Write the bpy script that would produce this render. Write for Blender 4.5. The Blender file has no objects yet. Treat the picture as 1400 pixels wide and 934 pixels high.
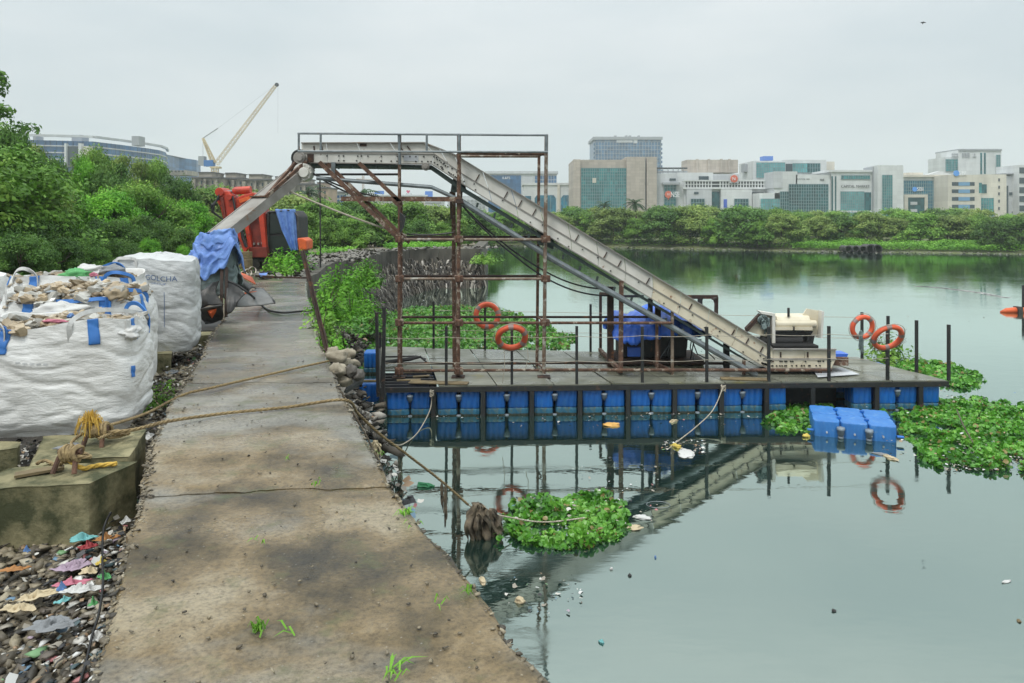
import bpy, math, random
import numpy as np
from mathutils import Vector, Matrix, Euler, noise
R = math.radians
random.seed(7)
rng = np.random.default_rng(11)
S = bpy.context.scene
COL = S.collection

# ------------------------------------------------------------------ camera
F, HZ, CH = 1011.0, 295.0, 4.2          # focal length in photo pixels, horizon row, eye height
cd = bpy.data.cameras.new('camera'); cam = bpy.data.objects.new('camera', cd); COL.objects.link(cam)
cam.location = (0, 0, CH); cam.rotation_euler = (R(90), 0, 0)
cd.sensor_width = 36; cd.lens = 26.0; cd.shift_y = -(467 - HZ) / 1400.0
cd.clip_start = 0.05; cd.clip_end = 9000
S.camera = cam

# ------------------------------------------------------------------ sky and sun (overcast)
SUN_EL, SUN_AZ = R(58), R(215)
w = bpy.data.worlds.new('World'); S.world = w; w.use_nodes = True
nt = w.node_tree; nt.nodes.clear()
def N(t, k, **kw):
    n = t.nodes.new(k)
    for a, b in kw.items(): setattr(n, a, b)
    return n
out = N(nt, 'ShaderNodeOutputWorld'); bg = N(nt, 'ShaderNodeBackground'); bg.inputs[1].default_value = 0.1
sky = N(nt, 'ShaderNodeTexSky', sky_type='NISHITA', sun_disc=False)
sky.sun_elevation = SUN_EL; sky.sun_rotation = SUN_AZ
tc = N(nt, 'ShaderNodeTexCoord'); mp = N(nt, 'ShaderNodeMapping'); mp.inputs['Scale'].default_value = (1, 1, 3.5)
nz = N(nt, 'ShaderNodeTexNoise'); nz.inputs['Scale'].default_value = 2.2; nz.inputs['Detail'].default_value = 5; nz.inputs['Roughness'].default_value = .5
rp = N(nt, 'ShaderNodeValToRGB')
rp.color_ramp.elements[0].position = .36; rp.color_ramp.elements[0].color = (5.25, 5.85, 6.1, 1)
rp.color_ramp.elements[1].position = .66; rp.color_ramp.elements[1].color = (6.5, 6.85, 6.95, 1)
mx = N(nt, 'ShaderNodeMixRGB'); mx.inputs[0].default_value = .93
L = nt.links.new
L(tc.outputs['Generated'], mp.inputs[0]); L(mp.outputs[0], nz.inputs['Vector']); L(nz.outputs[0], rp.inputs[0])
# an overcast sky is brighter towards the zenith than at the horizon
sx = N(nt, 'ShaderNodeSeparateXYZ'); L(tc.outputs['Generated'], sx.inputs[0])
cl = N(nt, 'ShaderNodeMath', operation='MAXIMUM'); cl.inputs[1].default_value = 0.0; L(sx.outputs[2], cl.inputs[0])
pw = N(nt, 'ShaderNodeMath', operation='POWER'); pw.inputs[1].default_value = 2.0; L(cl.outputs[0], pw.inputs[0])
gz = N(nt, 'ShaderNodeMath', operation='MULTIPLY_ADD'); gz.inputs[1].default_value = 2.0; gz.inputs[2].default_value = 1.0; L(pw.outputs[0], gz.inputs[0])
vm = N(nt, 'ShaderNodeVectorMath', operation='SCALE'); L(rp.outputs[0], vm.inputs[0]); L(gz.outputs[0], vm.inputs['Scale'])
L(sky.outputs[0], mx.inputs[1]); L(vm.outputs[0], mx.inputs[2]); L(mx.outputs[0], bg.inputs[0]); L(bg.outputs[0], out.inputs[0])
sd = bpy.data.lights.new('sun', 'SUN'); sd.energy = 1.5; sd.angle = R(14); sd.color = (1, .97, .92)
so = bpy.data.objects.new('sun', sd); COL.objects.link(so)
so.rotation_euler = (R(90) - SUN_EL, 0, R(180) - SUN_AZ + R(0))
so.location = (0, 0, 60)

S.view_settings.view_transform = 'Standard'; S.view_settings.look = 'None'
S.view_settings.exposure = 0.2; S.view_settings.gamma = 1
S.render.engine = 'CYCLES'
S.cycles.use_denoising = True
S.cycles.max_bounces = 6; S.cycles.diffuse_bounces = 3; S.cycles.glossy_bounces = 4
S.cycles.transmission_bounces = 4; S.cycles.transparent_max_bounces = 8; S.cycles.volume_bounces = 1
S.cycles.caustics_reflective = False; S.cycles.caustics_refractive = False

# ------------------------------------------------------------------ helpers
def W(px, py, Y): return Vector(((px - 700) / F * Y, Y, CH - (py - HZ) / F * Y))
def G(px, py, z):
    Y = F * (CH - z) / (py - HZ); return Vector(((px - 700) / F * Y, Y, z))

def tag(o, label=None, cat=None, group=None, kind=None):
    if label: o['label'] = label
    if cat: o['category'] = cat
    if group: o['group'] = group
    if kind: o['kind'] = kind
    return o
def thing(name, label, cat, loc=(0, 0, 0), rz=0, group=None):
    o = bpy.data.objects.new(name, None); COL.objects.link(o)
    o.location = loc; o.rotation_euler = (0, 0, rz); o.empty_display_size = .2
    return tag(o, label, cat, group)

def wpos(o):
    v = Vector(o.location)
    if o.parent: v += wpos(o.parent)
    return v

class MB:
    """collects shapes in world coordinates, builds one mesh object"""
    def __init__(s): s.v = []; s.f = []; s.n = 0; s.mi = []
    def add(s, v, f, mi=0):
        b = len(s.v); s.v += [tuple(p) for p in v]; s.f += [tuple(b + i for i in q) for q in f]; s.mi += [mi] * len(f); return s
    def box(s, c, size, rot=None, mi=0):
        hx, hy, hz = size[0] / 2, size[1] / 2, size[2] / 2
        vs = [Vector((x, y, z)) for x in (-hx, hx) for y in (-hy, hy) for z in (-hz, hz)]
        if rot is not None:
            m = rot if isinstance(rot, Matrix) else Euler(rot).to_matrix()
            vs = [m @ p for p in vs]
        c = Vector(c)
        return s.add([p + c for p in vs], [(0, 1, 3, 2), (4, 6, 7, 5), (0, 4, 5, 1), (2, 3, 7, 6), (0, 2, 6, 4), (1, 5, 7, 3)], mi)
    def bb(s, x0, x1, y0, y1, z0, z1, mi=0):
        return s.box(((x0 + x1) / 2, (y0 + y1) / 2, (z0 + z1) / 2), (x1 - x0, y1 - y0, z1 - z0), None, mi)
    def bar(s, a, b, wd, ht=None, mi=0, up=(0, 0, 1)):
        a, b = Vector(a), Vector(b); d = b - a; l = d.length
        if l < 1e-6: return s
        d.normalize(); u = Vector(up)
        if abs(d.dot(u)) > .98: u = Vector((0, 1, 0))
        x = d.cross(u).normalized(); z = x.cross(d)
        m = Matrix((x, d, z)).transposed()
        return s.box((a + b) / 2, (wd, l, ht or wd), m, mi)
    def tube(s, pts, r, seg=8, cap=True, mi=0):
        pts = [Vector(p) for p in pts]; n = len(pts); vs = []; u = None
        for i, p in enumerate(pts):
            d = (pts[min(i + 1, n - 1)] - pts[max(i - 1, 0)])
            if d.length < 1e-9: d = Vector((0, 0, 1))
            d.normalize()
            if u is None:
                u = Vector((0, 0, 1)) if abs(d.z) < .9 else Vector((1, 0, 0))
            x = d.cross(u)
            if x.length < 1e-4: x = d.cross(Vector((0, 1, .3)))
            x.normalize(); u = x.cross(d).normalized()
            rr = r[i] if isinstance(r, (list, tuple)) else r
            for k in range(seg):
                a = 2 * math.pi * k / seg; vs.append(p + (x * math.cos(a) + u * math.sin(a)) * rr)
        fs = []
        for i in range(n - 1):
            for k in range(seg):
                k2 = (k + 1) % seg; fs.append((i * seg + k, i * seg + k2, (i + 1) * seg + k2, (i + 1) * seg + k))
        if cap:
            fs.append(tuple(range(seg - 1, -1, -1))); fs.append(tuple((n - 1) * seg + k for k in range(seg)))
        return s.add(vs, fs, mi)
    def disc(s, c, axis, r, t, seg=20, mi=0):
        c = Vector(c); a = Vector(axis).normalized() * t / 2
        return s.tube([c - a, c + a], r, seg, True, mi)
    def prism(s, poly, d, mi=0):
        """poly: list of world points, extruded along vector d"""
        p = [Vector(q) for q in poly]; n = len(p); d = Vector(d)
        return s.add(p + [q + d for q in p], [tuple(range(n)), tuple(range(2 * n - 1, n - 1, -1))] + [(i, i + n, (i + 1) % n + n, (i + 1) % n) for i in range(n)], mi)
    def ppx(s, poly, Y, depth, mi=0):
        return s.prism([W(x, y, Y) for x, y in poly], (0, depth, 0), mi)
    def rbox(s, x0, x1, y0, y1, Y, depth, mi=0):     # px rectangle as box
        a, b = W(x0, y0, Y), W(x1, y1, Y)
        return s.bb(a.x, b.x, Y, Y + depth, b.z, a.z, mi)
    def grid(s, P, nu, nv, mi=0, closed=False):
        """P(i,j)->point"""
        vs = [P(i, j) for j in range(nv + 1) for i in range(nu + 1)]
        return s.add(vs, [(j * (nu + 1) + i, j * (nu + 1) + i + 1, (j + 1) * (nu + 1) + i + 1, (j + 1) * (nu + 1) + i) for j in range(nv) for i in range(nu)], mi)
    def build(s, name, mat, parent=None, smooth=False, bevel=0, origin=None, solid=0):
        me = bpy.data.meshes.new(name)
        v = s.v
        xs = np.array([tuple(p) for p in v], dtype=float) if v else np.zeros((1, 3))
        if parent is not None: o0 = wpos(parent)
        elif origin is not None: o0 = Vector(origin)
        else: o0 = Vector(((xs[:, 0].min() + xs[:, 0].max()) / 2, (xs[:, 1].min() + xs[:, 1].max()) / 2, xs[:, 2].min()))
        xs = xs - np.array(o0)
        me.from_pydata([tuple(p) for p in xs.tolist()], [], s.f)
        mats = mat if isinstance(mat, (list, tuple)) else [mat]
        for m in mats: me.materials.append(m)
        if len(mats) > 1: me.polygons.foreach_set('material_index', s.mi)
        if smooth: me.polygons.foreach_set('use_smooth', [True] * len(me.polygons))
        me.update()
        o = bpy.data.objects.new(name, me); COL.objects.link(o)
        if parent is not None: o.parent = parent
        else: o.location = o0
        if bevel:
            b = o.modifiers.new('bevel', 'BEVEL'); b.width = bevel; b.segments = 2; b.limit_method = 'ANGLE'
        if solid:
            b = o.modifiers.new('solid', 'SOLIDIFY'); b.thickness = solid; b.offset = 0
        return o

def clone(o, parent=None, loc=None, rot=None, scale=None):
    c = o.copy(); COL.objects.link(c); c.parent = parent if parent is not None else None
    if loc is not None: c.location = loc
    if rot is not None: c.rotation_euler = rot
    if scale is not None: c.scale = scale if isinstance(scale, (tuple, list)) else (scale,) * 3
    for ch in list(o.children): clone(ch, c)
    return c

def fast_mesh(name, verts, faces4, mat, smooth=False):
    """verts (n,3) array; faces (m,k) array"""
    me = bpy.data.meshes.new(name); m, k = faces4.shape
    me.vertices.add(len(verts)); me.vertices.foreach_set('co', verts.astype(np.float32).ravel())
    me.loops.add(m * k); me.loops.foreach_set('vertex_index', faces4.astype(np.int32).ravel())
    me.polygons.add(m); me.polygons.foreach_set('loop_start', np.arange(0, m * k, k, dtype=np.int32))
    try: me.polygons.foreach_set('loop_total', np.full(m, k, dtype=np.int32))
    except Exception: pass
    if smooth: me.polygons.foreach_set('use_smooth', np.ones(m, dtype=bool))
    for q in (mat if isinstance(mat, (list, tuple)) else [mat]): me.materials.append(q)
    me.update(calc_edges=True); return me
def link(name, me, parent=None, loc=(0, 0, 0)):
    o = bpy.data.objects.new(name, me); COL.objects.link(o); o.location = loc
    if parent is not None: o.parent = parent
    return o
def nz3(x, y, z=0): return noise.noise(Vector((x, y, z)))
def fbm(x, y, z=0, o=3): return sum(noise.noise(Vector((x * 2 ** i, y * 2 ** i, z * 2 ** i))) / 2 ** i for i in range(o))

# ------------------------------------------------------------------ materials
def new_mat(name):
    m = bpy.data.materials.new(name); m.use_nodes = True; t = m.node_tree; t.nodes.clear()
    o = N(t, 'ShaderNodeOutputMaterial'); return m, t, o
def ramp(t, fac, stops):
    r = N(t, 'ShaderNodeValToRGB'); e = r.color_ramp.elements
    e[0].position, e[0].color = stops[0][0], (*stops[0][1], 1)
    e[1].position, e[1].color = stops[-1][0], (*stops[-1][1], 1)
    for p, c in stops[1:-1]:
        q = e.new(p); q.color = (*c, 1)
    t.links.new(fac, r.inputs[0]); return r.outputs[0]
def tex(t, scale=3, detail=6, rough=.55, stretch=None, kind='Object', off=0):
    c = N(t, 'ShaderNodeTexCoord'); src = c.outputs[kind]
    if kind == 'World':
        pass
    mpn = N(t, 'ShaderNodeMapping'); mpn.inputs['Scale'].default_value = stretch or (1, 1, 1); mpn.inputs['Location'].default_value = (off, off * 1.7, off * .3)
    t.links.new(src, mpn.inputs[0])
    n = N(t, 'ShaderNodeTexNoise'); n.inputs['Scale'].default_value = scale; n.inputs['Detail'].default_value = detail; n.inputs['Roughness'].default_value = rough
    t.links.new(mpn.outputs[0], n.inputs['Vector']); return n.outputs[0]
def mixc(t, f, a, b, mode='MIX'):
    m = N(t, 'ShaderNodeMixRGB', blend_type=mode)
    for i, v in enumerate((f, a, b)):
        if hasattr(v, 'is_linked') or hasattr(v, 'links'): t.links.new(v, m.inputs[i])
        elif i == 0: m.inputs[0].default_value = v
        else: m.inputs[i].default_value = (*v, 1)
    return m.outputs[0]
def mat(name, c1, c2=None, scale=3, bstretch=None, rough=.7, metal=0, bump=0, bscale=None, spots=None, sscale=4, spos=(.55, .65), spec=.5, stretch=None, rrange=None, objrand=0, emit=None, detail=6):
    m, t, o = new_mat(name); p = N(t, 'ShaderNodeBsdfPrincipled'); t.links.new(p.outputs[0], o.inputs[0])
    p.inputs['Roughness'].default_value = rough; p.inputs['Metallic'].default_value = metal
    p.inputs['Specular IOR Level'].default_value = spec
    c2 = c2 or tuple(x * .75 for x in c1)
    f = tex(t, scale, detail, stretch=stretch)
    c = ramp(t, f, [(.3, c2), (.7, c1)])
    if spots:
        sf = tex(t, sscale, 8, .65, off=13.1)
        m2 = N(t, 'ShaderNodeMapRange'); m2.inputs[1].default_value = spos[0]; m2.inputs[2].default_value = spos[1]
        t.links.new(sf, m2.inputs[0]); c = mixc(t, m2.outputs[0], c, spots)
        if not rrange and metal == 0:
            pass
    if objrand:
        oi = N(t, 'ShaderNodeObjectInfo'); mr = N(t, 'ShaderNodeMapRange'); mr.inputs[3].default_value = 1 - objrand; mr.inputs[4].default_value = 1 + objrand * .6
        t.links.new(oi.outputs['Random'], mr.inputs[0])
        hs = N(t, 'ShaderNodeHueSaturation'); t.links.new(mr.outputs[0], hs.inputs['Value']); t.links.new(c, hs.inputs['Color']); c = hs.outputs[0]
    t.links.new(c, p.inputs['Base Color'])
    if rrange:
        rf = tex(t, scale * .6, 4, off=5.3); mr = N(t, 'ShaderNodeMapRange'); mr.inputs[1].default_value = .38; mr.inputs[2].default_value = .62
        mr.inputs[3].default_value, mr.inputs[4].default_value = rrange
        t.links.new(rf, mr.inputs[0]); t.links.new(mr.outputs[0], p.inputs['Roughness'])
    if bump:
        bf = tex(t, bscale or scale * 6, 8, .65, off=3.3, stretch=bstretch); b = N(t, 'ShaderNodeBump'); b.inputs['Strength'].default_value = bump; b.inputs['Distance'].default_value = .02
        t.links.new(bf, b.inputs['Height']); t.links.new(b.outputs[0], p.inputs['Normal'])
    if emit:
        p.inputs['Emission Color'].default_value = (*emit[:3], 1); p.inputs['Emission Strength'].default_value = emit[3]
    return m
def leafmat(name, dark, mid, light, trans=.25, rough=.5, gloss=.3, nscale=.6, dead=None):
    m, t, o = new_mat(name)
    g = N(t, 'ShaderNodeNewGeometry'); f = tex(t, nscale, 4, off=2)
    a = N(t, 'ShaderNodeMath', operation='MULTIPLY'); a.inputs[1].default_value = .45; t.links.new(g.outputs['Random Per Island'], a.inputs[0])
    b = N(t, 'ShaderNodeMapRange'); b.inputs[1].default_value = .35; b.inputs[2].default_value = .65; b.inputs[4].default_value = .55; t.links.new(f, b.inputs[0])
    s = N(t, 'ShaderNodeMath', operation='ADD'); t.links.new(a.outputs[0], s.inputs[0]); t.links.new(b.outputs[0], s.inputs[1])
    st = [(.05, dark), (.5, mid), (.95, light)]
    c = ramp(t, s.outputs[0], st)
    if dead:
        mm = N(t, 'ShaderNodeMath', operation='GREATER_THAN'); mm.inputs[1].default_value = .95; t.links.new(g.outputs['Random Per Island'], mm.inputs[0]); c = mixc(t, mm.outputs[0], c, dead)
    oi = N(t, 'ShaderNodeObjectInfo'); mr = N(t, 'ShaderNodeMapRange'); mr.inputs[3].default_value = .8; mr.inputs[4].default_value = 1.2
    t.links.new(oi.outputs['Random'], mr.inputs[0]); hs = N(t, 'ShaderNodeHueSaturation'); t.links.new(mr.outputs[0], hs.inputs['Value']); t.links.new(c, hs.inputs['Color']); c = hs.outputs[0]
    p = N(t, 'ShaderNodeBsdfPrincipled'); p.inputs['Roughness'].default_value = rough; p.inputs['Specular IOR Level'].default_value = gloss
    t.links.new(c, p.inputs['Base Color']); tr = N(t, 'ShaderNodeBsdfTranslucent'); t.links.new(c, tr.inputs[0])
    ms = N(t, 'ShaderNodeMixShader'); ms.inputs[0].default_value = trans
    t.links.new(p.outputs[0], ms.inputs[1]); t.links.new(tr.outputs[0], ms.inputs[2]); t.links.new(ms.outputs[0], o.inputs[0]); return m

M = {}
# water: dark turbid body under an oily, strongly reflecting skin
def water_mat():
    m, t, o = new_mat('river_water')
    l = t.links.new
    c = N(t, 'ShaderNodeTexCoord')
    def nn(sx, sy, scale, det=3):
        mpn = N(t, 'ShaderNodeMapping'); mpn.inputs['Scale'].default_value = (sx, sy, 1); l(c.outputs['Object'], mpn.inputs[0])
        n = N(t, 'ShaderNodeTexNoise'); n.inputs['Scale'].default_value = scale; n.inputs['Detail'].default_value = det; l(mpn.outputs[0], n.inputs['Vector']); return n.outputs[0]
    far = N(t, 'ShaderNodeSeparateXYZ'); l(c.outputs['Object'], far.inputs[0])
    mr = N(t, 'ShaderNodeMapRange'); mr.inputs[1].default_value = 17; mr.inputs[2].default_value = 40; mr.inputs[3].default_value = .05; mr.inputs[4].default_value = .13; l(far.outputs[1], mr.inputs[0])
    pn = nn(.35, .6, .35, 2); pm = N(t, 'ShaderNodeMapRange'); pm.inputs[1].default_value = .35; pm.inputs[2].default_value = .65; pm.inputs[3].default_value = .45; pm.inputs[4].default_value = 1.3; l(pn, pm.inputs[0])
    st = N(t, 'ShaderNodeMath', operation='MULTIPLY'); l(mr.outputs[0], st.inputs[0]); l(pm.outputs[0], st.inputs[1])
    b1 = N(t, 'ShaderNodeBump'); b1.inputs['Distance'].default_value = .05; l(nn(1, 2.0, 3.2, 3), b1.inputs['Height'])
    s2 = N(t, 'ShaderNodeMath', operation='MULTIPLY'); s2.inputs[1].default_value = .5; l(st.outputs[0], s2.inputs[0]); l(s2.outputs[0], b1.inputs['Strength'])
    b2 = N(t, 'ShaderNodeBump'); b2.inputs['Distance'].default_value = .10; b2.inputs['Strength'].default_value = .028; l(nn(1, 1.4, .9, 2), b2.inputs['Height']); l(b1.outputs[0], b2.inputs['Normal'])
    gl = N(t, 'ShaderNodeBsdfGlossy'); gl.inputs['Roughness'].default_value = .025; gl.inputs['Color'].default_value = (.84, .965, .89, 1); l(b2.outputs[0], gl.inputs['Normal'])
    rg = N(t, 'ShaderNodeMapRange'); rg.inputs[1].default_value = .48; rg.inputs[2].default_value = .62; rg.inputs[3].default_value = .02; rg.inputs[4].default_value = .085; l(nn(.5, 1.1, .8, 5), rg.inputs[0]); l(rg.outputs[0], gl.inputs['Roughness'])
    df = N(t, 'ShaderNodeBsdfDiffuse'); l(ramp(t, nn(.3, .5, .6, 4), [(.35, (.010, .024, .020)), (.7, (.020, .042, .034))]), df.inputs[0])
    fr = N(t, 'ShaderNodeFresnel'); fr.inputs['IOR'].default_value = 1.33; l(b2.outputs[0], fr.inputs['Normal'])
    a = N(t, 'ShaderNodeMath', operation='MULTIPLY_ADD', use_clamp=True); a.inputs[1].default_value = 1.2; a.inputs[2].default_value = .37; l(fr.outputs[0], a.inputs[0])
    a2 = N(t, 'ShaderNodeMath', operation='MINIMUM'); a2.inputs[1].default_value = .9; l(a.outputs[0], a2.inputs[0])
    ms = N(t, 'ShaderNodeMixShader'); l(a2.outputs[0], ms.inputs[0]); l(df.outputs[0], ms.inputs[1]); l(gl.outputs[0], ms.inputs[2]); l(ms.outputs[0], o.inputs[0]); return m
M['water'] = water_mat()
def path_mat():
    m, t, o = new_mat('wet_stained_concrete'); l = t.links.new
    p = N(t, 'ShaderNodeBsdfPrincipled'); l(p.outputs[0], o.inputs[0])
    g = N(t, 'ShaderNodeNewGeometry')
    def nn(scale, det, rough=.6, sx=1, sy=1, off=0):
        mpn = N(t, 'ShaderNodeMapping'); mpn.inputs['Scale'].default_value = (sx, sy, 1); mpn.inputs['Location'].default_value = (off, off, 0); l(g.outputs['Position'], mpn.inputs[0])
        n = N(t, 'ShaderNodeTexNoise'); n.inputs['Scale'].default_value = scale; n.inputs['Detail'].default_value = det; n.inputs['Roughness'].default_value = rough; l(mpn.outputs[0], n.inputs['Vector']); return n.outputs[0]
    base = ramp(t, nn(1.1, 8, .62), [(.33, (.028, .023, .013)), (.43, (.095, .070, .034)), (.52, (.185, .135, .070)), (.64, (.29, .24, .16))])
    grey = ramp(t, nn(.8, 8, .6, off=4), [(.33, (.075, .072, .060)), (.65, (.27, .255, .215))])
    f = N(t, 'ShaderNodeMapRange'); f.inputs[1].default_value = .47; f.inputs[2].default_value = .58; l(nn(.75, 6, .55, .8, 1.1, 9.1), f.inputs[0])
    # far slabs greyer than the mossy near ones: wet sheen put into the colour
    sp = N(t, 'ShaderNodeSeparateXYZ'); l(g.outputs['Position'], sp.inputs[0])
    fy = N(t, 'ShaderNodeMapRange'); fy.inputs[1].default_value = 6; fy.inputs[2].default_value = 12; fy.inputs[4].default_value = .75; l(sp.outputs[1], fy.inputs[0])
    fa = N(t, 'ShaderNodeMath', operation='ADD', use_clamp=True); l(f.outputs[0], fa.inputs[0]); l(fy.outputs[0], fa.inputs[1])
    c = mixc(t, fa.outputs[0], base, grey)
    # fine grit and lichen
    fine = ramp(t, nn(38, 6, .7), [(.34, (.22, .21, .19)), (.5, (1, 1, 1)), (.68, (1.5, 1.46, 1.35))])
    c = mixc(t, .55, c, fine, 'MULTIPLY')
    gr = N(t, 'ShaderNodeMapRange'); gr.inputs[1].default_value = .54; gr.inputs[2].default_value = .66; gr.inputs[4].default_value = .65; l(nn(2.3, 8, .7, off=21), gr.inputs[0])
    c = mixc(t, gr.outputs[0], c, (.085, .095, .035))
    vo = N(t, 'ShaderNodeTexVoronoi', feature='F1'); vo.inputs['Scale'].default_value = 17; l(g.outputs['Position'], vo.inputs['Vector'])
    dm = N(t, 'ShaderNodeMapRange'); dm.inputs[1].default_value = .05; dm.inputs[2].default_value = .11; dm.inputs[3].default_value = .45; dm.inputs[4].default_value = 0; l(vo.outputs['Distance'], dm.inputs[0])
    c = mixc(t, dm.outputs[0], c, (.36, .34, .30))
    l(c, p.inputs['Base Color'])
    rr = N(t, 'ShaderNodeMapRange'); rr.inputs[1].default_value = .42; rr.inputs[2].default_value = .60; rr.inputs[3].default_value = .60; rr.inputs[4].default_value = .16; l(nn(.9, 5, .5, .6, 1.5, 31), rr.inputs[0])
    fr = N(t, 'ShaderNodeMapRange'); fr.inputs[1].default_value = 6; fr.inputs[2].default_value = 12; fr.inputs[3].default_value = 0; fr.inputs[4].default_value = .28; l(sp.outputs[1], fr.inputs[0])
    sb = N(t, 'ShaderNodeMath', operation='SUBTRACT'); l(rr.outputs[0], sb.inputs[0]); l(fr.outputs[0], sb.inputs[1])
    mxr = N(t, 'ShaderNodeMath', operation='MAXIMUM'); mxr.inputs[1].default_value = .10; l(sb.outputs[0], mxr.inputs[0]); l(mxr.outputs[0], p.inputs['Roughness'])
    b = N(t, 'ShaderNodeBump'); b.inputs['Strength'].default_value = .6; b.inputs['Distance'].default_value = .012; l(nn(30, 8, .7), b.inputs['Height'])
    b2 = N(t, 'ShaderNodeBump'); b2.inputs['Strength'].default_value = .35; b2.inputs['Distance'].default_value = .03; l(nn(3.5, 5, .6), b2.inputs['Height']); l(b.outputs[0], b2.inputs['Normal']); l(b2.outputs[0], p.inputs['Normal'])
    return m
M['path'] = path_mat()
M['concrete'] = mat('mossy_concrete', (.34, .30, .17), (.15, .135, .065), 2.2, rough=.85, bump=.6, bscale=24, spots=(.05, .055, .022), sscale=2.4, spos=(.44, .60), stretch=(1, 1, .5))
M['oldwall'] = mat('river_wall_concrete', (.14, .13, .105), (.045, .042, .035), 2.2, rough=.9, bump=.5, spots=(.33, .27, .12), sscale=.7, spos=(.60, .72), stretch=(1, 1, .35))
M['soil'] = mat('bank_soil', (.22, .17, .12), (.09, .075, .05), .7, rough=.95, bump=.6, bscale=9, spots=(.06, .12, .03), sscale=.5, spos=(.5, .62))
M['gravelbed'] = mat('gravel_bed', (.10, .09, .075), (.035, .032, .028), 9, rough=.9, bump=.8)
M['farsoil'] = mat('far_bank_earth', (.16, .17, .07), (.07, .10, .035), .12, rough=.95)
M['stone'] = mat('wet_gravel_stone', (.17, .15, .125), (.05, .046, .04), 7, rough=.6, bump=.4, bscale=60)
M['stone2'] = mat('pale_rubble', (.42, .37, .28), (.2, .17, .12), 4, rough=.85, bump=.5)
M['bag'] = mat('woven_white_sack', (.80, .80, .78), (.60, .59, .56), 2.3, rough=.62, bump=.9, bscale=7, bstretch=(1, 1, 3.2), spots=(.22, .20, .17), sscale=2.2, spos=(.62, .85), detail=8)
M['bag2'] = mat('greyed_woven_sack', (.62, .63, .62), (.44, .45, .45), 3, rough=.65, bump=.9, bscale=8, bstretch=(1, 1, 2.6), spots=(.25, .24, .22), sscale=3, spos=(.6, .8))
M['strap'] = mat('blue_strap', (.05, .22, .60), (.035, .15, .45), 5, rough=.5)
M['whitestrap'] = mat('white_strap', (.62, .62, .60), (.45, .44, .42), 8, rough=.6)
M['ink'] = mat('faded_blue_ink', (.10, .16, .30), (.14, .2, .33), 12, rough=.8)
M['stain'] = mat('black_print', (.05, .05, .06), None, 12, rough=.8)
M['plastic'] = mat('dull_bottle_plastic', (.44, .35, .23), (.20, .15, .09), 9, rough=.35, objrand=.35)
M['plastic_clear'] = mat('greyish_bottle_plastic', (.48, .47, .43), (.25, .23, .19), 9, rough=.25, objrand=.3)
M['rust'] = mat('rusty_steel', (.20, .105, .065), (.055, .032, .024), 9, rough=.8, metal=.15, bump=.5, bscale=50, spots=(.38, .32, .25), sscale=7, spos=(.55, .62))
M['rustpaint'] = mat('weathered_pipe', (.27, .22, .17), (.13, .07, .04), 5, rough=.65, metal=.2, bump=.3, spots=(.40, .38, .33), sscale=6, spos=(.52, .6))
M['darkrust'] = mat('dark_rusty_steel', (.075, .04, .028), (.025, .018, .015), 6, rough=.75, metal=.2, bump=.4, spots=(.19, .08, .03), sscale=6, spos=(.58, .68))
M['galv'] = mat('galvanised_pipe', (.24, .27, .28), (.13, .15, .155), 6, rough=.5, metal=.35, spots=(.22, .12, .06), sscale=5, spos=(.64, .7))
M['white'] = mat('white_painted_steel', (.78, .76, .70), (.60, .58, .51), 2.5, rough=.5, bump=.12, spots=(.24, .10, .035), sscale=7, spos=(.66, .72), objrand=.08)
M['cream'] = mat('cream_painted_steel', (.78, .71, .55), (.62, .55, .40), 3, rough=.5, bump=.1, spots=(.26, .10, .03), sscale=7, spos=(.62, .70))
M['greysteel'] = mat('grey_chute_steel', (.36, .34, .31), (.22, .20, .175), 3, rough=.6, metal=.1, spots=(.25, .13, .06), sscale=4, spos=(.62, .72))
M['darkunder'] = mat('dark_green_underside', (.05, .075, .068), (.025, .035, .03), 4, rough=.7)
M['black'] = mat('black_steel', (.02, .02, .02), (.01, .01, .01), 5, rough=.6, spots=(.10, .05, .03), sscale=8, spos=(.6, .7))
M['rubber'] = mat('black_rubber', (.05, .048, .046), (.02, .02, .02), 3, rough=.5, bump=.2, spots=(.15, .13, .11), sscale=3, spos=(.5, .8))
M['rubbergrey'] = mat('grey_rubber_back', (.26, .26, .25), (.14, .14, .135), 4, rough=.6)
M['cable'] = mat('black_cable', (.015, .015, .016), None, 5, rough=.5)
M['orange'] = mat('orange_fabric', (.80, .14, .03), (.55, .09, .025), 4, rough=.55, spots=(.25, .08, .04), sscale=5, spos=(.62, .75))
M['ring'] = mat('orange_lifering', (.86, .15, .06), (.72, .11, .045), 5, rough=.5, objrand=.12)
M['tape'] = mat('grey_reflective_tape', (.38, .25, .22), (.28, .20, .18), 6, rough=.45)
M['red'] = mat('red_machine_paint', (.60, .06, .025), (.36, .035, .02), 3, rough=.42, spots=(.10, .04, .03), sscale=5, spos=(.58, .72))
M['reddark'] = mat('dark_red_paint', (.24, .035, .02), (.12, .02, .015), 3, rough=.6)  # deeper red for the boom centre, arm rib and base plate
M['cabglass'] = mat('dark_cab_glass', (.012, .02, .018), (.02, .03, .025), 3, rough=.2)
M['tarp'] = mat('blue_tarpaulin', (.05, .20, .82), (.03, .12, .55), 3, rough=.30, bump=1.0, bscale=9, detail=8, spots=(.12, .22, .6), sscale=6, spos=(.62, .75))
M['tarp_faded'] = mat('faded_blue_tarpaulin', (.20, .36, .74), (.09, .18, .50), 5, rough=.45, bump=1.0, bscale=16, spots=(.30, .42, .75), sscale=7, spos=(.6, .72))
M['greycloth'] = mat('grey_green_sheet', (.22, .28, .27), (.11, .15, .15), 4, rough=.7, bump=.5, bscale=12)
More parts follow.
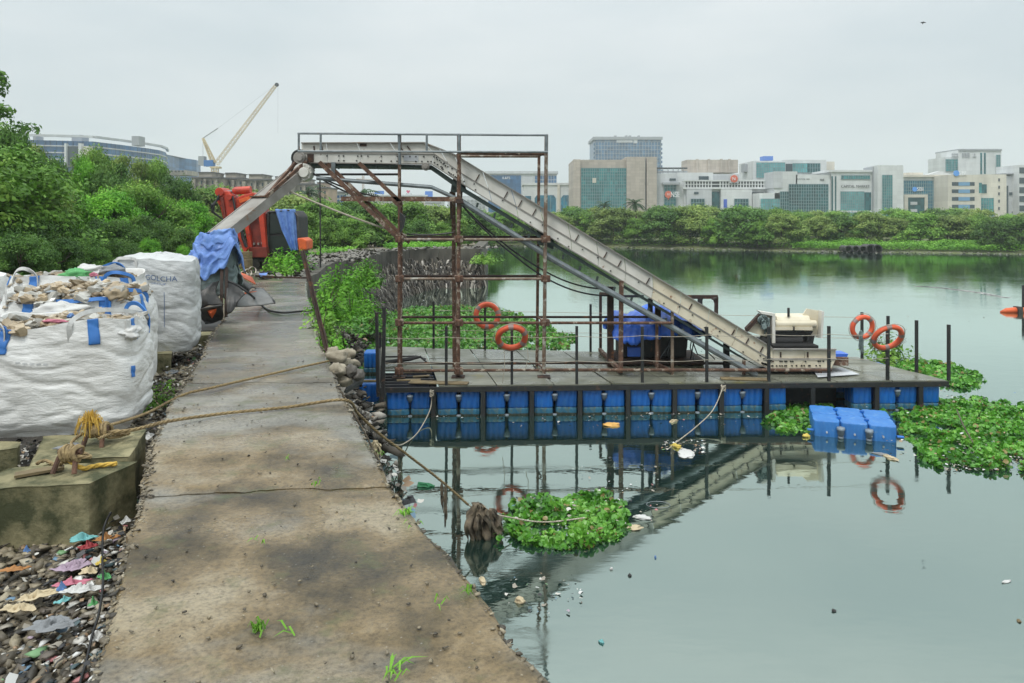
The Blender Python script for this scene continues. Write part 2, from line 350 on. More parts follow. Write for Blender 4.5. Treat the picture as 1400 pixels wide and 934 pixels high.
M['floatblue'] = mat('blue_hdpe_float', (.014, .17, .60), (.009, .12, .44), 2.5, rough=.38, bump=.08, spots=(.05, .2, .42), sscale=5, spos=(.55, .75), objrand=.28)
M['floatteal'] = mat('algae_stained_float', (.025, .15, .25), (.015, .09, .15), 5, rough=.5, spots=(.10, .13, .09), sscale=9, spos=(.5, .65))
M['darkband'] = mat('waterline_dark_band', (.018, .026, .018), (.045, .045, .028), 12, rough=.4)  # near-black band added at the waterline to part floats from their reflection
M['docktop'] = mat('sun_faded_blue_float', (.05, .23, .60), (.035, .17, .48), 3, rough=.42, bump=.15, spots=(.16, .32, .55), sscale=6, spos=(.58, .75))
M['lug'] = mat('grey_float_bolt', (.30, .36, .42), (.15, .18, .2), 5, rough=.5)
M['deck'] = mat('wet_deck_plywood', (.24, .24, .19), (.11, .115, .08), 1.6, rough=.5, bump=.3, spots=(.21, .19, .06), sscale=1.3, spos=(.58, .72), rrange=(.12, .6), objrand=.2)
M['wood'] = mat('weathered_timber', (.24, .18, .09), (.10, .075, .04), 5, rough=.8, stretch=(1, 1, 4))
M['rope'] = mat('dirty_manila_rope', (.34, .25, .12), (.17, .12, .06), 20, rough=.9)
M['ropey'] = mat('yellow_nylon_rope', (.68, .44, .07), (.48, .30, .05), 14, rough=.7)
M['ropew'] = mat('pale_nylon_rope', (.52, .47, .38), (.33, .29, .22), 14, rough=.8)
M['bark'] = mat('grey_bark', (.13, .10, .075), (.06, .045, .035), 6, rough=.9, bump=.5)
M['rag'] = mat('mud_soaked_rag', (.27, .215, .145), (.02, .018, .016), 9, rough=.8, bump=.6, bscale=30)
M['debris'] = mat('grey_plastic_strips', (.30, .28, .24), (.04, .038, .036), 9, rough=.8)
def stripmat():
    m, t, o = new_mat('tangled_waste_strips'); g = N(t, 'ShaderNodeNewGeometry'); p = N(t, 'ShaderNodeBsdfPrincipled'); p.inputs['Roughness'].default_value = .75
    t.links.new(ramp(t, g.outputs['Random Per Island'], [(0, (.015, .013, .011)), (.5, (.06, .05, .038)), (.8, (.16, .135, .10)), (1, (.45, .42, .37))]), p.inputs['Base Color'])
    t.links.new(p.outputs[0], o.inputs[0]); return m
M['strips'] = stripmat()
def scrapmat():
    m, t, o = new_mat('mixed_plastic_litter'); g = N(t, 'ShaderNodeNewGeometry'); p = N(t, 'ShaderNodeBsdfPrincipled'); p.inputs['Roughness'].default_value = .55
    r = N(t, 'ShaderNodeValToRGB'); r.color_ramp.interpolation = 'CONSTANT'; e = r.color_ramp.elements
    cols = [(0, (.03, .03, .032)), (.22, (.30, .27, .22)), (.40, (.55, .53, .48)), (.55, (.12, .10, .08)), (.66, (.62, .62, .6)), (.76, (.06, .10, .11)), (.84, (.30, .20, .12)), (.91, (.14, .24, .34)), (.94, (.40, .16, .16)), (.965, (.16, .30, .14)), (.985, (.38, .30, .36))]
    e[0].position, e[0].color = 0, (*cols[0][1], 1); e[1].position, e[1].color = cols[1][0], (*cols[1][1], 1)
    for a, c in cols[2:]:
        q = e.new(a); q.color = (*c, 1)
    t.links.new(g.outputs['Random Per Island'], r.inputs[0]); t.links.new(r.outputs[0], p.inputs['Base Color']); t.links.new(p.outputs[0], o.inputs[0]); return m
M['scrap'] = scrapmat()
M['leaf'] = leafmat('mangrove_leaf', (.055, .135, .018), (.155, .32, .045), (.33, .52, .09))
M['leaf_olive'] = leafmat('olive_mangrove_leaf', (.08, .145, .035), (.22, .32, .07), (.42, .52, .15))
M['leaf_bright'] = leafmat('bright_creeper_leaf', (.05, .19, .012), (.15, .40, .03), (.30, .60, .07))
M['leaf_dark'] = leafmat('dark_mangrove_leaf', (.035, .095, .018), (.10, .22, .04), (.21, .36, .07))
M['hyacinth'] = leafmat('water_hyacinth_leaf', (.022, .10, .008), (.085, .28, .022), (.24, .50, .08), .2, .35, .5, 1.5, dead=(.26, .20, .07))
M['palm'] = leafmat('palm_leaf', (.015, .045, .02), (.035, .085, .03), (.07, .14, .05))
M['grass'] = leafmat('bank_grass_blade', (.06, .18, .016), (.15, .36, .03), (.27, .52, .07))
def panelmat(name, c1, c2, joint, bw, bh, rough, spec, stain=.18, mortar=.03, vary=1.0):
    """cladding or glazing: small differences from panel to panel, thin joints, weather streaks"""
    m, t, o = new_mat(name); l = t.links.new; p = N(t, 'ShaderNodeBsdfPrincipled'); l(p.outputs[0], o.inputs[0]); p.inputs['Roughness'].default_value = rough; p.inputs['Specular IOR Level'].default_value = spec
    c = N(t, 'ShaderNodeTexCoord'); mp_ = N(t, 'ShaderNodeMapping'); mp_.inputs['Rotation'].default_value = (R(-90), 0, 0); l(c.outputs['Object'], mp_.inputs[0])
    b = N(t, 'ShaderNodeTexBrick'); b.offset = 0; b.squash = 1; b.inputs['Scale'].default_value = 1; b.inputs['Brick Width'].default_value = bw; b.inputs['Row Height'].default_value = bh; b.inputs['Mortar Size'].default_value = mortar
    b.inputs['Color1'].default_value = (*c1, 1); b.inputs['Color2'].default_value = (*c2, 1); b.inputs['Mortar'].default_value = (*joint, 1); l(mp_.outputs[0], b.inputs['Vector'])
    st = ramp(t, tex(t, .16, 6, .65, stretch=(1, 1, .25)), [(.35, (1 - stain, 1 - stain, 1 - stain)), (.6, (1, 1, 1)), (.75, (1 + stain, 1 + stain, 1 + stain))])
    l(mixc(t, 1.0, b.outputs['Color'], st, 'MULTIPLY'), p.inputs['Base Color']); return m
def bmat(k, name, c, c2=None, **kw): M[k] = mat(name, c, c2 or tuple(x * .9 for x in c), .25, kw.pop('rough', .8), **kw)
bmat('bwhite', 'white_cladding', (.70, .72, .72)); bmat('bcream', 'cream_cladding', (.70, .66, .57)); bmat('bbeige', 'beige_stone_cladding', (.42, .38, .33))
bmat('bgrey', 'grey_cladding', (.34, .36, .38)); bmat('bdark', 'dark_recess', (.06, .07, .075)); bmat('bpale', 'pale_grey_cladding', (.58, .60, .62))
bmat('gteal', 'teal_curtain_glass', (.05, .34, .36), (.03, .21, .24), rough=.3, spec=.35); bmat('gdteal', 'dark_teal_glass', (.01, .12, .14), (.03, .18, .20), rough=.3, spec=.3)
bmat('gpteal', 'pale_teal_glass', (.14, .48, .50), (.09, .36, .39), rough=.3, spec=.35); bmat('gblue', 'blue_glass', (.06, .20, .42), (.04, .13, .28), rough=.3, spec=.35)
bmat('gtower', 'blue_grey_tower_glass', (.06, .18, .34), (.035, .11, .22), rough=.3, spec=.35); bmat('gbluelight', 'light_blue_window', (.16, .34, .55), (.12, .28, .45), rough=.2)
bmat('gdark', 'dark_window_glass', (.03, .06, .075), (.02, .04, .05), rough=.2); bmat('gcyan', 'cyan_blue_glass', (.015, .22, .36), (.01, .13, .24), rough=.3, spec=.3)
bmat('bold', 'stained_old_plaster', (.42, .38, .31), (.22, .20, .17), spots=(.09, .085, .08), sscale=.35, spos=(.52, .66)); bmat('boldroof', 'stained_roof_parapet', (.12, .12, .12))
bmat('bpink', 'peach_plaster', (.52, .38, .28), (.36, .27, .2)); bmat('yellowcrane', 'yellow_crane_paint', (.70, .58, .36), (.5, .4, .25), rough=.6)
bmat('craneblue', 'blue_machine_cover', (.05, .18, .45)); bmat('signred', 'red_sign', (.70, .13, .06)); bmat('signwhite', 'white_lettering', (.85, .86, .88))
bmat('signblue', 'blue_sign', (.05, .12, .55)); bmat('signcyan', 'blue_roundel', (.10, .35, .85)); bmat('billblue', 'blue_hoarding', (.08, .20, .55)); bmat('mull', 'glazing_bar', (.20, .30, .31))
def pm(k, name, c, d, bw, bh, rough=.8, spec=.4, dk=.8, **kw): M[k] = panelmat(name, c, tuple(x * d for x in c), tuple(x * dk for x in c), bw, bh, rough, spec, **kw)
pm('bwhite', 'white_cladding', (.70, .72, .72), .90, 3.2, 1.6); pm('bcream', 'cream_cladding', (.70, .66, .57), .90, 2.6, 1.8); pm('bpale', 'pale_grey_cladding', (.58, .60, .62), .90, 3.0, 1.5); pm('bbeige', 'beige_stone_cladding', (.50, .44, .38), .84, 1.8, 1.2, dk=.7)
pm('gteal', 'teal_curtain_glass', (.05, .34, .36), .50, 1.1, 1.6, .3, .35, stain=.45, vary=1); pm('gdteal', 'dark_teal_glass', (.012, .16, .18), .45, 1.1, 1.5, .3, .3, stain=.5); pm('gpteal', 'pale_teal_glass', (.14, .48, .50), .60, 1.2, 1.6, .3, .35, stain=.35)
pm('gblue', 'blue_glass', (.06, .20, .42), .55, 1.6, 2.0, .3, .35, stain=.4); pm('gtower', 'blue_grey_tower_glass', (.07, .19, .35), .45, 2.4, 3.2, .3, .35, stain=.4); pm('gcyan', 'cyan_blue_glass', (.015, .24, .38), .45, 1.2, 1.6, .3, .3, stain=.5)
# ================================================================== SETTING
def interp(tab, y):
    if y <= tab[0][0]: return tab[0][1]
    for (a, b), (c, d) in zip(tab, tab[1:]):
        if y <= c: return b + (d - b) * (y - a) / (c - a)
    return tab[-1][1]
PT = 2.2                                        # walkway top
RPX = [(737, 920), (696, 870), (668, 824), (623, 769), (577, 719), (541, 673), (518, 629), (503, 603), (486, 575), (475, 545), (467, 540), (459, 511), (448, 488), (437, 469), (435, 454), (430, 426), (420, 404), (418.5, 386)]
LPX = [(129, 920), (166, 760), (189, 696), (202, 614), (215, 590), (230, 555), (251, 522), (276, 486), (285, 460), (300, 443), (340, 385)]
RX = sorted((G(x, y, PT).y, G(x, y, PT).x) for x, y in RPX); RX = [(-6, RX[0][1] + (RX[0][0] + 6) * .50)] + RX
LX = sorted((G(x, y, PT).y, G(x, y, PT).x) for x, y in LPX); LX = [(-6, LX[0][1] + (LX[0][0] + 6) * .36)] + LX
XR = lambda y: interp(RX, y)
XL = lambda y: interp(LX, y)

# --- water
mb = MB(); mb.add([(-3000, -60, .05), (3000, -60, .05), (3000, 1550, .05), (-3000, 1550, .05)], [(0, 1, 2, 3)])
tag(mb.build('water', M['water'], origin=(0, 0, 0)), kind='structure')
mb = MB(); mb.add([(-3600, -400, -1.6), (3600, -400, -1.6), (3600, 1600, -1.6), (-3600, 1600, -1.6)], [(0, 1, 2, 3)])
tag(mb.build('river_bed', M['soil'], origin=(0, 0, -1.6)), kind='structure')

# --- walkway slabs
path = thing('path', None, None, (0, 0, 0)); tag(path, kind='structure')
joints = [-6, -1.2, 2.1, 5.42, 8.95, 13.9, 18.0, 22.4]
def jy(k, s):                                   # joint lines wander a little
    y = joints[k]; return y + .06 * nz3(s * 3.1, k * 7.7) + .02 * nz3(s * 14, k * 3.3) + (.20 * (s - .5) if k == 3 else 0)
def slab(k):
    mb = MB(); nu, nv = 44, 36
    def P(i, j):
        s = i / nu; t = j / nv; y0, y1 = jy(k, s) + .012, jy(k + 1, s) - .012
        y = y0 + (y1 - y0) * t
        xl, xr = XL(y), XR(y); x = xl + (xr - xl) * s
        if s in (0, 1): x += .035 * nz3(y * 3.3, s * 9) + .02 * nz3(y * 11, s * 5)
        z = PT + .014 * nz3(x * .9, y * .9) + .006 * nz3(x * 4, y * 4)
        if s in (0, 1) or j in (0, nv): z -= .018 + .012 * abs(nz3(x * 7, y * 7))
        return Vector((x, y, z))
    mb.grid(P, nu, nv)
    pts = [P(i, 0) for i in range(nu)] + [P(nu, j) for j in range(nv)] + [P(i, nv) for i in range(nu, 0, -1)] + [P(0, j) for j in range(nv, 0, -1)]
    n = len(pts); lo = [Vector((p.x + (.10 if False else 0), p.y, -1.2 if (p.x > -99) else 0)) for p in pts]
    mb.add(pts + lo, [(i, i + n, (i + 1) % n + n, (i + 1) % n) for i in range(n)])
    return mb.build('slab', M['path'], path)
for k in range(len(joints) - 1): slab(k)

# --- curved river wall beyond the walkway
CW = [(418.5, 386), (419, 381), (424, 377), (437, 372), (445.7, 363.6), (458, 358), (485.6, 349.4), (528.5, 343.5), (560, 341.0), (600, 340.2), (657, 340.2)]
cw = [G(x, y, PT) for x, y in CW]
def resamp(pts, step):
    o = [pts[0].copy()]
    for a, b in zip(pts, pts[1:]):
        n = max(1, int((b - a).length / step))
        for i in range(1, n + 1): o.append(a.lerp(b, i / n))
    return o
cwr = resamp(cw, 2.4)
wall = thing('river_wall', 'curved stained concrete wall sweeping out to a headland above the tangled waste', 'wall', (cw[4].x, cw[4].y, 0))
for k in range(len(cwr) - 1):
    a, b = cwr[k], cwr[k + 1]; d = (b - a).normalized(); inn = Vector((-d.y, d.x, 0)) * .7
    g = d * .008
    mb = MB(); top = [a + g, b - g, b - g + inn, a + g + inn]; dz = .01 * (k % 3)
    top = [Vector((p.x, p.y, PT - dz)) for p in top]; mb.prism(top, (0, 0, -3.6))
    mb.build('wall_block', M['oldwall'], wall)
e = cwr[-1]; mb = MB(); mb.bb(e.x - .7, e.x + .01, e.y + .72, e.y + 14, -1.4, PT - .02); mb.build('wall_block', M['oldwall'], wall)

# --- land on the left bank
def Rb(y):                                     # right boundary of the left land
    if y < 22.4: return XR(y) - .6
    tab = [(p.y, p.x - .35) for p in cw if p.y <= 43.5]
    tab = sorted(tab)
    if y <= 43.5: return interp(tab, y)
    if y < 44.9: return -7.3
    return interp([(44.9, -2.4), (60, -2.2), (88, -3), (100, -3), (104, 8)], y)
def land_h(x, y):
    xl = XL(y) if y < 22 else -8.2
    z = 1.72 + .25 * min(1, max(0, (y - 9) / 6)) + .17 * min(1, max(0, (y - 16) / 6))
    if y > 44: z = max(.7, z - (y - 44) * .03)
    z += .05 * fbm(x * .8, y * .8) + (.02 * fbm(x * 4, y * 4) if y < 12 else 0)
    if y < 9: z += -.03
    if y > 22: z = min(z, PT - .03) if x > Rb(y) - 1.2 else z
    return z
mb = MB(); ys = list(np.arange(-6, 14, .2)) + list(np.arange(14, 44, .8)) + [43.9, 44.85, 44.9] + list(np.arange(46, 104, 2)); ns = 70
def P(i, j):
    y = float(ys[j]); xr = min(XL(y) + .25, XR(y) - .8) if y < 21.5 else Rb(y)
    s = (i / ns); x = xr - (1 - s) ** 2.2 * 90
    return Vector((x, y, land_h(x, y)))
mb.grid(P, ns, len(ys) - 1)
land = mb.build('ground', [M['gravelbed'], M['soil']], origin=(0, 0, 1.7), smooth=True); tag(land, kind='structure')
for p in land.data.polygons: p.material_index = 0 if p.center.y < 12.5 else 1

# --- far bank, out to the horizon
SH = [(-300, 337), (560, 337), (640, 337), (700, 337), (800, 338.5), (900, 341), (1000, 343), (1100, 345), (1200, 346.5), (1300, 347.5), (1400, 349), (1700, 352), (2600, 356)]
sh = [G(x, y, 0) for x, y in SH]
def shoreY(x): return interp([(p.x, p.y) for p in sh], x)
mb = MB(); xs = list(np.arange(-300, 330, 1.5)); offs = [0, .5, 1.5, 3, 6, 12, 30, 80, 200, 500, 900, 1400]
def P(i, j):
    x = float(xs[i]); y = shoreY(x) + .9 * fbm(x * .09, 3) + .3 * nz3(x * .6, 8) + offs[j]
    z = [-.3, .05, .18, .45, .75, .9, 1, 1, 1, 1, 1, 1][j] + (.1 * nz3(x * .4, y * .4) if 1 < j < 8 else 0)
    if j > 8: x = x * (1 + (j - 8) * 3)
    return Vector((x, y, z))
mb.grid(P, len(xs) - 1, len(offs) - 1)
tag(mb.build('far_bank', M['farsoil'], origin=(0, 100, 0), smooth=True), kind='structure')

# ================================================================== VEGETATION
def rand_unit(n):
    v = rng.normal(size=(n, 3)); return v / np.linalg.norm(v, axis=1, keepdims=True)
def leaves_at(P, Nn, size, aspect=.5):
    """diamond leaves at P facing Nn"""
    n = len(P); Nn = Nn / np.linalg.norm(Nn, axis=1, keepdims=True)
    r = rand_unit(n); t = np.cross(Nn, r); t /= np.linalg.norm(t, axis=1, keepdims=True) + 1e-9; b = np.cross(Nn, t)
    s = size * (0.6 + .8 * rng.random((n, 1)))
    v = np.empty((n, 4, 3)); v[:, 0] = P - t * s; v[:, 1] = P + b * s * aspect + Nn * s * .15; v[:, 2] = P + t * s; v[:, 3] = P - b * s * aspect + Nn * s * .15
    return v.reshape(-1, 3), np.arange(n * 4).reshape(-1, 4)
def crown_mesh(name, rx, ry, rz, ncl, lpc, leaf, mats, base=.0, crad=(.14, .40), shell=.55, seedshape=None):
    th = rng.random(ncl) * 2 * math.pi; h = rng.random(ncl) ** .85
    rr = np.sqrt(np.clip(1 - h ** 2.6, .03, 1)) * (shell + (1 - shell) * rng.random(ncl) ** .5) * (1 + .22 * np.sin(3 * th + rng.random() * 6))
    C = np.stack([np.cos(th) * rr * rx, np.sin(th) * rr * ry, .06 * rz + h * rz * 1.08], 1)
    rad = (crad[0] + (crad[1] - crad[0]) * rng.random(ncl)) * min(rx, rz)
    V = []; 
    for k in range(ncl):
        n = int(lpc * (rad[k] / (crad[1] * min(rx, rz))) ** 2) + 8
        d = rand_unit(n); d[:, 2] = np.where(d[:, 2] < -.3, -d[:, 2] * .6, d[:, 2])
        q = rad[k] * rng.random((n, 1)) ** .33 * (1 + .25 * rng.normal(size=(n, 1)) * .5)
        P = C[k] + d * q * np.array([1.1, 1.1, .8])
        Nn = d * .8 + rand_unit(n) * .7 + np.array([0, 0, .35])
        v, _ = leaves_at(P, Nn, leaf); V.append(v)
    V = np.concatenate(V); V[:, 2] = np.maximum(V[:, 2], .02)
    Fc = np.arange(len(V)).reshape(-1, 4)
    return fast_mesh(name, V, Fc, mats)
def trunk_mb(mb, h, rx, r=.10, nl=6, rnd=random):
    base = Vector((0, 0, -.3)); top = Vector((rnd.uniform(-.2, .2), rnd.uniform(-.2, .2), h * .8))
    mid = base.lerp(top, .4) + Vector((rnd.uniform(-.15, .15), rnd.uniform(-.15, .15), 0))
    mb.tube([base, mid, top], [r, r * .75, r * .25], 7)
    for k in range(nl):
        a = 2 * math.pi * k / nl + rnd.uniform(-.4, .4); t = rnd.uniform(.15, .6); s = mid.lerp(top, t) if t > .3 else base.lerp(mid, .7)
        e = s + Vector((math.cos(a) * rx * .6, math.sin(a) * rx * .6, h * rnd.uniform(.15, .35)))
        m = s.lerp(e, .5) + Vector((0, 0, -.08 * h)); mb.tube([s, m, e], [r * .5, r * .35, r * .12], 6)
        e2 = m + Vector((math.cos(a + .8) * rx * .35, math.sin(a + .8) * rx * .35, h * .2)); mb.tube([m, e2], [r * .3, r * .08], 5)
ZM = {}
def tree_proto(name, label, rx, rz, ncl, lpc, leaf, mk, group):
    t = thing(name, label, 'tree', (0, 0, -50), 0, group)
    me = crown_mesh('crown', rx, rx * .9, rz, ncl, lpc, leaf, M[mk]); link('crown', me, t)
    mb = MB(); trunk_mb(mb, rz * 1.2, rx); o = mb.build('trunk', M['bark'], None, origin=(0, 0, 0)); o.parent = t; o.location = (0, 0, 0)
    zz = np.empty(len(me.vertices) * 3, dtype=np.float32); me.vertices.foreach_get('co', zz); ZM[t.name] = float(np.percentile(zz.reshape(-1, 3)[:, 2], 98.5))
    return t
# far-shore mangroves: six shapes
FARP = [tree_proto('mangrove_tree', 'x', 2.9, 3.6, 70, 420, .13, k, 'mangrove trees along the far shore') for k in ('leaf', 'leaf_olive', 'leaf_dark', 'leaf', 'leaf_olive', 'leaf')]
NEARP = [tree_proto('bushy_tree', 'x', 2.5, 3.4, 52, 1100, .075, k, 'trees on the left bank') for k in ('leaf', 'leaf_bright', 'leaf_dark', 'leaf_olive')]
fused, nused, seen = [], [], {}
words_pos = ['far left', 'left', 'centre left', 'centre', 'centre right', 'right', 'far right']
def place(protos, used, k, loc, sc, rz, label, group):
    p = protos[k]
    if k not in used:
        used.append(k); o = p; o.location = loc; o.scale = sc; o.rotation_euler = (0, 0, rz)
    else: o = clone(p, None, loc, (0, 0, rz), sc)
    seen[label] = seen.get(label, 0) + 1
    if seen[label] > 1: label += [', further right', ', furthest right', ', set back', ', half hidden'][min(3, seen[label] - 2)]
    o['label'] = label; o['group'] = group; return o
KN = ['mid green', 'olive', 'dark green', 'fresh green', 'pale olive', 'leafy green']
# (px of trunk, px row of crown top, distance offset behind the shore, width factor, shape)
bl = {}
def behind(px):
    for a, b, s in ((640, 700, 'below the distant blue glass office'), (700, 790, 'under the white arched building'), (790, 880, 'under the teal glass office block'), (880, 935, 'under the beige towers'), (935, 1000, 'in front of the exchange building'), (1000, 1070, 'below the balcony rows'), (1070, 1140, 'below the large dark glass wall'),
                   (1140, 1200, 'below the black lettering'), (1200, 1250, 'below the tall white tower slab'), (1250, 1300, 'below the bank with the blue roundel'), (1300, 1360, 'below the banded blue windows'), (1360, 1500, 'at the right edge of the photo')):
        if a <= px < b: return s
    return 'left of the scaffold'
front = [(690, 296, 1.5, 1.0, 0), (728, 291, 2, 1.05, 3), (765, 296, 1, .9, 4), (800, 291, 2.5, 1.1, 0), (838, 286, 2, 1.2, 1), (872, 300, .5, .8, 5), (908, 284, 2, 1.2, 2), (944, 283, 2.5, 1.1, 4), (975, 300, .6, .8, 3), (1016, 284, 2, 1.15, 2), (1036, 303, .3, .8, 0), (1068, 294, 2, 1.0, 1),
         (1092, 306, 5, .8, 3), (1118, 297, 7, 1.0, 4), (1150, 296, 8, 1.1, 2), (1185, 293, 8, 1.05, 1), (1222, 299, 8, 1.0, 4), (1258, 294, 8, 1.1, 5), (1296, 296, 8, 1.1, 1), (1335, 296, 8, 1.0, 0), (1362, 301, 3, .95, 2), (1396, 298, 4, 1.1, 2), (1440, 296, 4, 1.1, 0)]
for i, (px, top, off, wf, k) in enumerate(front):
    Yb = shoreY((px - 700) / F * 95) + off + 2.4; b = W(px, 0, Yb); h = CH - (top - HZ) / F * Yb - .7
    s = h / ZM[FARP[k].name]
    place(FARP, fused, k, (b.x, Yb, .65), (s * wf * 1.05, s * wf, s), i * 1.7, f'{KN[k]} mangrove at the water edge {behind(px)}', 'mangrove trees along the far shore')
# second row behind
for i in range(26):
    px = 655 + i * 31 + random.uniform(-8, 8); Yb = 112 + random.uniform(-3, 5); top = 285 + random.uniform(-3, 7) + (3 if px > 1040 else 0); k = random.randrange(6)
    b = W(px, 0, Yb); h = CH - (top - HZ) / F * Yb - .9; s = h / ZM[FARP[k].name]
    place(FARP, fused, k, (b.x, Yb, .85), (s * 1.2, s * 1.1, s), i * 2.1, f'{KN[k]} tree in the second row {behind(px)}', 'second row of trees behind the mangroves')
# trees behind the wall, left and middle
mid = [(283, 262, 60, 1.1, 0), (250, 264, 58, 1.1, 1), (318, 262, 62, 1.1, 4), (352, 268, 60, 1.1, 1), (395, 270, 58, 1.1, 4), (432, 278, 56, 1.0, 0), (462, 284, 55, 1.0, 3), (492, 276, 60, 1.1, 2), (520, 282, 60, 1.0, 0), (548, 279, 62, 1.1, 5), (585, 284, 64, 1.0, 1), (612, 288, 66, 1.0, 0), (640, 286, 70, 1.0, 2), (662, 292, 76, .9, 0), (478, 300, 52, .8, 5), (570, 303, 56, .8, 2), (606, 306, 58, .7, 3), (420, 292, 50, .8, 3), (445, 300, 50, .7, 5)]
for i, (px, top, Yb, wf, k) in enumerate(mid):
    b = W(px, 0, Yb); z0 = land_h(b.x, Yb) - .1; h = CH - (top - HZ) / F * Yb - z0; s = h / ZM[FARP[k].name]
    wh = 'beside the red crane machine' if px < 400 else ('between the cab and the hanging pole' if px < 470 else ('seen through the rusty scaffold' if px < 630 else 'at the tip of the wall'))
    place(FARP, fused, k, (b.x, Yb, z0), (s * wf * 1.15, s * wf, s), i * 1.3, f'{KN[k]} tree behind the wall {wh}', 'trees behind the river wall')
NK = ['mid green', 'bright green', 'dark green', 'fresh green']
near = [(-22, 180, 25, .45, 2), (10, 184, 29, .36, 0), (36, 206, 33, .38, 3), (62, 222, 33, .38, 2), (90, 240, 34, .5, 3), (134, 212, 37, .40, 0), (118, 226, 33, .35, 1), (176, 220, 40, .45, 3), (156, 232, 33, .45, 2), (210, 226, 42, .5, 0), (232, 248, 40, .5, 2), (60, 262, 26, .9, 0), (18, 246, 24, .9, 3), (112, 274, 27, .8, 2), (150, 268, 27, .8, 1), (196, 258, 31, .8, 0), (224, 278, 32, .8, 1), (258, 280, 35, .8, 1), (0, 300, 21, .8, 2), (42, 300, 22, .8, 2), (278, 292, 38, .8, 3), (-50, 200, 22, 1.1, 0), (90, 306, 24, .9, 2), (140, 304, 25, .8, 2), (186, 300, 26, .8, 2), (232, 306, 29, .7, 2), (30, 326, 19.5, .8, 2), (75, 330, 20.5, .8, 2), (122, 332, 22, .7, 2), (166, 330, 23, .7, 2), (205, 330, 25, .6, 1), (262, 318, 30, .6, 1), (250, 338, 26, .5, 1)]
for i, (px, top, Yb, wf, k) in enumerate(near):
    b = W(px, 0, Yb); z0 = land_h(b.x, Yb) - .1; h = CH - (top - HZ) / F * Yb - z0; s = h / ZM[NEARP[k].name]
    wh = ['at the left edge of the photo', 'above the white sacks', 'below the long blue glass building', 'left of the red crane machine'][min(3, max(0, int((px + 20) / 70)))]
    hs = 'tall' if top < 240 else ('middling' if top < 290 else 'low')
    place(NEARP, nused, k, (b.x, Yb, z0), (s * wf * 1.1, s * wf, s), i * 1.9 + .4, f'{hs} {NK[k]} leafy tree {wh}', 'trees on the left bank')
# overhanging tall tree at the left edge
t = thing('tall_tree', 'tall dark tree whose branch tips enter at the upper left edge', 'tree', (-14.6, 19.5, 1.8))
link('crown', crown_mesh('crown', 1.35, 1.2, 1.7, 30, 300, .07, M['leaf_dark']), t, (.1, 0, 4.4)); mb = MB(); trunk_mb(mb, 6.4, 1.2, .16, 8); o = mb.build('trunk', M['bark'], None, origin=(0, 0, 0)); o.parent = t; o.location = (0, 0, 0)
# palms
def palm(px, top, Yb, label, nf=15, L_=2.0):
    b = W(px, 0, Yb); zt = W(px, top, Yb).z; t = thing('palm_tree', label, 'tree', (b.x, Yb, .9), 0, 'palms among the far trees')
    mb = MB(); mb.tube([(b.x, Yb, .8), (b.x + .2, Yb, zt * .5), (b.x, Yb, zt - .5)], [.22, .17, .13], 7); mb.build('trunk', M['bark'], t)
    for q in range(nf):
        a = q * 2.4 + .3; el = random.uniform(-.1, 1.0); pts = []; V = []; p = Vector((b.x, Yb, zt - .5)); d = Vector((math.cos(a) * math.cos(el), math.sin(a) * math.cos(el), math.sin(el)))
        mb = MB(); side = Vector((-math.sin(a), math.cos(a), 0))
        for s in range(10):
            n_ = p + d * (L_ / 10)
            wd = .42 * math.sin(math.pi * (s + 1) / 11) ** .6
            for sg in (-1, 1):
                tip = p + side * sg * wd * L_ * .45 + d * .18 + Vector((0, 0, -.22 * wd * L_)); mb.add([p, n_, tip], [(0, 1, 2)])
            p = n_; d = (d + Vector((0, 0, -.16))).normalized()
        mb.build('frond', M['palm'], t)
palm(868, 274, 108, 'palm tree rising between the teal glass block and the beige towers', 22, 2.0)
palm(826, 276, 112, 'darker feathery palm in front of the teal glass block', 20, 1.6)
palm(495, 262, 75, 'small palm behind the scaffold left of the peach flats', 14, 2.2)
palm(421, 258, 80, 'palm behind the conveyor chute in front of the old flats', 14, 2.4)
palm(960, 277, 112, 'palm sticking up in front of the exchange building', 14, 1.5)
# grassy strip and low growth on the far shore (uncountable)
def lowgrowth(name, pts, leaf, mk, up=1.2):
    P = np.array(pts); n = len(P); Nn = rand_unit(n) + np.array([0, -.2, up]); V, Fc = leaves_at(P, Nn, leaf); return link(name, fast_mesh(name, V, Fc, M[mk]))
pts = []
for i in range(26000):
    px = random.choice((random.uniform(1085, 1420), random.uniform(640, 1420), random.uniform(1085, 1380))); x = (px - 700) / F * 90; y0 = shoreY(x); o_ = random.uniform(1.5, 8)
    hh = .35 + .5 * (nz3(x * .3, o_ * .3) + .5); x *= (y0 + o_) / 90; pts.append((x, shoreY(x) + o_, .3 + o_ * .05 + random.random() * hh))
tag(lowgrowth('grass', pts, .11, 'grass'), kind='stuff')
# creepers on the left bank behind the sacks and round the soil behind the wall
pts = []
for i in range(16000):
    y = random.uniform(17, 44); xr = -9.2 - (y - 17) * .02 if y < 30 else Rb(y) - 1.9; x = xr - random.random() ** 1.6 * 9 - (1.5 if y < 26 else 0)
    if nz3(x * .5, y * .5, 4) < -.12: continue
    pts.append((x, y, land_h(x, y) + random.random() ** 2 * (.25 + .4 * max(0, nz3(x * .4, y * .4)))))
for i in range(5000):
    x = random.uniform(-8, -3.5); y = random.uniform(46, 50); pts.append((x, y, 2.1 + random.random() * .3 + .25 * nz3(x, y)))
tag(lowgrowth('ground_cover', pts, .075, 'leaf_bright'), kind='stuff')
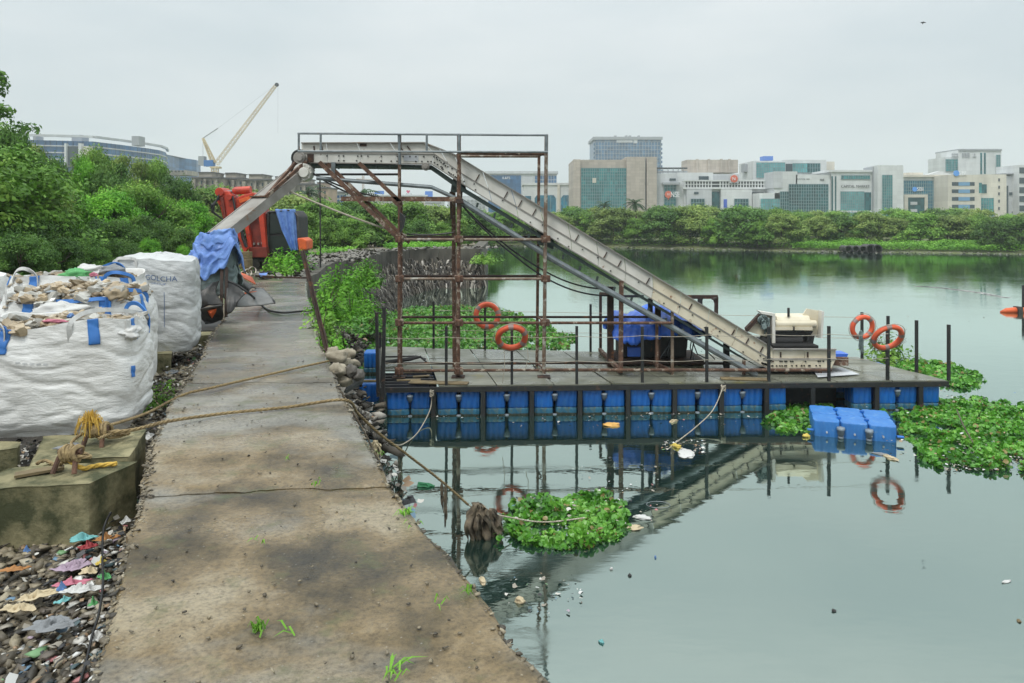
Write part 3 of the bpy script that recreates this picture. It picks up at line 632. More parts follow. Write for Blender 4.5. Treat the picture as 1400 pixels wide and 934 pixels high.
# ================================================================== BUILDINGS
def bld(name, label, Y, cat='building', group=None, px=700):
    p = W(px, HZ, Y); return thing(name, label, cat, (p.x, Y, .9), 0, group)
def bx(t, part, x0, y0, x1, y1, Y, d, mk, label=None):
    mb = MB(); a = W(x0, y0, Y); b = W(x1, y1 if y1 else HZ, Y); z1 = b.z if y1 else .9
    mb.bb(a.x, b.x, Y, Y + d, z1, a.z); o = mb.build(part, M[mk], t)
    if label: o['label'] = label
    return o
def glass(t, x0, y0, x1, y1, Y, mk, nx, ny, dark=None, part='glass_wall', mm='mull', mw=.0006):
    """curtain wall: pane sheet set in a frame of real glazing bars, standing 0.25 m proud"""
    a, b = W(x0, y0, Y), W(x1, y1, Y); mb = MB(); mb.bb(a.x, b.x, Y - .10, Y + .2, b.z, a.z); g = mb.build(part, M[mk], t)
    m = MB(); wd = Y * mw
    for i in range(nx + 1): x = a.x + (b.x - a.x) * i / nx; m.bb(x - wd / 2, x + wd / 2, Y - .25, Y - .11, b.z, a.z)
    for j in range(ny + 1): z = b.z + (a.z - b.z) * j / ny; m.bb(a.x - wd / 2, b.x + wd / 2, Y - .22, Y - .12, z - wd / 2, z + wd / 2)
    m.build('glazing_bars', M[mm], g); return g
def wins(t, x0, y0, x1, y1, Y, nx, ny, fw, fh, mk, fr=None):
    """rows of single windows, each a part"""
    for j in range(ny):
        for i in range(nx):
            cx = x0 + (x1 - x0) * (i + .5) / nx; cy = y0 + (y1 - y0) * (j + .5) / ny; w_, h_ = (x1 - x0) / nx * fw, (y1 - y0) / ny * fh
            a, b = W(cx - w_ / 2, cy - h_ / 2, Y), W(cx + w_ / 2, cy + h_ / 2, Y); m = MB(); m.bb(a.x, b.x, Y - .12, Y + .3, b.z, a.z); m.build('window', M[mk], t)
def text(s, px, py, hpx, Y, mk, parent, wpx=None, depth=.15, name='lettering', rot=0):
    c = bpy.data.curves.new('t', 'FONT'); c.body = s; c.align_x = 'CENTER'; c.align_y = 'CENTER'; c.size = 1; c.extrude = .03
    o = bpy.data.objects.new('t', c); COL.objects.link(o); bpy.context.view_layer.update()
    me = bpy.data.meshes.new_from_object(o); dims = o.dimensions.copy(); bpy.data.objects.remove(o); me.name = name
    me.materials.clear(); me.materials.append(M[mk]); h = hpx / F * Y; sc = h / max(dims.y, .01); sx = (wpx / F * Y / dims.x) if wpx else sc
    q = bpy.data.objects.new(name, me); COL.objects.link(q); p = W(px, py, Y)
    if parent: q.parent = parent; p = p - wpos(parent)
    q.location = p; q.rotation_euler = (R(90), 0, rot); q.scale = (sx, sc, sc); return q

# glass tower far behind
Y = 620; t = bld('office_tower', 'tall blue grey glass tower rising behind the beige towers', Y, px=858)
bx(t, 'wall', 813, 190, 904, None, Y, 40, 'gtower'); glass(t, 814, 194, 903, 262, Y, 'gtower', 22, 13, mm='bgrey', mw=.0005)
bx(t, 'roof', 811, 187, 906, 191, Y - 1, 42, 'bgrey')
for y_ in range(196, 262, 6): bx(t, 'balcony_edge', 811.5, y_, 813.2, y_ + 3, Y - 1, 3, 'gtower'); bx(t, 'balcony_edge', 903.8, y_, 905.6, y_ + 3, Y - 1, 3, 'gtower')
bx(t, 'sign_band', 843, 191.5, 865, 195, Y - .6, .3, 'bpale'); bx(t, 'sign_square', 866, 191, 871.5, 196, Y - .6, .3, 'bpale')
for x_ in (840, 855, 860, 872): bx(t, 'roof_plant', x_, 185.3, x_ + 3, 187.1, Y + 4, 4, 'bgrey')
# teal block with beige towers
Y = 300; t = bld('glass_office', 'teal glass office block framed by beige stone slabs', Y, px=830)
bx(t, 'wall', 784, 218.5, 868, None, Y + 1, 26, 'bbeige'); bx(t, 'side_pier', 784, 218, 793.5, None, Y - .4, 3, 'bbeige')
glass(t, 794.5, 230, 856, 293, Y + .3, 'gteal', 20, 14)
bx(t, 'logo_panel', 810, 243.5, 815, 250, Y - .1, .2, 'bcream')
t = bld('beige_tower', 'pair of beige stone clad stair towers beside the teal glass block', Y, px=880)
bx(t, 'tower', 857, 214.5, 882, None, Y - 1, 16, 'bbeige'); bx(t, 'tower', 884.5, 214.5, 898, None, Y - 1, 16, 'bbeige'); bx(t, 'recess', 881, 216, 885.5, None, Y + 1, 10, 'bgrey')
# white arched building
Y = 330; t = bld('arched_building', 'low white building with rounded dark window bays between the rails', Y, px=740)
bx(t, 'wall', 716, 252, 785, None, Y, 20, 'bwhite')
for a, b in ((731, 760), (767, 784)):
    m = MB(); pts = [(a, 290), (a, 271), (a + 3, 267), (b - 3, 267), (b, 271), (b, 290)]; m.ppx(pts, Y - .2, .6); g = m.build('window', M['gcyan'], t)
    m = MB()
    for q in range(1, 4): x = a + (b - a) * q / 4; p = W(x, 268, Y - .3); p2 = W(x, 289, Y - .3); m.bb(p.x - .1, p.x + .1, Y - .35, Y - .2, p2.z, p.z)
    m.build('glazing_bars', M['mull'], g)
bx(t, 'cornice', 714, 250, 787, 253, Y - .5, 21, 'bwhite'); bx(t, 'pier', 762, 252, 765.5, None, Y - .6, 1, 'bcream'); bx(t, 'window', 718, 268, 726, 290, Y - .2, .5, 'gcyan')
# blue glass office behind scaffold
Y = 380; t = bld('blue_office', 'blue glass office with a pale rim seen above the conveyor and behind the scaffold', Y, px=710)
bx(t, 'wall', 667, 237, 761, None, Y, 22, 'bwhite'); glass(t, 668, 240, 712, 290, Y - .1, 'gblue', 9, 9, mm='gblue'); bx(t, 'rim', 663, 234, 763, 237.5, Y - 1, 24, 'bpale')
glass(t, 731, 240, 761, 252, Y - .1, 'gblue', 8, 2, mm='bpale'); bx(t, 'blind_panel', 714, 242, 729, 285, Y - .3, .3, 'bpale')
text('IL&FS', 692, 243.5, 3.4, Y - .5, 'signwhite', t)
# exchange building (NSE)
Y = 300; t = bld('exchange_building', 'stepped white exchange building with red emblems, balcony rows and white letters', Y, px=970)
bx(t, 'wall', 891, 237, 926, None, Y + 2, 16, 'bpale'); bx(t, 'roof_beam', 898, 229, 940, 231, Y + 4, 2, 'bdark'); bx(t, 'roof_beam', 898, 233.5, 940, 236, Y + 4, 2, 'bgrey')
for x_ in range(899, 940, 7): bx(t, 'roof_post', x_, 230, x_ + .8, 237, Y + 4, .4, 'bgrey')
glass(t, 908, 252, 924, 281, Y + 1.4, 'gdteal', 4, 6); bx(t, 'frame_panel', 906, 249.5, 930, 252.5, Y, 3, 'bgrey'); bx(t, 'slit_window', 892.5, 243, 893.8, 285, Y + 1.8, .5, 'gdteal')
bx(t, 'wall', 926, 236, 975, None, Y + 3, 14, 'bwhite'); bx(t, 'window', 955.5, 241, 969, 246, Y + 2.7, .6, 'gdark'); bx(t, 'window', 915.5, 244, 924, 247, Y + 1.7, .6, 'gdark')
bx(t, 'stone_block', 939, 218.5, 1009, 236, Y + 10, 10, 'bbeige'); 
for x_ in (952, 968, 985, 996): bx(t, 'stone_pier', x_, 217.5, x_ + 3, 236, Y + 9.4, 1, 'bbeige')
bx(t, 'wall', 974, 238, 1012, 262, Y + 4, 9, 'bpale'); bx(t, 'wall', 935, 256, 1060, None, Y + 1.2, 12, 'bwhite')
bx(t, 'balcony_slab', 934, 246, 1062, 248, Y - .5, 2, 'bwhite'); bx(t, 'balcony_slab', 934, 256, 1062, 258.5, Y - .5, 2, 'bwhite'); bx(t, 'recess', 936, 248, 1060, 256, Y + .8, .4, 'bdark')
for x_ in list(range(936, 974, 4)) + list(range(984, 1060, 4)):
    bx(t, 'balcony_post', x_, 248, x_ + 1.3, 256, Y - .3, .4, 'bwhite')
bx(t, 'balcony_rail', 936, 251.5, 1060, 252.6, Y - .2, .2, 'bwhite')
bx(t, 'wall', 939, 259, 973, None, Y - 1, 3, 'bpale'); bx(t, 'window', 949, 262.5, 955, 265.5, Y - 1.2, .5, 'gdark'); glass(t, 944.5, 272, 963, 293, Y - 1.3, 'gdteal', 5, 4)
bx(t, 'wall', 986, 259, 1028, None, Y - 1, 3, 'bwhite'); glass(t, 1004, 272, 1023, 293, Y - 1.3, 'gdteal', 5, 4); bx(t, 'teal_wall', 972.5, 262, 984, None, Y + .6, 1, 'gdteal'); bx(t, 'blue_banner', 989.5, 272.5, 994, 284, Y - 1.3, .2, 'signblue')  # dark teal wall set back between the two pale walls
bx(t, 'window', 1024, 263, 1044, 266, Y + .9, .5, 'gdark')
e_ = bx(t, 'emblem_panel', 997.5, 238.5, 1010, 250.5, Y - .9, .4, 'bpale'); m = MB(); m.disc(W(1003.7, 244.5, Y - 1.1), (0, 1, 0), 1.55, .3, 8); m.build('red_emblem', M['signred'], e_); text('N', 1003.4, 244.6, 4.2, Y - 1.5, 'signwhite', e_)
m = MB(); m.disc(W(913.8, 266, Y + .9), (0, 1, 0), 1.5, .3, 8); m.ppx([(911.8, 269), (915.8, 269), (913.8, 273.5)], Y + .9, .2); m.build('red_emblem', M['signred'], t); text('N', 913.8, 266, 3, Y + .6, 'signwhite', t); text('NSE', 923, 266.5, 7.5, Y + .2, 'signwhite', t, 12)
# teal top-floor building
Y = 320; t = bld('stepped_office', 'white stepped office with a pale teal upper glass floor', Y, px=1060)
bx(t, 'wall', 1030, 220, 1074, None, Y, 20, 'bwhite'); glass(t, 1034, 222.5, 1073, 243, Y - .1, 'gpteal', 12, 6); bx(t, 'roof_tank', 1044, 213.5, 1057, 219.5, Y + 6, 5, 'billblue'); bx(t, 'dark_block', 1018, 224, 1029, 235, Y + 8, 5, 'bgrey')
bx(t, 'wall', 1073, 218.5, 1130, None, Y + 2, 22, 'bwhite'); bx(t, 'window', 1074, 224, 1083.5, 235.5, Y + 1.6, .6, 'gdark'); glass(t, 1083.5, 223.5, 1104, 236, Y + 1.8, 'gpteal', 6, 2); glass(t, 1104, 223.5, 1121, 236, Y + 1.8, 'gdteal', 5, 2)
bx(t, 'wall', 1128, 221, 1141, 240, Y + 4, 12, 'bcream')
Y = 290; t = bld('dark_glass_office', 'white framed office front with a large dark teal glass wall', Y, px=1100)
bx(t, 'wall', 1059, 234.5, 1090, None, Y + 1, 12, 'bwhite'); bx(t, 'wall', 1088, 239, 1135, None, Y + 1, 12, 'bwhite'); bx(t, 'side_wall', 1057, 235, 1070, 257, Y + .6, 10, 'bpale')
glass(t, 1078.5, 252, 1132, 296, Y + .8, 'gdteal', 16, 10); glass(t, 1066.5, 262, 1078.3, 296, Y + .8, 'gdteal', 4, 7); glass(t, 1040, 272, 1066, 296, Y + .6, 'gpteal', 8, 5); bx(t, 'wall', 1038, 264, 1067, None, Y + 1, 8, 'bwhite')
text('FORTUNE  2000', 1098.5, 245, 1.6, Y + .8, 'bdark', t, 17); text('mt', 1124, 245.6, 3, Y + .8, 'bdark', t)
# lettered building
t = bld('lettered_office', 'white framed office with black lettering over pale teal glass', Y, px=1165)
bx(t, 'wall', 1137, 235, 1196, None, Y, 14, 'bwhite'); bx(t, 'roof_slab', 1133, 232.5, 1197, 235.3, Y - .6, 16, 'bwhite'); glass(t, 1150, 240, 1189, 245, Y - .1, 'gteal', 12, 1); glass(t, 1149, 262, 1181, 296, Y - .1, 'gpteal', 12, 9); bx(t, 'dark_window', 1181.3, 263, 1191, 296, Y - .1, .5, 'gdteal')
text('CAPITAL MARKET', 1169.5, 255, 3.6, Y - .4, 'bdark', t, 39)
for a in (1138, 1142.5): bx(t, 'slit_window', a - .9, 241, a + .9, 296, Y - .15, .4, 'gdteal')
for x_ in range(1150, 1192, 4): bx(t, 'parapet_block', x_, 288, x_ + 2, 290.5, Y - 3, 1, 'bwhite')
t = bld('tower_slab', 'tall white tower slab with one vertical strip of teal glass', Y - 4, px=1215)
bx(t, 'wall', 1200, 226, 1235, None, Y - 4, 10, 'bwhite'); bx(t, 'shaded_side', 1193.5, 228, 1200.5, None, Y - 1, 8, 'bgrey'); glass(t, 1206, 239.5, 1219.5, 296, Y - 4.1, 'gteal', 5, 14)  # grey wing: shade of the slab's left side put into its colour
# bank
t = bld('bank_building', 'blue glass bank with a white square portal and blue roundel sign', Y + 6, px=1265); Y2 = Y + 6
bx(t, 'wall', 1235, 241, 1296, None, Y2, 14, 'bwhite'); glass(t, 1235.5, 247, 1295, 296, Y2 - .1, 'gcyan', 20, 11); bx(t, 'roof_slab', 1234, 239, 1298, 242, Y2 - 1, 15, 'bcream'); bx(t, 'terrace', 1243, 236, 1262, 239.5, Y2 + 5, 5, 'bcream')
m = MB(); m.ppx([(1266, 239.5), (1285, 234), (1302, 239.5)], Y2 + 4, 3); m.build('tensile_canopy', M['bwhite'], t)
for a, b, c, d in ((1237, 266, 1268.5, 270), (1237, 266, 1241.5, 296), (1264.5, 266, 1268.5, 296)): bx(t, 'portal_frame', a, b, c, d, Y2 - 1 - (.05 if b == 266 and d == 270 else 0), 1, 'bcream')
bx(t, 'portal_window', 1241.5, 270, 1264.5, 296, Y2 - .6, .4, 'gdteal'); bx(t, 'portal_band', 1245, 276, 1254, 280, Y2 - .9, .3, 'bpale'); bx(t, 'portal_band', 1245, 286, 1254, 290, Y2 - .9, .3, 'bpale')
m = MB(); m.disc(W(1250.5, 258.8, Y2 - .6), (0, 1, 0), .95, .3, 16); m.build('roundel', M['signcyan'], t); text('SBI', 1258, 258.8, 5, Y2 - .6, 'signwhite', t, 8.5)
t = bld('banded_office', 'cream office with five blue banded window rows and a rooftop roundel sign', Y - 4, px=1320); Y3 = Y - 4
bx(t, 'wall', 1296, 239, 1341, None, Y3, 14, 'bcream')
for y_ in (249, 259, 269.5, 280, 290): bx(t, 'window_band', 1301.5, y_, 1332.5, y_ + 5, Y3 - .1, .4, 'gdark'); bx(t, 'bright_window', 1310.5, y_ + .1, 1326, y_ + 5, Y3 - .2, .3, 'gbluelight')
m = MB(); m.disc(W(1307.5, 237, Y3 - .3), (0, 1, 0), 1.1, .3, 16); m.build('roundel', M['signcyan'], t); text('SBI', 1316, 237, 6, Y3 - .3, 'signwhite', t, 10)
bx(t, 'wall', 1341, 238.5, 1376, None, Y3 + 1, 14, 'bcream'); bx(t, 'window', 1338.5, 250, 1342.5, 264, Y3 - .1, .3, 'gteal'); bx(t, 'window', 1343, 252, 1349, 264, Y3 + .8, .4, 'gdteal'); glass(t, 1337.5, 271, 1358, 296, Y3 - .2 + .9, 'gteal', 6, 5)
for y_ in (244, 254, 263, 273, 283): bx(t, 'window', 1365.5, y_, 1367, y_ + 4, Y3 + .7, .5, 'gdark')
Y4 = 340; t = bld('white_tower', 'tall white office tower with green glass corner behind the banded office', Y4, px=1330)
bx(t, 'wall', 1310, 205.5, 1369, None, Y4, 18, 'bwhite'); bx(t, 'wall', 1292, 215, 1310.5, None, Y4 + .5, 14, 'bwhite'); glass(t, 1293, 218, 1309, 234, Y4 + .3, 'gteal', 4, 5); bx(t, 'roof_edge', 1311, 203.7, 1370, 206, Y4 - .5, 19, 'bgrey')
wins(t, 1301, 209.5, 1310, 215, Y4 - .2, 3, 2, .7, .7, 'bgrey'); wins(t, 1315, 209, 1326, 215.5, Y4 - .2, 3, 3, .7, .7, 'bgrey'); text('A', 1332.5, 211.5, 3, Y4 - .3, 'bgrey', t); bx(t, 'logo_bar', 1330, 214, 1335, 215, Y4 - .3, .2, 'bgrey')
for a, y0, y1 in ((1340.5, 209, 243), (1345.5, 209, 238)): bx(t, 'slit_window', a, y0, a + 2.2, y1, Y4 - .2, .5, 'gdteal')
glass(t, 1362, 212, 1367, 237, Y4 - .2, 'gteal', 2, 8)
t = bld('zigzag_office', 'white office with dark staggered window strips at the right edge', 300, px=1385)
bx(t, 'wall', 1371, 241, 1393, None, 300, 14, 'bpale'); bx(t, 'roof_edge', 1371, 237, 1390, 238.2, 299, 12, 'bgrey'); bx(t, 'slit_window', 1373, 254, 1378.5, 296, 299.8, .5, 'gdark')
for a, b, c, d in ((1386, 255, 1398, 258), (1390, 258, 1396, 267), (1380, 263, 1384, 267), (1385, 272, 1390, 276), (1384.5, 280.5, 1392, 284.5), (1384, 289, 1392, 292), (1392, 275, 1397, 292)): bx(t, 'window', a, b, c, d, 299.7, .5, 'gdark')
t = bld('right_tower', 'white tower with dark blue windows cut by the right edge of the photo', 296, px=1400)
bx(t, 'wall', 1393, 225.5, 1440, None, 296, 14, 'bwhite')
for y_ in (229, 243, 256, 268, 281): bx(t, 'window', 1394, y_, 1420, y_ + 8, 295.8, .5, 'gdark')
# left long blue building
Y = 350; t = bld('curved_office', 'long blue glass office with a curved right end above the trees', Y, px=140)
m = MB(); arc = [W(35, 0, Y - 20), W(105, 0, Y + 2), W(165, 0, Y + 8), W(200, 0, Y + 16)] ; A = [(35, Y - 8), (86, Y - 4), (128, Y + 0), (165, Y + 16), (200, Y + 34), (218, Y + 46), (226, Y + 58), (228, Y + 74)]
P2 = [Vector(((x - 700) / F * y, y, 0)) for x, y in A]; ztop = W(86, 192.5, Y - 4).z
back = [p + Vector((-10, 70, 0)) for p in reversed(P2)]; m.prism([Vector((p.x, p.y, .9)) for p in P2 + back], (0, 0, ztop - .9)); m.build('wall', M['gblue'], t)
def ringband(y0, y1, mk, nm, off):
    z0, z1 = W(0, y1, Y).z, W(0, y0, Y).z; m = MB()
    for a, b in zip(P2, P2[1:]):
        d = (b - a).normalized(); n_ = Vector((d.y, -d.x, 0)) * off; m.prism([Vector((q.x, q.y, z0)) for q in (a + n_, b + n_, b, a)], (0, 0, z1 - z0))
    m.build(nm, M[mk], t)
for y_ in (200, 209, 218, 227, 236, 245): ringband(y_, y_ + 1.6, 'bpale', 'floor_band', .5)
ringband(185.8, 189, 'bpale', 'parapet', 1.2)
for x_, Yq in ((88, Y - 7), (107, Y - 6)): bx(t, 'white_column', x_, 196, x_ + (4 if x_ > 100 else 2), 228, Yq, 2, 'bwhite')
bx(t, 'dark_recess', 90, 200, 106, 226, Y - 5.6, 2, 'gdark'); bx(t, 'dark_recess', 110, 200, 124, 226, Y - 5.2, 2, 'bcream')
for x_, w_ in ((98, 14), (180, 10), (45, 4)): bx(t, 'roof_plant', x_, 186 if x_ != 98 else 184.5, x_ + w_, 199, Y + 12, 6, 'bgrey')
m = MB()
for k in range(len(P2) - 1):
    for q in range(6): a = P2[k].lerp(P2[k + 1], q / 6); m.bb(a.x - .12, a.x + .12, a.y - .5, a.y, 6, ztop)
m.build('glazing_bars', M['gtower'], t)
# construction frame beside it
t = bld('unfinished_building', 'pale unfinished concrete floor edge jutting right of the blue glass office', 380, px=240)
bx(t, 'slab', 222, 233, 255, 239, 380, 14, 'bold'); bx(t, 'column', 228, 239, 232, None, 384, 3, 'bpale'); bx(t, 'column', 240, 239, 243, None, 384, 3, 'bpale'); wins(t, 228, 232.5, 252, 236, 379.5, 5, 1, .5, .6, 'bdark')
# old flats
def flats(x0, x1, top, Y, label, mk='bold', seed=1, name='apartment_block'):
    t = bld(name, label, Y, group='old flats behind the trees', px=(x0 + x1) / 2); bx(t, 'wall', x0, top, x1, None, Y, 12, mk); r_ = random.Random(seed)
    n = max(2, int((x1 - x0) / 7)); fl = 5
    for i in range(n):
        a = x0 + (x1 - x0) * i / n; 
        if i % 2 == 0: bx(t, 'bay', a + 1, top + 2, a + 4.2, None, Y - 1.2, 2, mk)
        for j in range(fl): bx(t, 'window', a + 4.8, top + 4 + j * 8, a + 6.6, top + 8.5 + j * 8, Y - .15, .5, 'gdark'); bx(t, 'sill', a + 4.4, top + 8.8 + j * 8, a + 7, top + 9.4 + j * 8, Y - .6, .8, mk) if j < 4 else None
    bx(t, 'parapet', x0 - .6, top - 1.4, x1 + .6, top + .6, Y - .5, 13, 'boldroof'); a = x0 + (x1 - x0) * .25; bx(t, 'roof_room', a, top - 7, a + (x1 - x0) * .5, top - 1.3, Y + 2, 8, mk); bx(t, 'roof_edge', a - .6, top - 8, a + (x1 - x0) * .5 + .6, top - 6.8, Y + 1.7, 9, 'boldroof')
    return t
flats(262, 300, 243, 200, 'stained old block of flats directly below the tower crane', seed=1); flats(301, 330, 244, 206, 'second stained block of flats right of the crane mast', seed=2); flats(331, 368, 246, 202, 'stained block of flats above the red machine arm', seed=3); flats(369, 398, 249, 210, 'weathered flats partly behind the conveyor chute', seed=4)
flats(398, 428, 252, 215, 'weathered flats right of the conveyor chute head', seed=5); flats(429, 448, 257, 220, 'peach coloured flats seen under the conveyor', 'bpink', seed=6)
t = bld('low_office', 'pale office with a flat canopy left of the rusty beam', 260, px=463); bx(t, 'wall', 449, 264, 476, None, 260, 10, 'bpale'); bx(t, 'canopy', 448, 261, 472, 263, 259, 12, 'bgrey'); wins(t, 451, 266, 474, 284, 259.8, 5, 3, .6, .6, 'gblue')
t = bld('long_office', 'long cream office with rows of small square windows behind the scaffold', 330, px=540); bx(t, 'wall', 470, 268, 582, None, 330, 16, 'bcream'); wins(t, 476, 273, 578, 290, 329.7, 22, 3, .45, .5, 'bgrey'); bx(t, 'roof_edge', 468, 266.5, 584, 268.4, 329, 18, 'bpale')
t = bld('striped_office', 'white office with dark horizontal bands left of the blue hoarding', 320, px=590); bx(t, 'wall', 581, 272, 604, None, 320, 14, 'bwhite')
for y_ in (276, 281, 286, 291): bx(t, 'window_band', 581.5, y_, 603, y_ + 2, 319.7, .5, 'bgrey')
t = bld('blue_hoarding', 'plain bright blue hoarding standing among the trees', 250, 'hoarding', px=607); bx(t, 'panel', 600, 286, 615, 300, 250, .3, 'billblue'); bx(t, 'post', 606, 299, 608, None, 250.3, .3, 'bgrey')
for x0, x1, y0, y1, lab in ((512, 525, 261, 265.5, 'long flat blue rooftop sign above the cream office'), (581, 591.5, 261.5, 269, 'square blue rooftop sign right of the scaffold pole')):
    t = bld('rooftop_sign', lab, 328, 'sign', px=x0); bx(t, 'panel', x0, y0, x1, y1, 332, .3, 'billblue'); bx(t, 'frame', x0 + 1, y1, x0 + 2, 268, 332.4, .3, 'bgrey'); bx(t, 'frame', x1 - 2, y1, x1 - 1, 268, 332.4, .3, 'bgrey')
t = bld('heart_sign', 'rooftop sign with small red heart over faint grey letters', 328, 'sign', px=558)
m = MB(); hp = []
for q in range(16): a = q / 16 * 2 * math.pi; hp.append((558 + 2.6 * math.sin(a) ** 3, 262 - (2.6 * math.cos(a) - 1 * math.cos(2 * a) - .4 * math.cos(3 * a)) * .85))
m.ppx(hp, 332, .3); m.build('heart', mat('faded_red_heart', (.62, .12, .2)), t); text('AVA', 559, 265.5, 2.6, 332, 'bgrey', t, 9); bx(t, 'frame', 536, 266.5, 566, 267.2, 332.2, .2, 'bgrey')
# low white infill behind trees, right
t = bld('far_block', 'faint grey block low between the cream office and blue glass office', 420, px=640); bx(t, 'wall', 612, 268, 668, None, 420, 20, 'bpale'); wins(t, 616, 272, 664, 290, 419.6, 9, 4, .6, .5, 'bgrey')

# --- tower crane
Y = 260; t = thing('tower_crane', 'yellow tower crane with raised lattice jib above the old flats', 'crane', (W(294, 0, Y).x, Y, .9))
def lattice(m, A, B, w0, w1, n, r, up=(0, 1, 0)):
    A, B = Vector(A), Vector(B); d = (B - A).normalized(); u = Vector(up); s = d.cross(u).normalized(); ch = []
    for i in range(n + 1):
        w_ = w0 + (w1 - w0) * i / n; c = A.lerp(B, i / n); ch.append([c + s * w_ * a + u * w_ * b for a, b in ((-.5, -.5), (.5, -.5), (.5, .5), (-.5, .5))])
    for i in range(n):
        for k in range(4):
            m.bar(ch[i][k], ch[i + 1][k], r); m.bar(ch[i][k], ch[i][(k + 1) % 4], r * .7); m.bar(ch[i][k], ch[i + 1][(k + 1) % 4], r * .7)
m = MB(); lattice(m, (W(294, 0, Y).x, Y, .9), W(294, 228, Y), 1.8, 1.8, 12, .2); m.build('mast', M['yellowcrane'], t)
m = MB(); lattice(m, W(296, 224, Y), W(377, 117, Y), 1.4, .8, 24, .12); m.build('jib', M['yellowcrane'], t)
m = MB(); lattice(m, W(292, 222, Y), W(277.5, 189, Y), 1.3, .5, 9, .24); m.build('back_mast', M['yellowcrane'], t)
m = MB(); m.bar(W(277.5, 189, Y), W(298, 175.5, Y), .28); m.bar(W(277.5, 189, Y), W(277.5, 214, Y), .1); m.build('back_strut', M['bgrey'], t)
m = MB(); m.bar(W(298, 175.5, Y), W(377, 116, Y), .05); m.bar(W(380, 119, Y), W(380, 182, Y), .045); m.build('cable', M['bgrey'], t)
bx(t, 'counterweight', 271, 213.5, 278.5, 226, Y - 1, 2.5, 'bgrey'); bx(t, 'machine_cover', 278.5, 219, 291, 227.5, Y - 1.1, 2.3, 'craneblue'); bx(t, 'turntable', 287, 227.5, 299, 230, Y - 1.3, 2.8, 'yellowcrane'); m = MB(); m.disc(W(378.5, 116, Y), (0, 1, 0), .7, .5, 12); m.build('jib_sheave', M['bdark'], t)
t = thing('distant_crane', 'faint thin construction crane mast above the long cream office', 'crane', (W(496, 0, 700).x, 700, .9)); m = MB(); lattice(m, W(496.5, 268, 700), W(496.5, 240, 700), 1.6, 1.6, 8, .3); m.build('mast', M['bpink'], t); m = MB(); m.bar(W(487, 244.5, 700), W(516, 246, 700), .6); m.build('jib', M['bpink'], t)
# bird
t = thing('bird', 'small dark bird gliding high in the grey sky at upper right', 'bird', W(1262, 31, 40))
m = MB(); c = W(1262, 31, 40); m.tube([c + Vector((-.03, 0, -.10)), c + Vector((-.015, 0, -.03)), c, c + Vector((.035, 0, .06))], [.008, .03, .032, .012], 8); m.add([c + Vector((0, 0, .03)), c + Vector((0, 0, -.03)), c + Vector((.09, -.02, .03)), c + Vector((.15, -.05, -.02))], [(0, 1, 3, 2)]); m.add([c + Vector((0, 0, .03)), c + Vector((0, 0, -.03)), c + Vector((-.06, .03, .05)), c + Vector((-.12, .08, .0))], [(0, 2, 3, 1)]); m.build('body', M['black'], t)
# ================================================================== PONTOON
DZ = .685
dFL, dFR, dBR, dBL = G(519, 528.5, DZ), G(1296, 520, DZ), G(1172, 489, DZ), G(520, 474, DZ)
def dk(s, t): return dFL.lerp(dFR, s).lerp(dBL.lerp(dBR, s), t)
pont = thing('pontoon', 'long floating work pontoon with plywood deck, blue floats and fence posts', 'pontoon', (dFL.x, dFL.y, 0))
nS, nT = 10, 3
for i in range(nS):
    for j in range(nT):
        if i == 0 and j == 0: continue
        g = .004; s0, s1, t0, t1 = i / nS + g * .3, (i + 1) / nS - g * .3, j / nT + g, (j + 1) / nT - g
        if i % 2: t0 += .0; 
        q = [dk(s0, t0), dk(s1, t0), dk(s1, t1), dk(s0, t1)]; z = random.uniform(-.006, .012)
        q = [p + Vector((0, 0, z + random.uniform(-.008, .008))) for p in q]
        mb = MB(); mb.prism(q, (0, 0, -.03)); mb.build('deck_panel', M['deck'], pont)
# broken corner at the left: joists and loose boards
for k in range(5):
    a, b = dk(.002, .05 + k * .06), dk(.098, .05 + k * .06 + random.uniform(-.02, .02)); mb = MB(); mb.bar(a + Vector((0, 0, -.04)), b + Vector((0, 0, -.04)), .07, .05); mb.build('joist', M['black'], pont)
for s, t_, l in ((.03, .12, .5), (.06, .2, .35), (.045, .3, .6)):
    a = dk(s, t_); mb = MB(); mb.bar(a, a + Vector((l, .08, .0)), .12, .02); mb.build('loose_board', M['wood'], pont)
# steel frame
mb = MB(); dn = Vector((0, 0, -.075))
mb.bar(dFL + dn, dFR + dn, .06, .10); mb.bar(dBL + dn, dBR + dn, .06, .10); mb.bar(dFL + dn, dBL + dn, .06, .10); mb.bar(dFR + dn, dBR + dn, .06, .10)
mb.build('edge_beam', M['black'], pont)
for s in np.linspace(.09, .93, 12):
    mb = MB(); mb.bar(dk(s, .01) + dn, dk(s, .99) + dn, .07, .08); mb.build('cross_beam', M['black'], pont)
# floats
def float_verts(w, d, h, ribs=3, amp=.016, crn=.028, seam=True):
    pts = []
    def side(ax, ay, bx_, by, nx, ny):
        n = 24
        for i in range(n):
            s = i / n; l = math.hypot(bx_ - ax, by - ay); f = amp * (0.5 - .5 * math.cos(2 * math.pi * ribs * s)) if .06 < s < .94 else 0
            pts.append((ax + (bx_ - ax) * s + nx * f, ay + (by - ay) * s + ny * f))
    hw, hd = w / 2 - amp, d / 2 - amp; c = crn
    def corner(cx, cy, a0):
        for i in range(5):
            a = a0 + math.pi / 2 * i / 5; pts.append((cx + c * math.cos(a), cy + c * math.sin(a)))
    side(-hw + c, -hd, hw - c, -hd, 0, -1); corner(hw - c, -hd + c, -math.pi / 2); side(hw, -hd + c, hw, hd - c, 1, 0); corner(hw - c, hd - c, 0)
    side(hw - c, hd, -hw + c, hd, 0, 1); corner(-hw + c, hd - c, math.pi / 2); side(-hw, hd - c, -hw, -hd + c, -1, 0); corner(-hw + c, -hd + c, math.pi)
    return pts
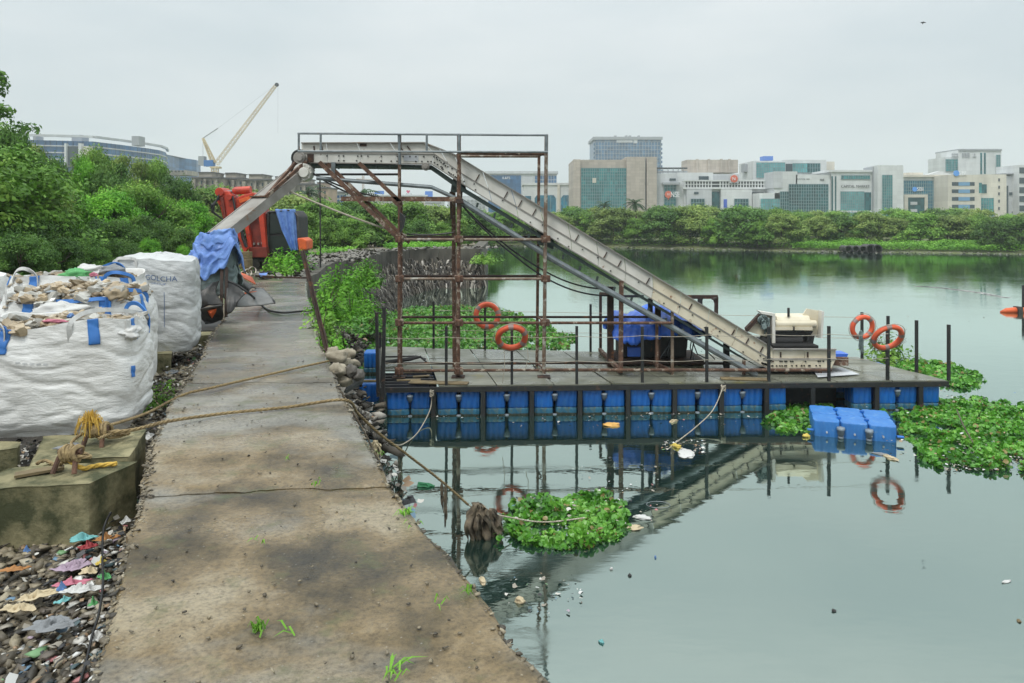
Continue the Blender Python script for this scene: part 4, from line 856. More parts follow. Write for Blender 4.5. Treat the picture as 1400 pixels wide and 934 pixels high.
def float_mesh(w, d, h, z0, seam, mats, name, tk=.92, crn=.028):
    pr = float_verts(w, d, h, crn=crn); n = len(pr); V = []; Fs = []; MI = []
    lv = [(z0, .93), (z0 + .03, .985), (z0 + .05, 1)]
    if seam is not None: lv += [(.082, 1), (.088, 1), (seam - .03, 1), (seam - .012, .975), (seam, .90), (seam + .012, .975), (seam + .03, 1)]
    lv += [(z0 + h - .05, 1), (z0 + h - .03, .99), (z0 + h - .012, (1 + tk) / 2 + .005), (z0 + h, tk)]
    for z, k in lv:
        for x, y in pr: V.append((x * k, y * k, z))
    for j in range(len(lv) - 1):
        for i in range(n): Fs.append((j * n + i, j * n + (i + 1) % n, (j + 1) * n + (i + 1) % n, (j + 1) * n + i)); MI.append((2 if lv[j + 1][0] <= .083 else 1) if seam is not None and lv[j + 1][0] <= seam + .001 else 0)
    Fs.append(tuple((len(lv) - 1) * n + i for i in range(n))); MI.append(0)
    me = bpy.data.meshes.new(name); me.from_pydata(V, [], Fs)
    for m in mats: me.materials.append(m)
    me.polygons.foreach_set('material_index', MI); me.polygons.foreach_set('use_smooth', [True] * (len(Fs) - 1) + [False]); return me
fm = float_mesh(.445, .47, .93, -.34, .195, [M['floatblue'], M['floatteal'], M['darkband']], 'float')
fdir = (dFR - dFL).normalized(); frz = math.atan2(fdir.y, fdir.x)
FX = [(530, 557.7), (562.8, 586.5), (599, 624), (630, 655), (665.7, 689.5), (696.7, 722.7), (731.7, 755.6), (762, 788.5), (798, 823.5), (829.7, 854.7), (863, 888.7), (893.6, 918.6), (926.7, 951), (958, 983), (990.6, 1014), (1018, 1043), (1052.5, 1076), (1170, 1194), (1203, 1226), (1231, 1254.5), (1262, 1285)]
def on_front(px):                                # point on the front edge line seen at px
    k = (px - 700) / F; s = (k * dFL.y - dFL.x) / ((dFR.x - dFL.x) - k * (dFR.y - dFL.y)); return dFL.lerp(dFR, s)
sidev = Vector((-fdir.y, fdir.x, 0))
frontf = []
for a, b in FX:
    p = on_front((a + b) / 2) + sidev * .27; wd = (b - a) / F * p.y / .445
    o = link('float', fm, pont, Vector((p.x, p.y, random.uniform(-.008, .008))) - pont.location); o.rotation_euler = (R(random.uniform(-1, 1)), R(random.uniform(-1.6, 1.6)), frz + R(random.uniform(-2, 2))); o.scale = (max(.95, min(1.3, wd * 1.13)), 1, random.uniform(.985, 1.01)); frontf.append((p, o))
for r_ in (1, 2):
    for p, o0 in frontf[::1]:
        q = p + sidev * .52 * r_ * 1.9; o = link('float', fm, pont, Vector((q.x, q.y, 0)) - pont.location); o.rotation_euler = (0, 0, frz); o.scale = o0.scale
for x, y, r_ in ((505, 524, 0), (509, 483, 0)):    # floats sticking out at the left end
    p = G(x, y, .55); o = link('float', fm, pont, Vector((p.x, p.y, 0 if y > 500 else .02)) - pont.location); o.rotation_euler = (0, 0, frz + .03); o.scale = (.95 if y > 500 else .9, 1.15, 1)
# lugs between pairs
lg = MB(); lg.tube([(0, 0, -.07), (0, 0, -.035), (0, 0, -.03), (0, 0, .02), (0, 0, .03), (0, 0, .06)], [.025, .035, .05, .05, .062, .055], 10); lug0 = lg.build('float_bolt', M['lug'], pont, smooth=True, origin=(0, 0, 0)); 
lugme = lug0.data
lx = [(FX[i][1] + FX[i + 1][0]) / 2 for i in range(0, 16, 2)] + [1228.5]
# mesh built relative to pont location: rebuild clean
lugme2 = lugme.copy()
for v in lugme2.vertices: v.co += pont.location
bpy.data.objects.remove(lug0)
for px in lx:
    p = on_front(px) + sidev * .05
    for z, sc in ((.42, 1.15), (.02, .8)): o = link('float_bolt', lugme2, pont, Vector((p.x, p.y, z)) - pont.location); o.scale = (sc,) * 3
# struts down the front between pairs
for px in [592.5, 660.5, 727, 793, 858.7, 922.5, 986.5, 1048, 1111, 1198.5, 1258.5, 522]:
    p = on_front(px); mb = MB(); mb.bb(p.x - .045, p.x + .045, p.y - .03, p.y + .05, -.25, DZ - .13); mb.build('strut', M['black'], pont)
mb = MB(); mb.bar(on_front(1078) + Vector((0, .9, -.35)), on_front(1168) + Vector((0, .9, -.35)), .05, .75); mb.build('gap_shade_sheet', M['black'], pont)  # black sheet in place of the shade where floats are missing
# fence posts
def post(base, h, lean=0, r=.028):
    mb = MB(); mb.bar(base + Vector((0, 0, -.03)), base + Vector((lean, 0, h)), r * 2, r * 2); return mb.build('fence_post', M['black'], pont)
fp = []
for px, top in ((610, 446), (700, 446), (789, 446), (879, 447), (967.5, 447), (1052.5, 447), (1135, 446), (1215.5, 446)):
    b = on_front(px) + sidev * .06; h = (CH - (top - HZ) / F * b.y) - b.z; fp.append((b, h)); post(b, h)
bl_ = []
for px, top in ((593, 412), (663, 412), (735, 413), (807, 416), (1040, 425), (1177, 427)):
    k = (px - 700) / F; s = (k * dBL.y - dBL.x) / ((dBR.x - dBL.x) - k * (dBR.y - dBL.y)); b = dBL.lerp(dBR, s) - sidev * .05; h = (CH - (top - HZ) / F * b.y) - b.z; bl_.append((b, h)); post(b, h)
for px, py, top in ((1214, 500, 432), (1253, 508, 438), (1297, 518, 444)):
    b = G(px, py, DZ); post(b, (CH - (top - HZ) / F * b.y) - b.z)
for px, py, top, ln in ((517, 540, 427, -.03), (524, 543, 420, .02), (522, 520, 432, .06), (520, 475, 421, .0)):
    b = G(px, py, DZ); post(b, (CH - (top - HZ) / F * b.y) - b.z, ln, .03)
wires = MB()
for zz in (.48, 1.0):
    pts = [b + Vector((0, -.03, zz)) for b, h in fp]; pts = [G(522, 528, DZ) + Vector((0, 0, zz))] + pts
    pp = []
    for a, b in zip(pts, pts[1:]):
        for q in range(6): t_ = q / 6; pp.append(a.lerp(b, t_) + Vector((0, 0, -.03 * math.sin(math.pi * t_))))
    wires.tube(pp + [pts[-1]], .006, 5)
    wires.tube([b + Vector((0, .03, zz)) for b, h in bl_], .006, 4)
wires.build('guard_wire', M['ropew'], pont)
mb = MB()                                         # dark loop handle lying at the left end
a = [G(523, 496, DZ + .08), G(560, 491, DZ + .1), G(575, 488, DZ + .14), G(583, 495, DZ + .05)]; mb.tube(a, [.05, .05, .03, .02], 6); mb.tube([G(523, 488, DZ + .08), G(570, 487, DZ + .12), G(582, 491, DZ + .08)], .02, 6); mb.build('boom_arm', M['black'], pont)
for q in ((985, 1050, 517), (560, 640, 522)):
    mb = MB(); a = G(q[0], q[2], DZ + .02); b = G(q[1], q[2] + 2, DZ + .02); mb.bar(a, b, .25, .018); mb.build('loose_board', M['wood'], pont)
mb = MB(); a = [G(x, y, DZ + .03) for x, y in ((1112, 507), (1150, 503), (1175, 512), (1118, 516))]; mb.prism(a, (0, 0, .01)); mb.build('loose_sheet', M['bpale'] if 'bpale' in M else M['white'], pont)

# ================================================================== SCAFFOLD TOWER
YF, YB = 16.1, 17.2
tw = thing('scaffold_tower', 'rusty pipe scaffold tower with handrails carrying the conveyor head', 'scaffold', G(547, 516, DZ))
def pipe(x1, y1, x2, y2, Ya, Yb, rad, mk, nm='pipe', seg=8):
    mb = MB(); A, B = W(x1, y1, Ya), W(x2, y2, Yb); rad *= .70
    n = max(1, int((B - A).length / .7)); mb.tube([A.lerp(B, i / n) + Vector((nz3(i * 1.3, x1, y1) * .006, 0, nz3(i, y1, x2) * .006)) if 0 < i < n else A.lerp(B, i / n) for i in range(n + 1)], rad, seg); return mb.build(nm, M[mk], tw, smooth=False)
pipe(546.5, 183, 545.5, 516, YF, YF, .052, 'rust', 'post'); pipe(627.5, 184, 626.5, 514, YF, YF, .062, 'rust', 'post'); pipe(747, 184, 743.5, 511, YF, YF, .058, 'rustpaint', 'post')
pipe(737, 211, 734, 502, YB, YB, .05, 'rust', 'post'); pipe(620, 262, 621.5, 503, YB, YB, .07, 'rust', 'post'); pipe(549, 276, 548.5, 504, YB, YB, .04, 'rust', 'post')
pipe(545.5, 184, 546.5, 225, YF - .06, YF - .06, .045, 'galv', 'handrail_post')
for x in (408.5, 438.5, 583.5): pipe(x, 183, x, 207, YF - .1, YF - .1, .035, 'galv', 'handrail_post')
pipe(627.5, 183, 627.5, 210, YF - .1, YF - .1, .045, 'galv', 'handrail_post'); pipe(747, 184, 747, 210, YF - .1, YF - .1, .045, 'galv', 'handrail_post')
pipe(407, 182.5, 749, 185, YF - .1, YF - .1, .034, 'galv', 'handrail'); pipe(407, 207, 749, 208, YF - .16, YF - .16, .034, 'galv', 'handrail'); pipe(627, 209, 747, 210.5, YF + .05, YF + .05, .06, 'rust', 'beam'); pipe(623, 213.5, 737, 213.5, YB, YB, .055, 'rustpaint', 'beam')
for x in (745, 630): pipe(x, 209, x - 8, 213.5, YF, YB, .035, 'rust', 'cross_pipe')
mb = MB(); mb.bar(W(467, 272, YF), W(631, 272.5, YF), .10, .10); mb.build('beam', M['rust'], tw)
for yf, yb in ((327.5, 324), (381.5, 377.5), (441.5, 433.5), (507, 497)):
    xr = 745; pipe(547, yf, xr, yf - 1 if yf > 500 else yf, YF, YF, .045, 'rustpaint' if yf in (327.5, 381.5) else 'rust', 'cross_pipe'); pipe(549, yb, 735, yb, YB, YB, .042, 'darkrust' if 'darkrust' in M else 'rust', 'cross_pipe')
    for (a, b) in ((746, 735.5), (627, 621.5)): pipe(a, yf, b, yb, YF, YB, .035, 'rust', 'cross_pipe')
pipe(745, 441.5, 919, 441.5, YF, YF, .045, 'rust', 'cross_pipe'); pipe(735, 433.5, 900, 433.5, YB, YB, .04, 'darkrust', 'cross_pipe'); pipe(745, 506, 1136, 506, YF, YF, .05, 'rust', 'base_rail'); pipe(735, 496, 1000, 497, YB, YB, .045, 'darkrust', 'base_rail')
for x1, y1, x2, y2, Ya, r_ in ((437, 222, 548, 329, YF, .055), (448, 224, 560, 332, YF + .12, .045), (491, 223, 548, 277, YF, .05), (534, 270, 548, 284, YF, .045)):
    mb = MB(); mb.bar(W(x1, y1, Ya), W(x2, y2, Ya), r_ * 2, r_ * 1.6); mb.build('brace', M['rust'], tw)
mb = MB(); mb.bar(W(456, 222, YF + .1), W(456, 240, YF + .1), .08); mb.build('bracket', M['galv'], tw)
mb = MB(); mb.ppx([(546, 290), (554, 297), (551, 312), (547, 318)], YF - .08, .12); mb.build('junction_plate', M['black'], tw)
mb = MB(); mb.ppx([(624, 272), (632, 272), (634, 278), (622, 278)], YF - .1, .12); mb.build('junction_plate', M['darkrust'], tw)
for x in (627, 621): pipe(x - 5 if x < 625 else x + 4, 262, x - 4 if x < 625 else x + 2, 300, YF + .3, YF + .3, .035, 'darkrust', 'brace')
for (x, y) in ((627, 327), (627, 381), (627, 441), (627, 507), (546, 327), (546, 381), (546, 441), (746, 327), (746, 381), (745, 441), (545.5, 507)):   # clamp couplers
    mb = MB(); mb.box(W(x, y, YF - .02), (.17, .17, .15), (0, 0, .3)); mb.box(W(x, y + 1, YF - .12), (.06, .08, .12)); mb.build('coupler', M['rust'], tw, bevel=.012)
for x, y in ((546, 516), (626.5, 514), (743.5, 511)):
    p = W(x, y, YF); mb = MB(); mb.box((p.x, p.y, DZ + .012), (.28, .28, .016)); mb.build('foot_plate', M['darkrust'], tw)

# ================================================================== CONVEYOR
cv = thing('conveyor', 'long white inclined belt conveyor running down to the pontoon deck', 'conveyor', G(1095, 511, DZ))
YC, CWd = 16.3, .88
T = [(412, 195.5), (580, 195), (621, 211), (1052, 473), (1057, 477.5), (1143, 477.5)]
D = [(412, 209), (594, 210.5), (631, 237), (1047, 487), (1057, 490.5), (1143, 490.5)]
B = [(412, 222.5), (590, 224.5), (636, 254), (1040, 499), (1050, 503.5), (1137, 503)]
def along(Pl, s):                                # s in 0..5
    i = min(len(Pl) - 2, int(s)); f = s - i; return (Pl[i][0] + (Pl[i + 1][0] - Pl[i][0]) * f, Pl[i][1] + (Pl[i + 1][1] - Pl[i][1]) * f)
cuts = [0, .2, .45, .72, 1.0, 1.5, 2.0, 2.09, 2.18, 2.27, 2.36, 2.45, 2.54, 2.63, 2.72, 2.81, 2.9, 3.0, 4.0, 4.5, 5.0]
for Yp, near_ in ((YC, 1), (YC + CWd, 0)):
    for a, b in zip(cuts, cuts[1:]):
        e = .0025 * (1 if 2 <= a < 3 else .012)
        def ed(Pl, s, sg): x, y = along(Pl, s); return x, y
        mk = 'cream' if a >= 2.6 else 'white'
        mb = MB(); q = [along(T, a), along(T, b), along(D, b), along(D, a)]; q = [(x + (.35 if i in (0, 3) else -.35), y) for i, (x, y) in enumerate(q)]
        mb.ppx(q, Yp + (.045 if near_ else 0), .02); mb.build('guard_panel', M[mk], cv)
        mb = MB(); q = [along(D, a), along(D, b), along(B, b), along(B, a)]; q = [(x + (.3 if i in (0, 3) else -.3), y + (.8 if i < 2 else 0)) for i, (x, y) in enumerate(q)]
        mb.ppx(q, Yp - (.02 if near_ else 0), .03); mb.build('side_panel', M[mk], cv)
    mb = MB()                                    # folded flanges along the edges
    for Pl, dy in ((T, 0), (D, .2), (B, 0)):
        pts = [W(x, y + dy, Yp + .01) for x, y in Pl]
        for a, b in zip(pts, pts[1:]): mb.bar(a, b, .10 if Pl is not T else .07, .022)
    mb.build('edge_flange', M['greysteel'], cv)
# bolts, seams
mb = MB(); sm = MB(); rs = random.Random(5)
for s in np.arange(.06, 5, .045):
    x0, y0 = along(D, s); x1, y1 = along(B, s)
    for f in (.28, .75):
        if rs.random() < .62: p = W(x0 + (x1 - x0) * f + rs.uniform(-2, 2), y0 + (y1 - y0) * f, YC - .03); mb.disc(p, (0, 1, 0), .017, .03, 6)
for s in [.1, .16, .78, .84] + list(np.arange(2.03, 3.0, .045)) + [4.12, 4.55]:
    if s > 4: pass
    (x0, y0), (x1, y1) = along(T, s), along(D, s)
    if 2 <= s < 3 and rs.random() < .35: continue
    dx = (x1 - x0) if not (2 <= s < 3) else 0
    A = (x0 + (x1 - x0) * .30, y0 + (y1 - y0) * .30); Bq = (x0 + (x1 - x0) * .85, y0 + (y1 - y0) * .85)
    if 2 <= s < 3: A = (x0 + 2, y0 + 8); Bq = (x0 - 3, y0 + 17)
    sm.bar(W(*A, YC + .03), W(*Bq, YC + .03), .028, .02)
mb.build('bolts', M['black'], cv)['kind'] = 'stuff'
sm.build('joint_straps', M['darkrust'], cv)['kind'] = 'stuff'
# belt with cleats and return belt beneath
Dm = [(x, y - 2) for x, y in D]
mb = MB()
for a, b in zip(Dm, Dm[1:]): mb.prism([W(*a, YC + .06), W(*b, YC + .06), W(*b, YC + .06) + Vector((0, CWd - .1, 0)), W(*a, YC + .06) + Vector((0, CWd - .1, 0))], (0, 0, -.015))
mb.build('belt', M['rubber'], cv)
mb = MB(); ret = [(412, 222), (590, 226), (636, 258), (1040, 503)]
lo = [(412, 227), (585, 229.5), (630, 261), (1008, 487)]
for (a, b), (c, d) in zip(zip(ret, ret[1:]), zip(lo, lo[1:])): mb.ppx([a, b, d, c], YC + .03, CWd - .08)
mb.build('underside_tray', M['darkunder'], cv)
mb = MB(); rr = random.Random(9)
for s in list(np.arange(430, 590, 17)): mb.bar(W(s, 226, YC + .02), W(s + rr.uniform(-1, 1), 231 + rr.uniform(-1, 2), YC + .02), .03, .03)
for s in np.arange(.06, 1, .06): x = 630 + (1020 - 630) * s; y = 266 + (505 - 266) * s; mb.bar(W(x, y - 3, YC + .02), W(x - 1.5, y + 3 + rr.uniform(-1, 1), YC + .02), .03, .05)
mb.build('cleats', M['darkunder'], cv)['kind'] = 'stuff'
mb = MB(); mb.disc(W(582, 228, YC - .02), (0, 1, 0), .085, .12, 20); mb.disc(W(582, 228, YC - .1), (0, 1, 0), .05, .06, 14); mb.build('roller', M['greysteel'], cv, bevel=.008)
mb = MB(); mb.ppx([(621, 240), (634, 252), (636, 262), (616, 262), (618, 248)], YC + .1, .6); mb.build('hanger_plate', M['darkunder'], cv)
mb = MB(); mb.ppx([(735, 313), (757, 327), (757, 341), (736, 334)], YC + .1, .6); mb.build('hanger_plate', M['darkunder'], cv)
mb = MB(); mb.rbox(620, 262, 632, 274, 0, 0) if False else mb.ppx([(552, 212), (572, 212.5), (572, 221), (552, 220)], YC - .03, .008); mb.build('label_plate', M['bpale'], cv)
mb = MB(); mb.ppx([(492, 196.5), (501, 196.5), (501, 200), (492, 200)], YC + .02, .02); mb.build('hatch', M['darkrust'], cv)
mb = MB(); mb.ppx([(420, 210.5), (428.5, 210.7), (428.5, 222), (420, 222)], YC - .05, .03); mb.build('rust_patch', M['darkrust'], cv)
# head: shaft bearing, drum motor
mb = MB(); mb.disc(W(410, 216, YC - .08), (0, 1, 0), .13, .14, 18); mb.disc(W(410, 216, YC - .17), (0, 1, 0), .07, .1, 14); mb.ppx([(404, 209), (419, 209), (419, 222), (404, 222)], YC, .06); mb.build('bearing', M['greysteel'], cv, bevel=.01)
mb = MB(); mb.tube([W(410, 216, YC), W(410, 216, YC + CWd)], .19, 20); mb.build('head_drum', M['black'], cv)
mb = MB(); mb.disc(W(415.5, 236, YC - .05), (0, 1, 0), .20, .3, 22); mb.disc(W(415.5, 236, YC - .24), (0, 1, 0), .11, .1, 16)
for k in range(8): a = k * math.pi / 4; mb.box(W(415.5, 236, YC - .22) + Vector((math.cos(a) * .16, 0, math.sin(a) * .16)), (.035, .05, .035))
mb.build('drive_motor', M['white'], cv, bevel=.012)
mb = MB(); mb.tube([W(404, 214, YC), W(399, 232, YC - .05), W(405, 245, YC)], .045, 8); mb.build('torque_arm', M['black'], cv)
# tail legs
for x, y0, y1 in ((1075, 503, 511), (1121, 503, 511), (1017, 492, 513), (898, 436, 505), (919, 423, 513)):
    mb = MB(); mb.bar(W(x, y0, YC + .05), W(x, y1, YC + .05), .06, .06); mb.build('leg', M['rust'] if x != 919 else M['rustpaint'], cv)
mb = MB(); mb.ppx([(1139, 489), (1160, 489), (1160, 500), (1139, 500)], YC + .1, .6); mb.build('tail_bracket', M['rust'], cv); mb = MB(); mb.ppx([(1141, 484), (1160, 484), (1158, 488), (1141, 489)], YC + .2, .4); mb.build('blue_rag', M['tarp'], cv)
# long drain pipe under the conveyor
dp = [(433, 243.5), (590, 256), (627, 273), (760, 357), (900, 437), (1034, 513)]
mb = MB(); mb.tube([W(x, y, YC - .1) for x, y in dp[:3]], .045, 8); mb.tube([W(x, y, YC - .12) for x, y in dp[2:]], .065, 8); mb.build('drain_pipe', M['galv'], cv)
mb = MB(); mb.tube([W(423, 239, YC + .1), W(470, 238.5, YC + .1), W(545, 238.5, YC + .1)], .028, 6); mb.build('cable_pipe', M['black'], cv)
def sagx(x1, y1, x2, y2, sag, Y1, Y2, n=14): return [W(x1 + (x2 - x1) * i / n, y1 + (y2 - y1) * i / n + sag * 4 * (i / n) * (1 - i / n), Y1 + (Y2 - Y1) * i / n) for i in range(n + 1)]
for k, a in enumerate(((428, 237, 560, 273, 9, YC, YC), (425, 235, 500, 272, 4, YC, YC), (632, 281, 703, 349, 4, YC - .1, YC - .1), (703, 349, 840, 404, 16, YC - .1, YC + .5), (634, 283, 740, 368, 6, YC + .3, YC + .3), (740, 368, 838, 395, 8, YC + .3, YC + .6), (390, 259, 556, 322, 3, 15.9, YC), (556, 320, 620, 318, 2, YC, YC))):
    mb = MB(); mb.tube(sagx(*a), .02 if k not in (6,) else .024, 6); mb.build('cable', M['cable'] if k != 6 else M['ropew'], cv)
# hanging pole / cable right of the cab
t = thing('hanging_pole', 'thin dark vertical pole standing right of the cab beside the walkway edge', 'pole', G(438.5, 369, PT)); mb = MB(); mb.bar(G(438.5, 366, PT) + Vector((0, 0, -1.2)), W(437.5, 243, G(438.5, 366, PT).y), .045); mb.build('shaft', M['black'], t)

# discharge chute
ch = thing('discharge_chute', 'grey steel chute sloping from the conveyor head down to the blue tarpaulin', 'chute', W(298, 322, 14.6))
A = W(412, 231, 16.45); Bq = W(298, 322, 14.7); d = (Bq - A).normalized(); hp = Vector((d.x, d.y, 0)).normalized(); pr = Vector((-hp.y, hp.x, 0)); nn = pr.cross(d); nn = nn if nn.z > 0 else -nn
def cpl(o_, mk, nm, w0, w1, h0, h1, e0=0., e1=0.):
    mb = MB(); v = []
    for P_, e in ((A - d * .1, 0), (Bq, 1)):
        for w_ in (w0, w1):
            for h_ in (h0, h1): v.append(P_ + pr * w_ + nn * h_ - (d * (.0 if not e else 0)))
    mb.add(v, [(0, 1, 3, 2), (4, 6, 7, 5), (0, 4, 5, 1), (2, 3, 7, 6), (0, 2, 6, 4), (1, 5, 7, 3)]); return mb.build(nm, M[mk], ch)
cpl(0, 'greysteel', 'floor', -.25, .25, -.11, -.09); cpl(0, 'greysteel', 'side_wall', -.28, -.25, -.12, .08); cpl(0, 'greysteel', 'side_wall', .25, .28, -.12, .08); cpl(0, 'greysteel', 'cover_plate', -.24, .24, .05, .07)
mb = MB(); mb.bar(A + pr * .28 + nn * .18, Bq.lerp(A, .48) + pr * .27 + nn * .12, .05, .07); mb.bar(A + pr * .05 + nn * .24, Bq.lerp(A, .5) + pr * .25 + nn * .12, .05, .06); mb.bar(Bq.lerp(A, .5) + pr * .29 + nn * .10, Bq.lerp(A, .5) - pr * .29 + nn * .10, .07, .03); mb.build('stiffener', M['rust'], ch)
mb = MB(); mb.prism([Bq + pr * .33 + nn * -.10, Bq - pr * .33 + nn * -.10, Bq - pr * .36 - nn * .06 + d * .25, Bq + pr * .36 - nn * .06 + d * .25], nn * .02); mb.build('lip', M['greysteel'], ch)

# cloth draped round the chute end
def skirt(name, mk, label, cx, Y, ztop, zbot, w0, w1, d0, d1, fold, ragged, seed, arc=(0, 1), tilt=0):
    n, nv = 110, 40; rs_ = seed
    def P(i, j):
        u = arc[0] + (arc[1] - arc[0]) * i / n; v = j / nv; a = 2 * math.pi * u
        sx, sy = math.cos(a), math.sin(a); k = (abs(sx) ** 3 + abs(sy) ** 3) ** (-1 / 3)
        w_ = w0 + (w1 - w0) * v ** .8; dd = d0 + (d1 - d0) * v ** .8
        f = .03 * (1 - 3 * abs(nz3(u * 13, v * 5, rs_))) + fold * v ** .7 * (math.sin(u * 38 + 3 * nz3(u * 5, rs_)) * .5 + nz3(u * 14, v * 1.5, rs_) * 1.2)
        zb = zbot + ragged * nz3(u * 6, rs_ * 3.1) + ragged * .4 * nz3(u * 21, rs_)
        z = ztop + (zb - ztop) * v + tilt * sx * (1 - v)
        return Vector((cx + sx * k * w_ / 2 + f * sx, Y + sy * k * dd / 2 + f * sy, z + .05 * nz3(u * 9, v * 9, rs_) + .03 * (1 - 2 * abs(nz3(u * 16, v * 7, rs_)))))
    mb = MB(); mb.grid(P, n, nv); o = mb.build(name, M[mk], smooth=True, solid=.012); tag(o, label, 'tarpaulin'); return o
c0 = W(298, 0, 14.55)
skirt('tarpaulin', 'tarp_faded', 'faded blue tarpaulin tied round the lower end of the grey chute', c0.x - .02, 14.55, W(0, 318, 14.55).z, W(0, 366, 14.4).z, .58, .96, .52, .85, .09, .62, 1.3, tilt=.05)
skirt('dust_sheet', 'greycloth', 'grey green sheet hanging in strips below the blue tarpaulin', c0.x - .03, 14.55, W(0, 342, 14.4).z, W(0, 404, 14.4).z, .70, .86, .5, .7, .08, .30, 5.7)
skirt('tarpaulin', 'tarp_faded', 'torn blue tarpaulin strip trailing down beside the white printed sack', W(277, 0, 14.3).x, 14.3, W(0, 352, 14.3).z, W(0, 404, 14.3).z, .12, .62, .25, .5, .05, .2, 8.2, arc=(.28, .72))
t = thing('steel_posts', 'two upright dark steel channels standing in the rubber mats', 'post', G(306, 433, 2.15))
for x in (302.5, 309): mb = MB(); mb.bar(W(x, 433, 13.9), W(x + 1, 366, 14.2), .055, .085); mb.build('channel', M['darkrust'], t)
# black mats and orange floats at the foot
def sheet(parent, nm, pts, mk, th=.02, mk2=None):
    P_ = [W(x, y, Y) for x, y, Y in pts]; n = (P_[1] - P_[0]).cross(P_[2] - P_[0]).normalized() * th; mb = MB(); mb.prism(P_, n); return mb.build(nm, M[mk], parent)
t = thing('rubber_boat', 'collapsed black rubber craft with orange fabric tubes below the chute', 'boat', G(320, 432, 2.1))
def bent(nm, edge0, edge1, bulge, mk, n=14):
    """ruled sheet between two polylines of (px,py,Y), bowed by bulge"""
    def samp(e, s): s *= len(e) - 1; i = min(len(e) - 2, int(s)); f = s - i; return W(*[e[i][k] + (e[i + 1][k] - e[i][k]) * f for k in range(3)])
    def P(i, j): a, b = samp(edge0, i / n), samp(edge1, i / n); v = j / n; return a.lerp(b, v) + Vector(bulge) * math.sin(math.pi * v) * (1 + .2 * nz3(i * .5, v * 3)) + Vector((0, .012 * nz3(i * .6, j * .5), .01 * nz3(i * .5, j * .6, 3)))
    mb = MB(); mb.grid(P, n, n); return mb.build(nm, M[mk], t, smooth=True, solid=.022)
bent('rubber_sheet', [(300, 384, 14.1), (292, 386, 13.9), (285, 392, 13.8)], [(306, 417, 13.8), (285, 418, 13.6), (264, 425, 13.7)], (-.05, -.12, .02), 'rubber')
bent('rubber_sheet', [(264, 424, 13.7), (280, 421, 13.5), (303, 417, 13.6)], [(281, 443, 13.8), (290, 442, 13.9), (303, 438, 13.9)], (0, .10, -.05), 'rubber')
bent('rubber_sheet', [(311, 385, 14.2), (322, 388, 14.3), (335, 403, 14.2)], [(311, 430, 13.8), (317, 427, 13.8), (323, 418, 13.9)], (.02, -.10, .03), 'rubber')
bent('rubber_sheet', [(322, 376, 15.6), (338, 386, 15.2), (349, 394, 15)], [(325, 396, 15), (334, 398, 14.8), (340, 401, 14.7)], (0, -.06, .06), 'rubber')
bent('rubber_flap', [(331, 405, 14.6), (345, 398, 15), (356, 394, 15.3)], [(322, 420, 14.2), (350, 418, 14.4), (376, 415, 14.6)], (0, -.03, .05), 'rubbergrey')
bent('rubber_flap', [(349, 394, 15.3), (360, 395, 15.4), (376, 414, 14.7)], [(350, 403, 15.1), (362, 405, 15), (376, 416, 14.6)], (0, -.03, .05), 'rubber')
mb = MB(); mb.add([W(280, 422, 13.62), W(299, 420, 13.66), W(290, 435, 13.75), W(288, 428, 13.55)], [(0, 1, 3), (1, 2, 3), (2, 0, 3)]); mb.build('orange_panel', M['orange'], t, solid=.01)
sheet(t, 'orange_panel', [(322, 375, 15.55), (343, 386, 15.2), (349, 389, 15.25), (344, 380, 15.5), (330, 374, 15.8)], 'orange'); sheet(t, 'orange_panel', [(334, 400, 14.75), (352, 398, 14.95), (350, 404, 14.8), (336, 406, 14.6)], 'orange')
mb = MB(); mb.tube([W(248, 426, 14.3), W(262, 424, 14.1), W(266, 430, 13.9)], [.20, .22, .17], 14); mb.build('orange_tube', M['orange'], t, smooth=True)
mb = MB(); mb.tube([W(256, 374, 15.2), W(268, 370, 15), W(272, 380, 14.9)], [.13, .14, .1], 12); mb.build('orange_tube', M['orange'], t, smooth=True)
mb = MB(); mb.bb(W(250, 0, 13.9).x, W(305, 0, 13.9).x, 13.4, 14.9, 1.9, 2.12); mb.build('base_sheet', M['rubber'], t)

# ================================================================== TAIL HOPPER
hp_ = thing('feed_drum', 'cream feed drum unit between two end plates above the conveyor tail', 'machine', W(1085, 474, 17.0))
mb = MB(); mb.ppx([(1043, 426), (1059, 430), (1059.5, 462), (1056, 463), (1018, 452), (1022, 447)], 17.0, .04); mb.build('end_plate', M['cream'], hp_)
mb = MB(); mb.ppx([(1038, 425.5), (1060, 429), (1060, 472), (1056, 472), (1056, 432), (1041, 429)], 16.85, .2); mb.build('plate_flange', M['white'], hp_)
mb = MB(); mb.ppx([(1039, 429), (1020, 449), (1021, 455), (1043, 432)], 16.9, .12); mb.build('plate_flange', M['darkrust'], hp_)
mb = MB(); mb.ppx([(1103, 422), (1126, 426), (1124, 463), (1113, 460), (1100, 456), (1098, 430)], 17.1, .04); mb.build('end_plate', M['cream'], hp_, solid=0)
mb = MB(); mb.ppx([(1124, 425.5), (1127, 426), (1124.5, 463), (1122, 462.5)], 16.9, .22); mb.build('plate_flange', M['white'], hp_)
mb = MB(); a, b = W(1059, 441, 17.15), W(1104, 441, 17.15); 
pr_ = [(0, .20), (.1, .24), (.22, .2), (.25, .05), (.2, -.08), (.0, -.1), (-.05, .05)]
mb.prism([a + Vector((0, -.1 + y, z)) for y, z in [(-.02, -.14), (-.10, -.02), (-.10, .06), (-.02, .16), (.22, .20), (.42, .12), (.45, -.12)]], (b.x - a.x, 0, 0)); mb.build('drum_cover', M['cream'], hp_, bevel=.02)
mb = MB(); mb.tube([W(1059, 443, 17.0), W(1115, 443, 17.0)], .085, 14); mb.build('roller', M['cream'], hp_, smooth=False)
